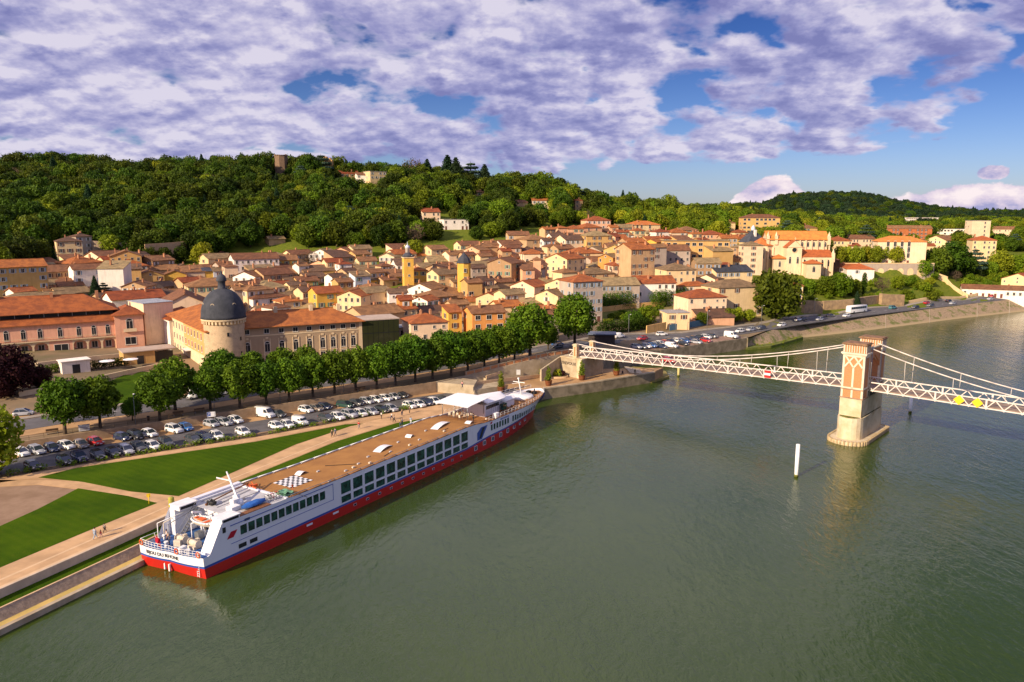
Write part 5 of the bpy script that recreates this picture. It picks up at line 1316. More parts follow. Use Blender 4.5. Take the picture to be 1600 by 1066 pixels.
F_SUN = foliage('leaves_fresh', (0.105, 0.165, 0.008), (0.18, 0.245, 0.011), (0.035, 0.065, 0.006), hue=0.02, val=0.3)
for i in range(2): kind('fresh%d' % i, leaf_mesh('crown', 46 + i, round_clumps(46 + i, 4.6, 8.6, 1.4, 26, 0.40), 36, 0.32, F_SUN), TREES['oak%d' % i][1])
kind('pine', leaf_mesh('crown', 36, round_clumps(36, 4.6, 8.0, 1.6, 22, 0.42), 30, 0.4, foliage('leaves_pine', (0.022, 0.046, 0.020), (0.036, 0.066, 0.026), (0.010, 0.022, 0.012), hue=0.02, val=0.35)), TREES['oak0'][1])
for i in range(2):
    kind('spring%d' % i, leaf_mesh('crown', 40 + i, round_clumps(40 + i, 4.3, 7.6, 1.8, 26, 0.38), 40, 0.30, F_YEL), trunk_mesh('trunk', 0.30, 3.0, 4, 40 + i))
kind('poplar', leaf_mesh('crown', 50, [(0.3 * math.sin(k * 2.1), 0.3 * math.cos(k * 1.7), 1.5 + k * 0.95, 1.35 * math.sin(math.pi * (k + 1.6) / 15.5) ** 0.7 + 0.3) for k in range(13)], 70, 0.25, F_OAK), trunk_mesh('trunk', 0.2, 2.5, 2, 50, 0.6, 2))
def conifer(seed, H_, R_, material, layers=19, arms=10):
    rg = random.Random(seed); L = []
    for k in range(layers):
        w = k / (layers - 1); rr = R_ * (1 - w) ** 0.85 + 0.15; n_ = max(3, int(arms * (1 - 0.7 * w)))
        for j in range(n_):
            a = 2 * math.pi * j / n_ + k * 0.7 + rg.uniform(-.2, .2); q = rr * rg.uniform(0.55, 0.8)
            L.append((q * math.cos(a), q * math.sin(a), 1.6 + (H_ - 2.0) * w - 0.12 * rr, 0.46 * rr + 0.30))
        L.append((0, 0, 1.6 + (H_ - 2.0) * w, 0.3 * rr + 0.2))
    return L
kind('fir', leaf_mesh('crown', 60, conifer(60, 14, 3.0, None), 70, 0.22, F_DARK, flat=0.75), trunk_mesh('trunk', 0.25, 5, 0, 60, 0.5, 5))
kind('cedar', leaf_mesh('crown', 61, [(r * math.cos(a), r * math.sin(a), z, q) for z, R1, n_, q in ((3.2, 4.2, 8, 1.9), (5.2, 4.4, 8, 1.8), (7.2, 3.4, 6, 1.6), (9.0, 2.2, 5, 1.4), (10.3, 0.6, 2, 1.2)) for k in range(n_) for a, r in [(2 * math.pi * k / n_ + z, R1 * 0.75)]], 60, 0.24, F_BLUE, flat=0.35), trunk_mesh('trunk', 0.4, 5, 4, 61, 2.5, 4))
kind('bluecedar', TREES['cedar'][0], TREES['cedar'][1])
kind('copper', leaf_mesh('crown', 70, round_clumps(70, 5.4, 10.5, 1.0, 30, 0.38), 60, 0.28, F_RED), trunk_mesh('trunk', 0.4, 3.0, 4, 70, 3, 3))
kind('bare', leaf_mesh('crown', 71, round_clumps(71, 3.8, 6.5, 2.0, 22, 0.32), 26, 0.16, F_BARE, inner=0.7), trunk_mesh('trunk', 0.25, 2.8, 6, 71, 2.8, 3))
kind('shrub', leaf_mesh('crown', 72, round_clumps(72, 1.6, 2.2, 0.0, 14, 0.42), 80, 0.17, F_SHRUB), None)
kind('bush', leaf_mesh('crown', 73, round_clumps(73, 2.6, 3.6, 0.0, 18, 0.42), 60, 0.24, F_SUN), None)
NTREE = [0]
def tree(k, x, y, s, label, cat='tree', group=None, z=None, name='tree', sz=None, rot=None):
    cr, tr = TREES[k]; rot = random.uniform(0, 6.28) if rot is None else rot
    o = thing(name, label, cat, (x, y, G(x, y) - 0.05 if z is None else z), rot, group)
    o.scale = (s, s, s if sz is None else sz)
    if tr is not None: link('trunk', tr, o)
    link('crown', cr, o)
    NTREE[0] += 1
    return o
# promenade trees: nearer row (crown centre px, trunk foot py), farther row
ROWN = [(102, 678, 1.06, 'plane0'), (157, 668, 1.0, 'plane1'), (250, 657, .98, 'plane2'), (274, 641, 1.08, 'plane3'), (329, 640, .9, 'plane0'), (375, 637, 1.0, 'plane1'), (416, 631, .92, 'plane2'), (452, 627, .92, 'plane3'), (489, 620, .95, 'plane1'), (523, 615, .97, 'plane0'), (556, 610, 1.0, 'plane2'), (589, 607, 1.0, 'plane3'), (618, 602, 1.02, 'plane0'),
        (649, 597, 1.08, 'plane1'), (676, 592, 1.02, 'plane2'), (705, 588, 1.08, 'plane3'), (731, 583, 1.04, 'plane0'), (757, 576, 1.02, 'plane2'), (780, 572, 1.05, 'plane1'), (804, 566, 1.0, 'plane3'), (828, 560, 1.45, 'plane0')]
for i, (px, py, s, k) in enumerate(ROWN):
    q = at(px, py)
    if q is None: continue
    tree(k, q[0], q[1], s * 1.08, ('green plane tree on the promenade, %s from the left in the front row' % ordinal(i)), group='plane trees along the promenade', name='plane_tree')
ROWF = [(348, 612, 1.05), (395, 608, .95), (440, 602, .95), (480, 599, .95), (640, 578, 1.0), (690, 571, 1.0), (745, 561, .9)]
for i, (px, py, s) in enumerate(ROWF):
    q = at(px, py)
    if q: tree('plane%d' % (i % 4), q[0], q[1], s, 'green plane tree beyond the road, %s from the left in the far row' % ordinal(i), group='plane trees beyond the road', name='plane_tree')
q = at(903, 556); tree('plane1', q[0], q[1] + 12, 1.62, 'very broad green tree behind the bridge head pillars, largest of the row', name='plane_tree')
q = at(860, 556); tree('plane3', q[0], q[1] + 14, 0.8, 'small green tree between the two broad trees near the bridge head', name='plane_tree')
# tree at the left edge in front of the car park, copper beeches, small trees
x, y = PZ(-22, 745, ZP + 0.05); tree('spring0', x, y, 1.25, 'yellow green tree cut by the left edge beside the car park', z=ZP)
x, y = PZ(207, 655, 5.2); tree('plane2', x, y, .5, 'very small tree on the promenade between two larger plane trees')
def T(k, px, py, s, label, **kw):
    q = at(px, py)
    if q: return tree(k, q[0], q[1], s, label, **kw)
T('copper', 12, 618, .95, 'dark copper beech at the left edge in the garden of the pink building', name='copper_beech')
T('copper', 62, 606, .45, 'small dark red tree beside the large copper beech', name='copper_beech')
T('bare', 100, 662, .5, 'pale thin leaved tree left of the promenade trees', name='bare_tree')
for i, (px, py, s) in enumerate([(20, 590, .55), (60, 592, .45)]):
    T('bush', px, py, s, ['round green bush under the copper beech', 'round green bush right of the copper beech'][i], cat='bush', name='bush')
# ------------------------------------------------------------------ houses
WALLC = {'y': ('yellow', (0.60, 0.36, 0.07)), 'o': ('orange', (0.62, 0.27, 0.075)), 'a': ('ochre', (0.52, 0.32, 0.12)), 'c': ('cream', (0.68, 0.50, 0.28)), 'w': ('white', (0.74, 0.67, 0.60)), 'p': ('pink', (0.66, 0.37, 0.22)),
         't': ('tan', (0.48, 0.31, 0.17)), 'g': ('grey', (0.40, 0.32, 0.26)), 'b': ('brown stone', (0.35, 0.22, 0.12)), 'l': ('pale blue', (0.48, 0.52, 0.62)), 'q': ('pinkish white', (0.72, 0.53, 0.36)), 'r': ('rust red', (0.40, 0.13, 0.05)), 'd': ('dark wooden', (0.09, 0.055, 0.04))}
ROOFC = {'r': ('red', (0.50, 0.15, 0.045), (0.33, 0.10, 0.04)), 'b': ('brown', (0.36, 0.17, 0.08), (0.24, 0.115, 0.06)), 'k': ('dark brown', (0.22, 0.12, 0.075), (0.14, 0.085, 0.06)), 't': ('tan', (0.40, 0.27, 0.14), (0.26, 0.18, 0.095)), 's': ('slate', (0.07, 0.075, 0.095), (0.045, 0.05, 0.065)), 'o': ('bright orange', (0.60, 0.195, 0.05), (0.44, 0.14, 0.042)), 'm': ('grey metal', (0.34, 0.36, 0.40), (0.26, 0.28, 0.31)), 'n': ('pale flat', (0.48, 0.44, 0.40), (0.36, 0.33, 0.30))}
WM = {k: wallmat('wall_' + v[0].replace(' ', '_'), v[1]) for k, v in WALLC.items()}
RM = {k: striped('tiles_' + v[0].replace(' ', '_'), tuple(x * (0.78 if k in 'rbkt' else 1) for x in v[1]), tuple(x * (0.72 if k in 'rbkt' else 1) for x in v[2]), 1.3, objrand=0.24, dirty=0.35 if k not in 'mn' else 0.15) for k, v in ROOFC.items()}
FRAMEW = mat('frame_pale', (0.62, 0.57, 0.50), 0.8, 0.06, 1); SHB = mat('shutter_blue', (0.30, 0.40, 0.52), 0.7, 0.1, 1); SHG = mat('shutter_green', (0.10, 0.26, 0.20), 0.7, 0.1, 1); SHW = mat('shutter_white', (0.62, 0.62, 0.62), 0.7, 0.1, 1); SHR = mat('shutter_brown', (0.16, 0.06, 0.04), 0.7, 0.1, 1)
CHIM = wallmat('chimney_brick', (0.40, 0.19, 0.10)); EAVE = mat('eave_wood', (0.10, 0.065, 0.04), 0.9, 0.1, 1)
def wmesh(w, h, sh=None, arch=False, frame=0.1):
    mb = MB(); mb.box((0, -0.02, 0), (w, 0.05, h), mi=0)
    for dx_ in (-1, 1): mb.box((dx_ * (w / 2 + frame / 2), -0.035, 0), (frame, 0.09, h + 2 * frame), mi=1)
    for dz_ in (-1, 1): mb.box((0, -0.036, dz_ * (h / 2 + frame / 2)), (w, 0.09, frame), mi=1)
    mb.box((0, -0.05, 0), (0.06, 0.03, h), mi=1); mb.box((0, -0.08, -h / 2 - frame - 0.03), (w + 0.35, 0.16, 0.08), mi=1)
    if arch:
        pts = [(w / 2 * math.cos(math.pi * k / 8), -0.045, h / 2 + w / 2 * math.sin(math.pi * k / 8)) for k in range(9)]; mb.face(pts, 0)
        for k in range(8):
            a = [(q * math.cos(math.pi * kk / 8), -0.06, h / 2 + q * math.sin(math.pi * kk / 8)) for q, kk in ((w / 2, k), (w / 2 + 0.18, k), (w / 2 + 0.18, k + 1), (w / 2, k + 1))]; mb.face(a, 1)
    ms = [DGLASS, FRAMEW]
    if sh:
        ms.append(sh)
        for dx_ in (-1, 1): mb.box((dx_ * (w * 0.98 + 0.03), -0.05, 0), (w * 0.5, 0.06, h * 1.02), mi=2)
    return mb.mesh('window', ms)
WIN = {'n': wmesh(0.95, 1.45), 'b': wmesh(0.95, 1.5, SHB), 'g': wmesh(0.95, 1.5, SHG), 'w': wmesh(0.95, 1.5, SHW), 'r': wmesh(0.95, 1.5, SHR), 's': wmesh(0.7, 0.8), 'A': wmesh(1.3, 2.2, None, True), 'L': wmesh(1.9, 1.5), 'c': wmesh(1.6, 1.3, None, False, 0.14)}
DOOR = MB().box((0, -0.03, 1.05), (1.1, 0.08, 2.1), mi=0).box((0, -0.04, 2.2), (1.4, 0.1, 0.2), mi=1).mesh('door', [SHR, FRAMEW])
GAR = MB().box((0, -0.03, 1.25), (2.6, 0.08, 2.5), mi=0).mesh('garage_door', [mat('garage_dark', (0.05, 0.035, 0.03), 0.8, 0.1, 1)])
HOUSES = []; SCR = []
def roof_mb(w, d, kind_, pitch=0.38, ov=0.45, th=0.16):
    """roof over a w x d plan, x in [-w/2,w/2], y in [0,d]; returns MB (roof) and MB (gable triangles)"""
    mb = MB(); gb = MB(); x0, x1, y0, y1 = -w / 2 - ov, w / 2 + ov, -ov, d + ov
    def slab(q, mi=0):
        n_ = len(q); vs = list(q) + [(a, b_, c_ - th) for a, b_, c_ in q]
        mb.add(vs, [tuple(range(n_)), tuple(range(n_, 2 * n_))[::-1]] + [(i, (i + 1) % n_, n_ + (i + 1) % n_, n_ + i) for i in range(n_)], mi)
    if kind_ == 'g':
        r = d / 2 * pitch; e = -ov * pitch
        slab([(x0, y0, e), (x1, y0, e), (x1, d / 2, r), (x0, d / 2, r)]); slab([(x1, y1, e), (x0, y1, e), (x0, d / 2, r), (x1, d / 2, r)])
        for s_ in (-1, 1): gb.face([(s_ * w / 2, 0, -0.02), (s_ * w / 2, d, -0.02), (s_ * w / 2, d / 2, r - 0.05)][::s_])
        mb.tube((x0, d / 2, r + 0.02), (x1, d / 2, r + 0.02), 0.13, n=5); return mb, gb, r
    if kind_ == 'G':
        r = w / 2 * pitch; e = -ov * pitch
        slab([(x0, y0, e), (0, y0, r), (0, y1, r), (x0, y1, e)]); slab([(0, y0, r), (x1, y0, e), (x1, y1, e), (0, y1, r)])
        for yy in (0, d): gb.face([(-w / 2, yy, -0.02), (w / 2, yy, -0.02), (0, yy, r - 0.05)])
        mb.tube((0, y0, r + 0.02), (0, y1, r + 0.02), 0.13, n=5); return mb, gb, r
    if kind_ in 'hp':
        m_ = min(w, d) / 2; 
        if kind_ == 'p': pitch = pitch * 1.5
        r = m_ * pitch; e = -ov * pitch
        if w >= d: a, b_ = (-w / 2 + m_, d / 2, r), (w / 2 - m_, d / 2, r)
        else: a, b_ = (0, m_, r), (0, d - m_, r)
        c = [(x0, y0, e), (x1, y0, e), (x1, y1, e), (x0, y1, e)]
        if w >= d: slab([c[0], c[1], b_, a]); slab([c[2], c[3], a, b_]); slab([c[1], c[2], b_]); slab([c[3], c[0], a])
        else: slab([c[0], c[1], a]); slab([c[1], c[2], b_, a]); slab([c[2], c[3], b_]); slab([c[3], c[0], a, b_])
        mb.tube(a, b_, 0.13, n=5); return mb, gb, r
    if kind_ == 's':
        r = d * 0.26; e = -ov * 0.26
        slab([(x0, y0, e), (x1, y0, e), (x1, y1, r + ov * 0.26), (x0, y1, r + ov * 0.26)])
        for s_ in (-1, 1): gb.face([(s_ * w / 2, 0, -0.02), (s_ * w / 2, d, -0.02), (s_ * w / 2, d, r - 0.05)][::s_])
        gb.face([(-w / 2, d, 0), (w / 2, d, 0), (w / 2, d, r - 0.05), (-w / 2, d, r - 0.05)]); return mb, gb, r
    slab([(x0 + .2, y0 + .2, 0.12), (x1 - .2, y0 + .2, 0.12), (x1 - .2, y1 - .2, 0.12), (x0 + .2, y1 - .2, 0.12)])
    return mb, gb, 0.2
def house(px, py, wpx, st, wc, rk, rt, rot=None, win='n', d=None, fh=3.0, chim=None, label=None, cat='house', name='house', nw=None, side=True, pitch=0.38, at_y=None, wx=None, seed=None):
    rg = random.Random(int(px * 31 + py * 17)); h = st * fh + 0.25
    q = at(px, py, h)
    if at_y is not None:
        rx, ry, rz_ = ray(px, py); k = at_y / ry; q = (rx * k, at_y, CAMH + rz_ * k - h)
    if q is None: print('MISS house', px, py); return None
    x, y, z = q
    if rot is None: rot = rg.uniform(18, 34) if rt in 'ghsf' else (rg.uniform(-38, -22) if rt == 'G' else rg.uniform(-10, 25))
    va = math.atan2(y, x) - math.pi / 2          # turn of the line of sight
    rz = va + R(rot)
    dist = math.hypot(x, y)
    w = wx or max(3.0, wpx * dist / 1195.0 / max(0.6, math.cos(R(rot))) * (1.04 if rt != 'f' else 1.0))
    d = d or min(max(w * rg.uniform(0.75, 1.05), 6.5), 13.0)
    if rt == 'G' and d < w * 0.9: d = min(14, w * 1.1)
    o = thing(name, label or '', cat, (x, y, z), rz)
    mb = MB(); base = -4.5 if y > 235 else -1.0
    mb.prism([(-w / 2, 0), (w / 2, 0), (w / 2, d), (-w / 2, d)], base, h, top=(rt == 'f'), bot=False)
    rm, gb, rh = roof_mb(w, d, rt, pitch)
    if gb.f: mb.add([(a, b_, c_ + h) for a, b_, c_ in gb.v], gb.f)
    mb.build('wall', WM[wc], o)
    ro = rm.build('roof', [RM[rk]], o, (0, 0, h))
    if chim is None: chim = rg.choice([0, 1, 1, 2]) if rt in 'gGhs' else 0
    for k in range(chim):
        cx_ = rg.uniform(-0.35, 0.35) * w; cy_ = rg.uniform(0.25, 0.75) * d; cb = MB(); zt_ = rh + rg.uniform(0.3, 0.9)
        cb.box((cx_, cy_, zt_ / 2), (0.55, 1.0, zt_)); cb.box((cx_, cy_, zt_ + 0.05), (0.7, 1.15, 0.12))
        for u_ in (-0.25, 0.25): cb.tube((cx_, cy_ + u_, zt_), (cx_, cy_ + u_, zt_ + 0.4), 0.11, n=6)
        cb.build('chimney', CHIM, ro)
    if win == 'n': win = rg.choice('nnwbgrr')
    wm = WIN[win]
    def facade(n, st_, place, a, skip=0.2):
        pitch_ = 1.0 / n
        for i in range(n):
            if rg.random() < skip * 0.5: continue
            for k in range(st_):
                if rg.random() < skip: continue
                zc = (k + 0.55) * fh
                p_ = place((i + 0.5) * pitch_)
                if k == 0 and rg.random() < 0.3:
                    link('door', DOOR, o, (p_[0], p_[1], 0), a); continue
                me = WIN['s'] if (k == st_ - 1 and st_ > 2 and win == 'n' and rg.random() < 0.35) else wm
                link('window', me, o, (p_[0], p_[1], zc), a)
    if nw != 0:
        spc = 2.4 if win in 'n' else 3.0
        n1 = nw or max(1, int(w / spc)); facade(n1, st, lambda f: (-w / 2 + f * w, 0), 0.0)
        n2 = max(1, int(d / 3.6))
        if side:
            if rot > 5: facade(n2, st, lambda f: (-w / 2, f * d), -math.pi / 2, 0.5)      # left wall
            else: facade(n2, st, lambda f: (w / 2, f * d), math.pi / 2, 0.15)
        if rt == 'G' and w > 5 and rg.random() < 0.6: link('window', WIN['s'], o, (0, 0, h + 0.3 + 0.0), 0.0)
    HOUSES.append((o, px, py, wc, rk, rt, st, label)); SCR.append((px - wpx / 2, px + wpx / 2, py - 4, py + h * 1190 / y, y))
    return o
ROWS = """
19 417 75 4 a r g b 10|70 425 62 2 t b g r 10|108 376.5 29 3 c k h n 5|131 369 18 3 g k h n 30|106 394 24 1 w k s n 5|137 410 38 2 c r h n|139 420 36 3 w b g b 12|172 419 30 4 w t s - -20|112 446 28 1 w b s n 10|196 400 38 3 a b G n 0|204 415 42 2 t r h n 5
207 420 20 3 a k s n 0|235 430 34 2 a b G n 5|273 429 29 2 y b G - 0|303 424 28 2 q b s - 10|286 416 15 1 t k G - 10|254 421 38 1 t b g n 5|218 466 66 2 w r g - 15|68 470 105 2 y t h n 8|335 446 68 3 c b h g 8|327 423 16 2 y s g n 10|343 423 16 2 l t g n 10|361 416 18 3 q b h r 10
401 404 61 3 w b g n 12|448 406 32 2 y b g n 12|381 432 30 2 w b G n|436 428 42 2 t b g n|378 452 20 3 g b g A 15|407 452 36 3 c b h n|423 464 48 2 w b h n|430 449 36 2 w t h n|428 489 50 1 l r h - 15|400 496 36 1 a r h - 20
523 409 24 2 c r g n 15|540 412 18 2 w r h n|575 407 26 2 c b g n 15|640 413 39 2 w k g n 12|655 422 23 3 y r h n 10|677 418 22 3 t b G n -25|693 408 43 1 c t g n 12|702 428 32 3 c t g g 30|567 431 22 2 l t s n|587 437 15 1 y t h s|503 423 50 1 a k g n 15|455 427 40 1 t b g n|466 445 24 2 c k g n|490 455 30 2 c k g n|516 457 38 3 y r g n|545 462 34 3 c r G n|572 464 56 2 q r h L 15
593 456 36 3 c t g r|622 457 27 3 w k g n 10|634 468 19 3 o r g n 10|655 469 24 2 w r G n|690 463 47 2 b b h n|655 451 36 2 w b G n|683 452 34 1 a t g n|684 489 46 1 w k g n|711 487 20 3 y r s n 20|764 488 50 3 o b g c 20|833 485 40 3 g r g n 20|862 491 20 3 g b g n 25|671 503 56 3 q r h n 15|600 490 60 2 t b g -|556 482 44 1 t r g -|507 483 50 1 t t h -
780 411 36 4 b b G n -25|792 392 14 2 t r g s|835 396 32 2 q r h A 15|812 402 14 1 r b g -|869 404 32 4 c r G n|918 395 46 2 c r h n 25|816 447 36 3 q r G n -35|776 453 24 1 c t G -|805 459 30 3 c t g n 35|762 465 36 2 c r G s|854 461 34 3 c t G n -35|870 444 36 4 c b G s -30|919 439 44 5 g r h b 30|840 405 10 4 p b p n|864 421 34 2 w b G -|826 421 18 3 p b s n|748 418 22 3 g k g n|771 431 22 1 a r g -|762 437.5 20 3 q k g r|742 441 22 3 a b g L
706 457 45 1 b b h -|729 464 30 1 t b g -|843 473 36 2 c t h n|868 482 26 2 c r h n|797 478 35 2 c r g n|811 367 31 2 t b g n 10|841 374 34 2 t b h n|858 376 16 2 w k g n|674 331 26 2 q r g n 15|713 343 38 2 w n f n 15|845 313 25 2 q r g n 10|815 316 18 1 t b g -|546 271 26 2 t r g n 10|570 273 22 2 w b g n 10|591 268 24 3 c n f n 25
936 344 34 3 p r h n 20|880 356 15 2 p r h n|900 357 24 2 p r h n|926 355 28 2 p r h n|960 355 12 2 p r g n|1009 351 42 2 c o h A 25|1036 362 20 2 w r h n|1063 363 26 2 q r h n|1115 366 30 2 p r h n|883 371 36 1 w k g n|903 374 36 2 q k g n|921 366 20 1 w k G n|937 368 38 3 a t h n|934 379 26 1 w r s n|968 371 22 2 p r g n|994 367 24 1 w b h n|995 378 28 2 t r g n|1016 378 18 2 y r G n|1032 376 34 1 a r g n|960 390 32 4 a t G s -30|983 385 12 5 q t s -|1005 389 34 6 t r g n 35|1032 386 18 5 g b g n|1057 391 40 4 g b g n 15
1090 377 94 5 a t f L 12|1130 392 28 4 a t s - 30|1108 411 34 4 b t g n 15|1080 408 20 2 t r h n|1065 421 42 4 c t h n 25|1103 435 26 2 q k G n|977 414 36 3 q r h n 25|946 402 22 3 o t G n -35|944 416 32 1 a t h -|937 427 44 2 t t h n|903 403 24 3 g k s n|969 445 58 3 g t g b 18|1026 442 56 3 w r g n 18|1086 446 42 2 q r h n|1106 464 54 3 q r h n 28|1124 449 30 2 c r h n|1060 489 34 2 c n f n|1120 495 50 1 p k g - 25
1148 424 50 3 c s g n 30|1158 448 60 4 c t h r 35|1242 446 22 3 c r h b 5|1178 383 26 5 q t h r 20|1163 386 20 3 t t h n|1190 340 50 4 a b h L 15|1127 329 13 1 p r h n|1144 348 9 2 c b h n|1159 363 18 1 c r h n|1159 373 22 1 a r g -|1266 356 19 2 a b h n|1298 406 24 2 d b h - 15|1345 420 34 2 w o h n 10|1325 417 26 1 w r g n
1410 377 58 4 q o h A 15|1314 376 28 2 c r h n|1340 373 44 2 q b g n|1336 384 14 1 c r g -|1462 375 24 2 c b G n|1453 384 13 1 c r g -|1441 378 12 4 t b g n|1422 357 52 3 r b g n 15|1440 340 50 4 w n f n 30|1464 337 12 4 c n f n 20|1495 340 21 3 c n f n 20|1534 345 21 7 q n f n 25|1490 358 54 2 w m f L 20|1567 358 34 3 q b g n 15|1539 375 26 5 c o h n 15|1590 436 34 3 c r G s -25
433 373 22 1 t t g -|905 313 11 3 t r h n|950 297 12 1 q r g n|752 300 12 1 t b g n|1052 401 18 2 a r g n|1075 398 16 2 c r h n|1140 372 22 2 t r g n|1128 379 24 2 t t g n|1100 398 20 2 b t g n|1030 402 20 3 t t h n|955 438 24 2 t k h n|1012 418 20 3 c t h n|1035 424 18 2 t t g n|720 475 26 2 t b g n|745 470 22 1 c r g -|540 440 22 2 a b g n|610 437 20 1 t b g n|455 470 30 2 c r h n|480 475 26 1 t b g -|440 480 26 2 w b h n|350 470 26 2 t b g n|370 478 24 1 a r g -|640 482 22 2 c r g n|615 487 24 1 w r h n|700 474 22 1 c r h n|790 440 24 2 t b g n|890 425 22 3 c b h n|900 448 20 2 t t g n|885 388 24 2 t b g n|866 385 20 2 c b h n|975 395 18 3 t r g n|1000 360 16 2 c r h n|1046 372 16 2 t r h n|1090 365 16 2 c r h n|720 440 22 2 t t g n|555 425 24 1 t k g n|475 415 14 2 w b g n|300 440 24 2 t r g n|318 436 18 2 w b h n|150 455 30 1 c b g -|175 405 20 2 c r g n|85 455 20 1 t b g -|40 455 24 2 w r g n|590 425 22 2 c b g n|605 415 18 2 t b h n|530 432 20 2 w k g n|760 400 18 2 c b g n|735 398 18 2 t b g n|860 358 16 2 t r g n|1078 385 22 3 t t h n|800 425 24 2 t b G n|770 450 18 2 t t g n
"""
for row in ROWS.replace('\n', '|').split('|'):
    f = row.split()
    if len(f) < 8: continue
    house(float(f[0]), float(f[1]), float(f[2]), int(f[3]), f[4], f[5], f[6], float(f[8]) if len(f) > 8 else None, f[7] if f[7] != '-' else 'n', nw=0 if f[7] == '-' else None)
# ------------------------------------------------------------------ landmark buildings
PINKW = wallmat('pink_render', (0.62, 0.33, 0.22)); CREAMW = wallmat('cream_stone', (0.60, 0.47, 0.30), 0.3); TAUPE = wallmat('taupe_render', (0.34, 0.245, 0.155), 0.25); ORANW = wallmat('orange_render', (0.66, 0.31, 0.12), 0.25)
TOWERST = brickmat('tower_stone', (0.54, 0.40, 0.25), (0.47, 0.34, 0.21), (0.44, 0.33, 0.22), 1.6); CHST = wallmat('church_stone', (0.64, 0.50, 0.33), 0.35)
SLATE = striped('slate_tiles', (0.075, 0.08, 0.10), (0.05, 0.055, 0.07), 2.2, 0.2)
def bx(mb, x0, x1, y0, y1, z0, z1, mi=0): mb.box(((x0 + x1) / 2, (y0 + y1) / 2, (z0 + z1) / 2), (x1 - x0, y1 - y0, z1 - z0), 0, mi); return mb
def roofpart(o, x0, x1, y0, y1, z, kind_, rk, pitch=0.38, name='roof', ov=0.5):
    rm, gb, rh = roof_mb(x1 - x0, y1 - y0, kind_, pitch, ov)
    r = rm.build(name, [RM[rk]], o, ((x0 + x1) / 2, y0, z))
    if gb.f: gb.build('gable', o.get('_w') and bpy.data.materials[o['_w']] or WM['c'], o, ((x0 + x1) / 2, y0, z))
    return r
# --- pink wing with the arcade
R0 = (-119.7, 229.0); o = thing('pink_building', 'long pink two storey building with arcade, dark clerestory and red roof, left edge', 'building', (*R0, G(*R0) - 0.6), R(31)); PB = o
zb = 0
mb = MB(); bx(mb, -38, 0, 1.6, 17, -4, 4.1); bx(mb, -38, 0, 0, 17, 4.1, 9.3); mb.build('wall', PINKW, o)
bays = [-27.5, -23.4, -19.3, -14.3, -9.5, -5.6, -1.9]
edges = [-34.5, -31.6, -29.55, -25.45, -21.3, -17.3, -11.4, -7.5, -3.75, 0]
for a, b_ in zip(edges, edges[1:]):
    if a == -17.3: bx(MB(), a, b_, 0, 1.6, -2, 4.1).build('bay', PINKW, o); continue
    ar = MB(); W_ = b_ - a; n_ = 8
    for k in range(n_):
        t0, t1 = k / n_, (k + 1) / n_
        f_ = lambda q: 2.7 + 1.0 * math.sqrt(max(0, 1 - (2 * q - 1) ** 2))
        xa, xb = a + 0.25 + (W_ - 0.5) * t0, a + 0.25 + (W_ - 0.5) * t1
        ar.add([(xa, 0, f_(t0)), (xb, 0, f_(t1)), (xb, 0, 4.1), (xa, 0, 4.1), (xa, 0.35, f_(t0)), (xb, 0.35, f_(t1))], [(0, 1, 2, 3), (0, 4, 5, 1)])
    bx(ar, a, a + 0.25, 0, 0.35, -2, 4.1); bx(ar, b_ - 0.25, b_, 0, 0.35, -2, 4.1)
    ar.build('arch', CREAMW, o)
for i, x in enumerate(bays + [-31.5, -35.5]):
    link('window', WIN['A'], o, (x, 0, 6.1)).scale = (0.85, 1, 1)
    link('window', WIN['L'] if i == 3 else WIN['n'], o, (x, 0 if i == 3 else 1.6, 2.0)).scale = (1.8 if i == 3 else 1.5, 1, 1.25)
mb = MB(); bx(mb, -38, 0.0, -0.45, 0, 4.1, 4.35); bx(mb, -38, 0, -0.06, 0, 8.9, 9.2)
for x in np.arange(-37.5, 0, 0.5): bx(mb, x, x + 0.05, -0.4, -0.35, 4.35, 5.2)
bx(mb, -38, 0, -0.42, -0.33, 5.2, 5.28); b2 = mb.build('balcony', CREAMW, o)
mb = MB(); mb.add([(-38.5, -0.7, 9.15), (0.3, -0.7, 9.15), (0.3, 3.0, 10.9), (-38.5, 3.0, 10.9), (-38.5, -0.7, 9.0), (0.3, -0.7, 9.0)], [(0, 1, 2, 3), (0, 4, 5, 1)]); mb.build('lower_roof', RM['r'], o)
bx(MB(), -38, 0, 2.8, 17, 9.3, 12.4).build('clerestory', DGLASS, o)
for x in np.arange(-36, 0, 3.6): bx(MB(), x, x + 0.15, 2.7, 2.8, 10.8, 12.4).build('clerestory_post', STEEL, o)
roofpart(o, -39, 1, 2.0, 18.5, 12.4, 'h', 'r', 0.5)
mb = MB(); bx(mb, 0, 7.8, -0.9, 12, -4, 10.8); pv = mb.build('pavilion', PINKW, o)
link('window', WIN['A'], o, (4.0, -0.9, 7.4)).scale = (1.3, 1, 1.1); link('window', WIN['L'], o, (4.0, -0.9, 2.6)).scale = (1.5, 1, 1.4)
mb = MB(); bx(mb, 2.2, 5.8, -1.5, -0.9, 5.4, 5.6); bx(mb, 2.2, 5.8, -1.5, -1.42, 5.6, 6.4); mb.build('balcony', CREAMW, o)
mb = MB(); bx(mb, -0.08, 7.88, -0.98, 12.05, 10.2, 10.5); mb.build('string_course', CREAMW, o)
roofpart(o, -0.2, 8.0, -1.1, 12.2, 10.8, 'h', 'r', 0.5, 'pavilion_roof')
for x in (-30, -16, -4):
    bx(MB(), x, x + 0.8, 9.0, 10.0, 14, 17.4).build('chimney', CHIM, o)
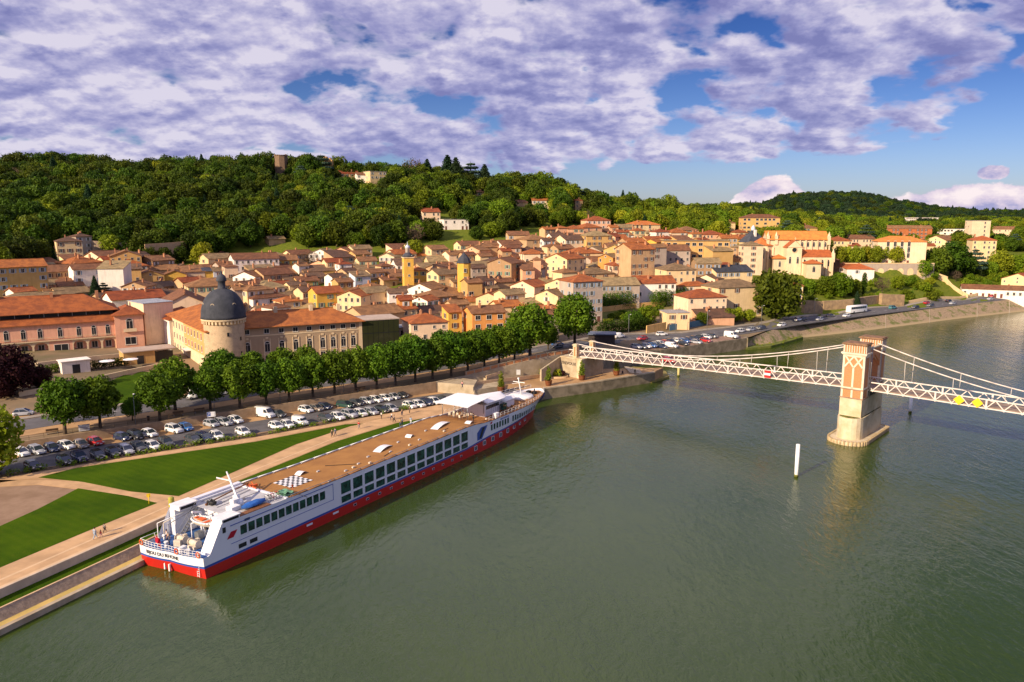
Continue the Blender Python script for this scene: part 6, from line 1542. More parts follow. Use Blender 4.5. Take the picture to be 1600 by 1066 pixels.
# terrace and garden in front of it
def gw(name, label, pix, h, material, cat='wall', th=0.4, lift=0.0, mats2=None):
    pts = [at(a, b_) for a, b_ in pix]; pts = [Vector(p) for p in pts if p]
    o = thing(name, label, cat, pts[0], 0)
    mb = MB()
    for a, b_ in zip(pts, pts[1:]):
        n_ = max(1, int((b_ - a).length / 6))
        for k in range(n_):
            p = a.lerp(b_, k / n_); q = a.lerp(b_, (k + 1) / n_); p.z = G(p.x, p.y); q.z = G(q.x, q.y); d = (q - p); d.z = 0; d.normalize(); s_ = Vector((-d.y, d.x, 0)) * th / 2; p0 = pts[0]
            vs = []
            for w in (p, q):
                for sg in (-1, 1): vs.append(w + s_ * sg - p0 + Vector((0, 0, -1.0)))
                for sg in (-1, 1): vs.append(w + s_ * sg - p0 + Vector((0, 0, h)))
            mb.add(vs, [(0, 2, 6, 4), (1, 5, 7, 3), (2, 3, 7, 6), (0, 1, 3, 2), (4, 6, 7, 5)])
    mb.build('wall' if cat == 'wall' else 'panel', material, o); return o
gw('terrace_wall', 'long low tan terrace wall in front of the pink arcaded building', [(-60, 580), (60, 574), (150, 563), (205, 558)], 1.3, CREAMW)
gw('garden_wall', 'cream garden wall below the small white kiosk by the pink building', [(30, 620), (110, 606), (200, 585), (262, 572)], 1.2, CREAMW)
q = at(120, 583); o = thing('kiosk', 'small white flat roofed kiosk with a dark door in front of the pink building', 'kiosk', q, math.atan2(q[1], q[0]) - math.pi / 2 + R(12))
bx(MB(), -3.3, 3.3, 0, 4, -1, 3.2).build('wall', WM['w'], o); bx(MB(), -0.9, 0.9, -0.06, 0, 0, 2.3).build('door', DGLASS, o); bx(MB(), -3.6, 3.6, -0.3, 4.3, 3.2, 3.4).build('roof', WM['w'], o)
q = at(222, 569); o = thing('annex', 'low beige annex with dark doorway at the corner of the pink building', 'building', q, math.atan2(q[1], q[0]) - math.pi / 2 + R(10))
bx(MB(), -4.5, 3.5, 0, 7, -1, 3.6).build('wall', WM['a'], o); bx(MB(), -1.2, 0.6, -0.06, 0, 0, 2.4).build('door', DGLASS, o); bx(MB(), 3.5, 8.5, 1, 7, -1, 2.9).build('glazed_porch', DGLASS, o); bx(MB(), -4.8, 9, -0.5, 7.3, 3.6, 3.85).build('roof', WM['g'], o)
def hedge(label, pix, h, w, k='F'):
    pts = [at(a, b_) for a, b_ in pix]; pts = [Vector(p) for p in pts if p]; cl_ = []
    for a, b_ in zip(pts, pts[1:]):
        n_ = max(1, int((b_ - a).length / (w * 0.45)))
        for i in range(n_ + 1):
            p = a.lerp(b_, i / n_) - pts[0]; zg = G(p.x + pts[0].x, p.y + pts[0].y) - pts[0].z
            for zz_ in np.arange(w * 0.4, h, w * 0.6): cl_.append((p.x, p.y, zg + zz_, w * 0.55))
    me = leaf_mesh('hedge', 5, cl_, 60, 0.17, F_OAK if k == 'F' else F_SHRUB); o = link('hedge', me, None, pts[0]); tag(o, label, 'hedge'); return o
hedge('clipped green hedge left of the white kiosk below the pink building', [(40, 590), (98, 580)], 2.4, 1.6)
hedge('clipped green hedge right of the white kiosk below the pink building', [(142, 578), (214, 568)], 2.2, 1.6)
for i, (px, py) in enumerate([(168, 578), (205, 575)]):
    q = at(px, py); o = thing('parasol', 'flat white parasol in the garden of the pink building, the %s one' % ['left', 'right'][i], 'parasol', q); MB().tube((0, 0, 0), (0, 0, 2.5), 0.04, n=5).build('pole', STEEL, o); MB().lathe([(0.05, 2.75), (2.0, 2.45), (2.0, 2.4), (0.05, 2.6)], n=8, sm=False, cap=False).build('canopy', CANVASW, o)
drape('garden_lawn', [at(a, b_)[:2] for a, b_ in [(150, 600), (225, 580), (250, 585), (240, 622), (190, 640), (150, 630)]], LAWN, 0.06, 2.0)
# --- theatre
house(247, 473, 38, 4, 'q', 'm', 'f', 22, nw=0, d=12, fh=3.2, at_y=238, label='tall windowless pale stage tower with grey metal roof beside the pink building', name='theatre', cat='building')
house(290, 480, 72, 4, 'q', 'b', 'G', 2, nw=0, d=26, fh=3.0, at_y=262, pitch=0.5, label='wide pale hall with brown gabled roof behind the orange wing', name='hall', cat='building')
# --- domed tower
o = thing('domed_tower', 'round pale stone tower under a dark slate dome with lantern', 'tower', (-78.2, 206.5, 5.8))
MB().lathe([(5.35, -1), (5.25, 13.2)], n=40, cap=False).build('wall', TOWERST, o)
mb = MB()
for k in range(36):
    a = 2 * math.pi * k / 36; mb.box((5.45 * math.cos(a), 5.45 * math.sin(a), 13.6), (0.5, 0.42, 0.8), a)
mb.build('corbel', CREAMW, o)['kind'] = 'stuff'
MB().lathe([(5.3, 13.0), (5.35, 13.9), (5.8, 14.0), (5.85, 14.5), (5.5, 14.6)], n=40).build('cornice', CREAMW, o)
prof = [(5.9, 14.5)] + [(5.75 * math.cos(a) ** 0.9, 15.0 + 7.4 * math.sin(a)) for a in np.linspace(0.02, 1.38, 14)] + [(1.05, 22.5)]
dm = MB().lathe(prof, n=40).build('dome', SLATE, o)
MB().lathe([(1.25, 22.3), (1.0, 22.6), (0.95, 24.2), (1.35, 24.4), (1.3, 24.7), (1.25, 25.2), (0.9, 25.9), (0.3, 26.3), (0.05, 27.3)], n=16).build('lantern', SLATE, o)
for az_ in (-35, -100, 215):
    a = R(az_); ro_ = MB(); ring = [(0.5 * math.cos(q), 0, 0.5 * math.sin(q)) for q in np.linspace(0, 2 * math.pi, 17)]; ro_.path(ring, 0.12, 6, mi=1); ro_.lathe([(0.45, -0.02), (0.01, 0.0)], n=12) if False else ro_.face([(0.45 * math.cos(q), 0.02, 0.45 * math.sin(q)) for q in np.linspace(0, 2 * math.pi, 12, endpoint=False)], 0)
    ro_.build('round_window', [DGLASS, STONE_L], o, (5.05 * math.cos(a), 5.05 * math.sin(a), 18.2), a + math.pi / 2)
for az_, zz_ in ((-20, 9.0), (-20, 5.0), (-60, 10.5)):
    a = R(az_); bx(MB(), -0.25, 0.25, -0.06, 0.2, -0.5, 0.5).build('slit_window', DGLASS, o, (5.33 * math.cos(a), 5.33 * math.sin(a), zz_), a + math.pi / 2)
# --- museum: taupe facade right of the tower, orange wing left of it
A_ = Vector((-73.4, 208.2)); B_ = Vector((-44.0, 222.5)); L_ = (B_ - A_).length; an = math.atan2((B_ - A_).y, (B_ - A_).x)
o = thing('museum', 'long taupe building with cream framed arched windows right of the domed tower', 'building', (A_.x, A_.y, 5.8), an)
bx(MB(), -2, L_, 0, 14, -1, 11.6).build('wall', TAUPE, o)
mb = MB(); bx(mb, -2, L_ + 0.06, -0.08, 0.0, 8.8, 9.15); bx(mb, -2, L_ + 0.1, -0.3, 0.0, 11.2, 11.6); bx(mb, L_ - 0.8, L_ + 0.08, -0.1, 0.6, -1, 11.2); bx(mb, -2, L_, -0.1, 0, 0, 0.9)
def wx_of(px):  # position along the facade seen at px
    r = (px - 800) / 1185.0; d = (B_ - A_).normalized(); return (r * A_.y - A_.x) / (d.x - r * d.y)
wxs = [wx_of(p) for p in (386, 417, 440, 462, 483.5, 504, 520.5, 536.5, 552)]
for x in wxs:
    bx(mb, x - 0.95, x - 0.72, -0.12, 0, 0.9, 8.0); bx(mb, x + 0.72, x + 0.95, -0.12, 0, 0.9, 8.0); bx(mb, x - 1.1, x + 1.1, -0.14, 0, 3.55, 3.8); mb.box((x, -0.07, 8.2), (0.7, 0.14, 0.5))
mb.build('stone_trim', CREAMW, o)
for x in wxs:
    link('window', WIN['A'], o, (x, 0, 5.4)); link('window', WIN['L'], o, (x, 0, 2.2)).scale = (0.72, 1, 1.3); link('window', WIN['c'], o, (x, 0, 10.1)).scale = (0.8, 1, 0.9)
roofpart(o, -6, L_ + 0.4, -0.6, 15, 11.6, 'h', 'r', 0.42)
for x in (9, 19, 27): bx(MB(), x, x + 1.0, 6, 6.8, 13, 16).build('chimney', CREAMW, o)
A2 = Vector((-107.5, 239.0)); B2 = Vector((-82.5, 204.5)); L2_ = (B2 - A2).length; an2 = math.atan2((B2 - A2).y, (B2 - A2).x)
o = thing('museum_wing', 'orange and cream three storey wing running back left of the domed tower', 'building', (A2.x, A2.y, 6.0), an2)
bx(MB(), L2_ * 0.42, L2_, 0, 15, -1, 11.2).build('wall', ORANW, o); bx(MB(), 0, L2_ * 0.42, -0.02, 15.02, -1, 11.2).build('wall', CREAMW, o)
mb = MB(); bx(mb, 0, L2_, -0.1, 0, 3.4, 3.65); bx(mb, 0, L2_, -0.3, 0, 10.9, 11.2); bx(mb, L2_ * 0.42, L2_, -0.06, 0, -1, 3.4); mb.build('stone_trim', CREAMW, o)
for i in range(12):
    x = 2.0 + i * (L2_ - 3.5) / 11
    for z, k in ((1.9, 'n'), (5.2, 'n'), (8.6, 'n')): link('window', WIN[k], o, (x, 0 if x > L2_ * 0.42 else -0.02, z)).scale = (1.0, 1, 1.25 if z == 8.6 else 1.1)
roofpart(o, -0.4, L2_ + 3, -0.6, 15.6, 11.2, 'h', 'r', 0.40)
mb = MB(); bx(mb, 20, 25, -1.6, 0, 2.9, 3.1); mb.build('canopy', WHITE, o)
house(300, 496, 58, 3, 'w', 'r', 'h', 20, nw=0, d=16, label='broad dark red roofed block behind the domed tower', name='building', cat='building', at_y=240)
# --- glass building
C_ = Vector((-43.8, 222.6)); o = thing('glass_building', 'dark green glass fronted block with black frames right of the museum', 'building', (*C_, 5.8), R(24))
bx(MB(), 0, 11.0, 0, 10, -1, 11.3).build('wall', DGLASS, o)
m = bpy.data.materials.new('green_glass'); m.use_nodes = True; b = m.node_tree.nodes['Principled BSDF']; b.inputs['Base Color'].default_value = (0.030, 0.034, 0.016, 1); b.inputs['Roughness'].default_value = 0.1
for k in range(7):
    for j in range(3): bx(MB(), k * 1.57 + 0.06, k * 1.57 + 1.51, -0.05, 0, 0.2 + j * 3.7, 3.7 + j * 3.7).build('pane', m, o)
mb = MB(); bx(mb, -0.1, 11.2, -0.15, 10.2, 11.3, 11.6); mb.build('roof', WM['g'], o)
house(630, 512, 22, 2, 'g', 'm', 'f', 20, win='L', label='low grey link with wide windows right of the glass building', name='building', cat='building')
# --- yellow clock tower
q = at(637, 403, 15.5); o = thing('clock_tower', 'square yellow bell tower with a small slate dome and white lantern', 'tower', q, math.atan2(q[1], q[0]) - math.pi / 2 + R(12)); w = 2.1
bx(MB(), -w, w, -w, w, -5, 15.5).build('wall', WM['y'], o)
mb = MB(); bx(mb, -w - .25, w + .25, -w - .25, w + .25, 15.5, 15.9); mb.build('cornice', CREAMW, o)
for z, k in ((12.8, 'n'), (8.0, 's')): link('window', WIN[k], o, (0, -w, z)); link('window', WIN[k], o, (-w, 0, z), -math.pi / 2)
MB().lathe([(2.5, 15.9), (2.1, 16.8), (1.2, 17.6), (1.0, 17.8)], n=8).build('skirt_roof', SLATE, o); MB().lathe([(0.95, 17.8), (0.95, 19.6), (1.2, 19.7)], n=8).build('lantern', WM['w'], o); MB().lathe([(1.2, 19.7), (0.9, 20.6), (0.2, 21.2), (0.03, 22.6)], n=8).build('dome', WM['l'], o)
# --- ochre tower with a slate cone
q = at(725, 411, 15.0); o = thing('polygonal_tower', 'tall ochre polygonal tower with a dark slate pointed roof', 'tower', q)
MB().lathe([(2.9, -5), (2.8, 15)], n=8, sm=False).build('wall', WM['y'], o); MB().lathe([(3.2, 15), (2.3, 17), (0.1, 19.4), (0.02, 20.5)], n=8, sm=False).build('roof', SLATE, o)
for z in (12, 8.5, 5, 2): link('window', WIN['n'], o, (0.6, -2.72, z), 0.25)
SCR.append((715, 735, 400, 455, q[1]))
# --- slate pyramid house and cupola
q = at(1184, 377, 9.0); o = thing('slate_house', 'pale house with a steep slate pyramid roof and white chimney behind the church apse', 'house', q, 0.25)
bx(MB(), -5.5, 5.5, 0, 11, -5, 9).build('wall', WM['c'], o); rm, gb, rh = roof_mb(11, 11, 'p', 0.85); rm.build('roof', SLATE, o, (0, 0, 9.0)); bx(MB(), -1, 0.3, 2.0, 3.2, 10, 15.5).build('chimney', WM['w'], o)
for x in (-3.5, 0, 3.5): link('window', WIN['n'], o, (x, 0, 7.0)); link('window', WIN['n'], o, (x, 0, 3.8))
MB().lathe([(1.3, 15), (1.3, 16.0), (0.9, 17.2), (0.1, 18.2)], (0, 5.5, 0), 8).build('cupola', WM['l'], o)
# --- church
q = at(1248, 374, 18.0); o = thing('church', 'large pale stone church with bright orange roofs above the river road', 'church', (q[0], q[1], q[2]), math.atan2(q[1], q[0]) - math.pi / 2 + R(14)); o['_w'] = CHST.name
CHY = q[1]
bx(MB(), -14, 16, 6, 18, -6, 18).build('nave_wall', CHST, o); roofpart(o, -14.3, 16.3, 5.6, 18.4, 18, 'g', 'o', 0.62)
bx(MB(), 1.5, 17, -1, 6, -6, 9.5).build('aisle_wall', CHST, o)
mb = MB(); mb.add([(1.2, -1.5, 9.3), (17.4, -1.5, 9.3), (17.4, 6, 12.6), (1.2, 6, 12.6), (1.2, -1.5, 9.1), (17.4, -1.5, 9.1)], [(0, 1, 2, 3), (0, 4, 5, 1)]); mb.build('aisle_roof', RM['o'], o)
mb = MB(); mb.add([(1.5, -1, 9.3), (1.5, 6, 9.3), (1.5, 6, 12.5), (17, -1, 9.3), (17, 6, 9.3), (17, 6, 12.5)], [(0, 1, 2), (5, 4, 3)]); mb.build('aisle_gable', CHST, o)
bx(MB(), -6, 1.5, -2, 8, -6, 14).build('transept_wall', CHST, o); roofpart(o, -6.2, 1.7, -2.3, 9, 14, 'G', 'o', 0.9, 'transept_roof', 0.2)
ring = MB(); ring.path([(1.3 * math.cos(a), 0, 1.3 * math.sin(a)) for a in np.linspace(0, 2 * math.pi, 17)], 0.2, 6, 1); ring.face([(1.2 * math.cos(a), 0.02, 1.2 * math.sin(a)) for a in np.linspace(0, 2 * math.pi, 16, endpoint=False)], 0); ring.build('rose_window', [DGLASS, CREAMW], o, (-2.25, -2.05, 12.6))
for x in (-4.2, -0.4): link('window', WIN['A'], o, (x, -2, 7.0)).scale = (0.8, 1, 1.2)
MB().lathe([(6.6, -6), (6.4, 14.5)], (-16.5, 10, 0), 10, sm=False).build('apse_wall', CHST, o); MB().lathe([(6.9, 14.5), (0.1, 18.6)], (-16.5, 10, 0), 10, sm=False).build('apse_roof', RM['o'], o)
mb = MB()
for k in range(10):
    a = 2 * math.pi * k / 10; mb.box((-16.5 + 6.7 * math.cos(a), 10 + 6.7 * math.sin(a), 6), (1.1, 0.8, 15), a)
mb.build('apse_buttress', CHST, o)
for k in (6, 7, 8):
    a = 2 * math.pi * (k + 0.5) / 10; link('window', WIN['A'], o, (-16.5 + 6.12 * math.cos(a), 10 + 6.12 * math.sin(a), 9.5), a + math.pi / 2).scale = (0.8, 1, 1.5)
for x in np.arange(3.5, 16.5, 2.9): link('window', WIN['A'], o, (float(x), 6, 14.9)).scale = (0.75, 1, 0.85); link('window', WIN['A'], o, (float(x), -1, 5.6)).scale = (0.8, 1, 1.1)
for x in np.arange(2.2, 17.6, 2.95): mb = MB(); bx(mb, x - .4, x + .4, -2.2, -1, -6, 8.2); bx(mb, x - .35, x + .35, 5.4, 6, 12.4, 17.6); mb.build('buttress', CHST, o)
bx(MB(), 2.5, 9.5, -9, -2.2, -8, 6.5).build('chapel_wall', CHST, o); roofpart(o, 2.3, 9.7, -9.3, -2.0, 6.5, 'h', 'o', 0.45, 'chapel_roof')
link('window', WIN['A'], o, (6, -9, 3.0))
bx(MB(), -12, -6, -1, 6, -6, 8.5).build('sacristy_wall', CHST, o); roofpart(o, -12.2, -5.8, -1.3, 6, 8.5, 'h', 'o', 0.5, 'sacristy_roof'); link('window', WIN['A'], o, (-9, -1, 5.0)).scale = (0.8, 1, 1)
for x, y, z in ((16.6, 5.6, 18), (16.6, 18.4, 18), (17.2, -1.4, 9.5), (-14, 6, 18), (-9.8, 6, 18)):
    mb = MB(); bx(mb, x - .7, x + .7, y - .7, y + .7, z - 3, z + 1.6); mb.lathe([(0.8, 0), (0.05, 2.2)], (x, y, z + 1.6), 4, sm=False); mb.build('pinnacle', CHST, o)
mb = MB(); mb.box((-2.2, -2.3, 18.1), (0.18, 0.18, 2.0)); mb.box((-2.2, -2.3, 18.5), (0.9, 0.18, 0.18)); mb.build('cross', CHST, o)
SCR.append((1180, 1300, 350, 440, CHY))
# --- ruins on the hill top
q = PZ(439, 250, 92.0); rx, ry, rz_ = ray(439, 247); Yt = 640.0; o = thing('castle_tower', 'ruined brown octagonal keep standing among trees on the hill crest', 'tower', (rx / ry * Yt, Yt, 70))
mb = MB(); mb.lathe([(5.6, 0), (5.3, 24.6)], n=8, sm=False)
rg = random.Random(4)
for k in range(16):
    a = 2 * math.pi * k / 16; mb.box((4.9 * math.cos(a), 4.9 * math.sin(a), 24.8), (0.9, 1.6, rg.uniform(0.4, 1.8)), a)
mb.build('wall', brickmat('keep_stone', (0.24, 0.15, 0.09), (0.17, 0.11, 0.07), (0.14, 0.10, 0.07), 0.9), o); SCR.append((425, 453, 245, 290, Yt))
rx, ry, rz_ = ray(512, 250); o = thing('castle_tower', 'ruined orange stone wall tower right of the brown keep on the crest', 'tower', (rx / ry * Yt, Yt, 74))
mb = MB(); bx(mb, -3.5, 3.5, 0, 5, 0, 17.5); bx(mb, -3.5, -1, 0, 5, 17.5, 20); bx(mb, 1.0, 2.2, 0, 5, 17.5, 18.9); mb.build('wall', WM['a'], o); SCR.append((502, 522, 246, 278, Yt))
gw('ruined_wall', 'pale old wall on the crest at the left of the brown keep', [(372, 294), (386, 293)], 2.2, WM['c'])
gw('terrace_wall', 'tan high retaining wall behind the clipped trees on the lower left hill', [(228, 410), (292, 404)], 9.0, WM['t'])
gw('terrace_wall', 'dark grey sloping rubble wall at the foot of the hill, upper left', [(145, 398), (205, 402)], 7.0, RUBBLE)
# --- right bank walls, arcaded terrace
Ta = at(1352, 432); Tb = at(1440, 428)
Y0 = 404.5
def cw(c, Y): x = (c - 800) / 1190 * Y; return Vector((x, Y, G(x, Y)))
pa = cw(1345, Y0); pb = cw(1440, Y0); L_ = (pb - pa).length
o = thing('arcaded_wall', 'grey retaining wall with blind arches under the tree lined terrace', 'wall', (pa.x, pa.y, 13.0), math.atan2((pb - pa).y, (pb - pa).x))
bx(MB(), -12, L_ + 4, 0, 1.2, -2, 9.2).build('wall', WM['g'], o)
for k in range(6):
    ar = MB(); x = 3.5 + k * 5.2; ar.face([(x + 1.6 * math.cos(a), -0.04, 5.2 + 1.6 * math.sin(a)) for a in np.linspace(0, math.pi, 9)] , 0); bx(ar, x - 1.6, x + 1.6, -0.06, -0.02, 2.5, 5.2); ar.build('blind_arch', WM['c'], o)
bx(MB(), -12, L_ + 4, -0.1, 1.3, 9.2, 9.5).build('parapet', WM['c'], o); SCR.append((1355, 1445, 414, 430, Y0))
TANR = mat('tan_rubble', (0.42, 0.29, 0.16), 0.95, 0.25, 0.7, col2=(0.26, 0.18, 0.11), bump=0.6, bscale=3)
gw('rampart', 'broken tan rampart beside the road below the church garden', [(1254, 489), (1283, 491)], 5.5, TANR, th=1.5)
gw('rampart', 'long eroded tan rampart along the road behind the white coach', [(1285, 484), (1330, 481), (1372, 474)], 3.8, TANR, th=1.2)
gw('rampart', 'square tan rampart corner with white coping below the green slope', [(1375, 476), (1410, 478)], 5.2, TANR, th=2.0)
gw('garden_wall', 'pale slanting garden wall running down the green slope to the road', [(1476, 438), (1512, 466)], 2.0, WM['c'])
gw('garden_wall', 'pale stepped wall at the top of the green slope', [(1452, 430), (1480, 440)], 2.6, WM['c'])
gw('road_side_wall', 'low tan wall lining the road at the far right', [(1420, 474), (1510, 465), (1600, 457)], 1.2, WM['c'])
gw('fence', 'blue grey fence along the road below the houses', [(1046, 517), (1104, 508)], 2.2, mat('fence_blue', (0.10, 0.20, 0.26), 0.8, 0.1, 1), cat='fence', th=0.1)
gw('fence', 'dark green fence right of the blue grey fence by the pink house', [(1106, 507), (1133, 502)], 2.2, mat('fence_green', (0.03, 0.08, 0.05), 0.8, 0.1, 1), cat='fence', th=0.1)
gw('garden_wall', 'tan garden wall between the hedge and the blue grey fence', [(1010, 522), (1040, 516)], 3.0, WM['a'])
gw('garden_wall', 'long tan garden wall under the long white grey houses', [(940, 488), (985, 482), (1040, 478)], 2.0, WM['a'])
o = house(1556, 452, 73, 1, 'w', 'b', 'g', 8, win='n', nw=11, d=9, fh=4.2, label='long low white building with brown roof beside the road at the right edge', name='building', cat='building')
q = at(940, 536); 
o = thing('shelter', 'dark flat roofed shelter beside the road behind the bridge head', 'shelter', (q[0], q[1], q[2]), R(-5)); bx(MB(), -4.3, 4.3, 0, 5, -1, 2.7).build('wall', mat('shed_dark', (0.06, 0.045, 0.04), 0.8, 0.1, 1), o); bx(MB(), -4.8, 4.8, -0.6, 5.6, 2.7, 3.0).build('roof', mat('shed_roof', (0.13, 0.16, 0.22), 0.5, 0.1, 1), o)
# fill the gaps between the listed houses with plain low ones that stay below the facades behind them
rg = random.Random(21)
TOWN = [(20, 462), (60, 425), (160, 418), (300, 425), (480, 412), (600, 405), (700, 402), (800, 392), (860, 372), (930, 362), (1100, 372), (1150, 392), (1160, 440), (1090, 455), (1000, 455), (960, 470), (900, 490), (880, 505), (740, 520), (560, 512), (420, 500), (300, 490), (130, 480)]
def inpoly(x, y, P):
    c_ = False
    for i in range(len(P)):
        x1, y1 = P[i]; x2, y2 = P[(i + 1) % len(P)]
        if (y1 > y) != (y2 > y) and x < (x2 - x1) * (y - y1) / (y2 - y1) + x1: c_ = not c_
    return c_
foot_pts = [(h_[0].location.x, h_[0].location.y) for h_ in HOUSES]
nf = 0
for k in range(5200):
    if nf >= 170: break
    px, py = rg.uniform(20, 1160), rg.uniform(365, 520)
    if not inpoly(px, py, TOWN): continue
    q = at(px, py)
    if q is None: continue
    st = rg.choice([1, 2, 2]); h = st * 3 + 0.25; w = rg.uniform(6.5, 11); wpx = w / q[1] * 1190
    if any((a - q[0]) ** 2 + (b_ - q[1]) ** 2 < 6.6 ** 2 for a, b_ in foot_pts): continue
    top = PX(q[0], q[1], q[2] + h)[1]; ok = True
    for (a, b_, t_, bt, Yh) in SCR:
        if Yh > q[1] + 1 and a < px + wpx / 2 - 2 and b_ > px - wpx / 2 + 2:
            if top - 4 < t_ + 4 + 0.42 * (bt - t_) and q[1] > 150 and (bt > top): ok = False; break
    if not ok: continue
    house(px, top, wpx, st, rg.choice('ccttabgqwcap'), rg.choice('bbrtkttb'), rg.choice('ggghGs'), win=rg.choice('nnnnwbg'))
    foot_pts.append((q[0], q[1])); nf += 1
print('fillers', nf)
# ------------------------------------------------------------------ woods on the hill
lowY = [(-200, 300), (0, 322), (60, 335), (150, 388), (250, 392), (330, 405), (400, 432), (480, 425), (600, 430), (700, 442), (760, 452), (800, 478), (850, 500), (900, 545), (960, 560), (1100, 530), (1180, 470), (1260, 455), (1330, 480), (1420, 560), (1500, 560), (1700, 600)]
def lo(c): return float(np.interp(c, [a for a, b_ in lowY], [b_ for a, b_ in lowY]))
rg = random.Random(5)
cand = []
foot_pts = [(h_[0].location.x, h_[0].location.y) for h_ in HOUSES]
Y = 300.0
while Y < 1390:
    sp_ = 8.2 if Y < 760 else 13.0
    xmin = (-330 if Y < 760 else 330) / 1190.0 * Y * 3.0 if False else ((-200 - 800) / 1190 * Y if Y < 760 else (1120 - 800) / 1190 * Y)
    xmax = (1750 - 800) / 1190 * Y; x = xmin
    while x < xmax:
        xx = x + rg.uniform(-.45, .45) * sp_; yy = Y + rg.uniform(-.45, .45) * sp_; c = cc(xx, yy); x += sp_
        if yy < lo(c): continue
        if c < 1120 and yy > 705: continue
        if any(abs(a - xx) < 10 and abs(b_ - 4 - yy) < 11 for a, b_ in foot_pts): continue
        cand.append((xx, yy, c))
    Y += sp_
def blocks(xx, yy, h, r):
    z = G(xx, yy); p0 = PX(xx, yy, z + h); wpx = r / yy * 1190; pb_ = PX(xx, yy, z)[1]
    for (a, b_, t_, bt, Yh) in SCR:
        if Yh > yy - 2 and a < p0[0] + wpx and b_ > p0[0] - wpx and p0[1] < t_ + 0.6 * (bt - t_) and pb_ > t_: return True
    return False
clear = [(690, 330, 42, 9), (640, 352, 20, 5), (850, 349, 26, 5)]   # open meadow patches (px, py, half width, half height)
sel = []
for (xx, yy, c) in cand:
    z = G(xx, yy); p = PX(xx, yy, z + 5)
    if any(abs(p[0] - a) < w_ and abs(p[1] - b_) < h_ for a, b_, w_, h_ in clear): continue
    s = rg.uniform(0.72, 1.18) if rg.random() < 0.8 else rg.uniform(1.15, 1.45)
    if yy > 600 and c < 1120: s *= 0.85 + 0.55 * (0.5 + 0.5 * math.sin(xx * 0.045) * math.sin(xx * 0.017 + 1.0))
    r = rg.random()
    k = 'oak%d' % rg.randrange(4)
    if r < 0.05: k = 'spring%d' % rg.randrange(2); s *= 0.9
    elif r < 0.075: k = 'fir'
    elif r < 0.095: k = 'bare'
    elif r < 0.11: k = 'cedar'
    elif c > 880 and r < 0.30: k = 'spring%d' % rg.randrange(2)
    elif r < (0.85 if c > 880 else 0.45 if c > 620 else 0.22): k = 'fresh%d' % rg.randrange(2)
    if k == 'fir' and rg.random() < .5: s *= 0.8
    if blocks(xx, yy, 10.5 * s, 4.5 * s): continue
    sel.append((xx, yy, z, s, k, c))
# tall conifers on the skyline and other single trees that can be told apart
def sky_tree(k, px, ptop, Yd, lab, cat='tree'):
    rx, ry, rz_ = ray(px, ptop); x = rx / ry * Yd; z = G(x, Yd); ztop = CAMH + rz_ / ry * Yd
    H0 = {'fir': 14.6, 'cedar': 11.5, 'oak0': 11, 'oak1': 11, 'bare': 9, 'poplar': 14.5}[k]; s = (ztop - z) / H0
    return tree(k, x, Yd, s * (1.5 if k == 'fir' else 1.15), lab, name='fir_tree' if k == 'fir' else 'tree', sz=s)
sky_tree('fir', 699, 239, 640, 'tall dark fir on the skyline, left of the twin pair')
sky_tree('fir', 712, 243, 636, 'tall dark fir on the skyline, right of the twin pair')
sky_tree('fir', 541, 248, 640, 'single dark conifer on the crest left of the hilltop houses')
sky_tree('fir', 757, 254, 650, 'dark fir right of the twin firs on the skyline')
sky_tree('cedar', 735, 252, 650, 'dark spreading conifer just right of the twin firs')
sky_tree('cedar', 605, 256, 640, 'dark umbrella shaped conifer right of the hilltop houses')
sky_tree('fir', 667, 246, 645, 'broad pointed dark tree left of the twin firs on the skyline')
sky_tree('bare', 643, 246, 648, 'bare topped grey tree on the skyline')
sky_tree('cedar', 501, 240, 636, 'dark ivy covered tree in front of the orange ruin')
sky_tree('oak0', 455, 262, 630, 'rounded green tree beside the brown keep')
sel.sort(key=lambda q: -q[3] / q[1])
near = sel[:255]; rest = sel[255:]
def zone(c):
    return 'far left' if c < 200 else 'left' if c < 420 else 'middle' if c < 650 else 'right' if c < 900 else 'eastern' if c < 1200 else 'distant right'
KN = {'fre': 'fresh green broadleaf tree', 'oak': 'dark green broadleaf tree', 'spr': 'bright yellow green tree', 'fir': 'dark pointed conifer', 'bar': 'bare brown tree', 'ced': 'blue green cedar'}
for (xx, yy, z, s, k, c) in near:
    tree(k, xx, yy, s, '%s in the wood covering the %s part of the hillside' % (KN[k[:3]], zone(c)), group='%ss of the hillside wood, %s part' % (KN[k[:3]], zone(c)), name={'fre': 'ash_tree', 'oak': 'oak_tree', 'spr': 'broadleaf_tree', 'fir': 'fir_tree', 'bar': 'bare_tree', 'ced': 'cedar_tree'}[k[:3]])
print('trees near', len(near), 'rest', len(rest))
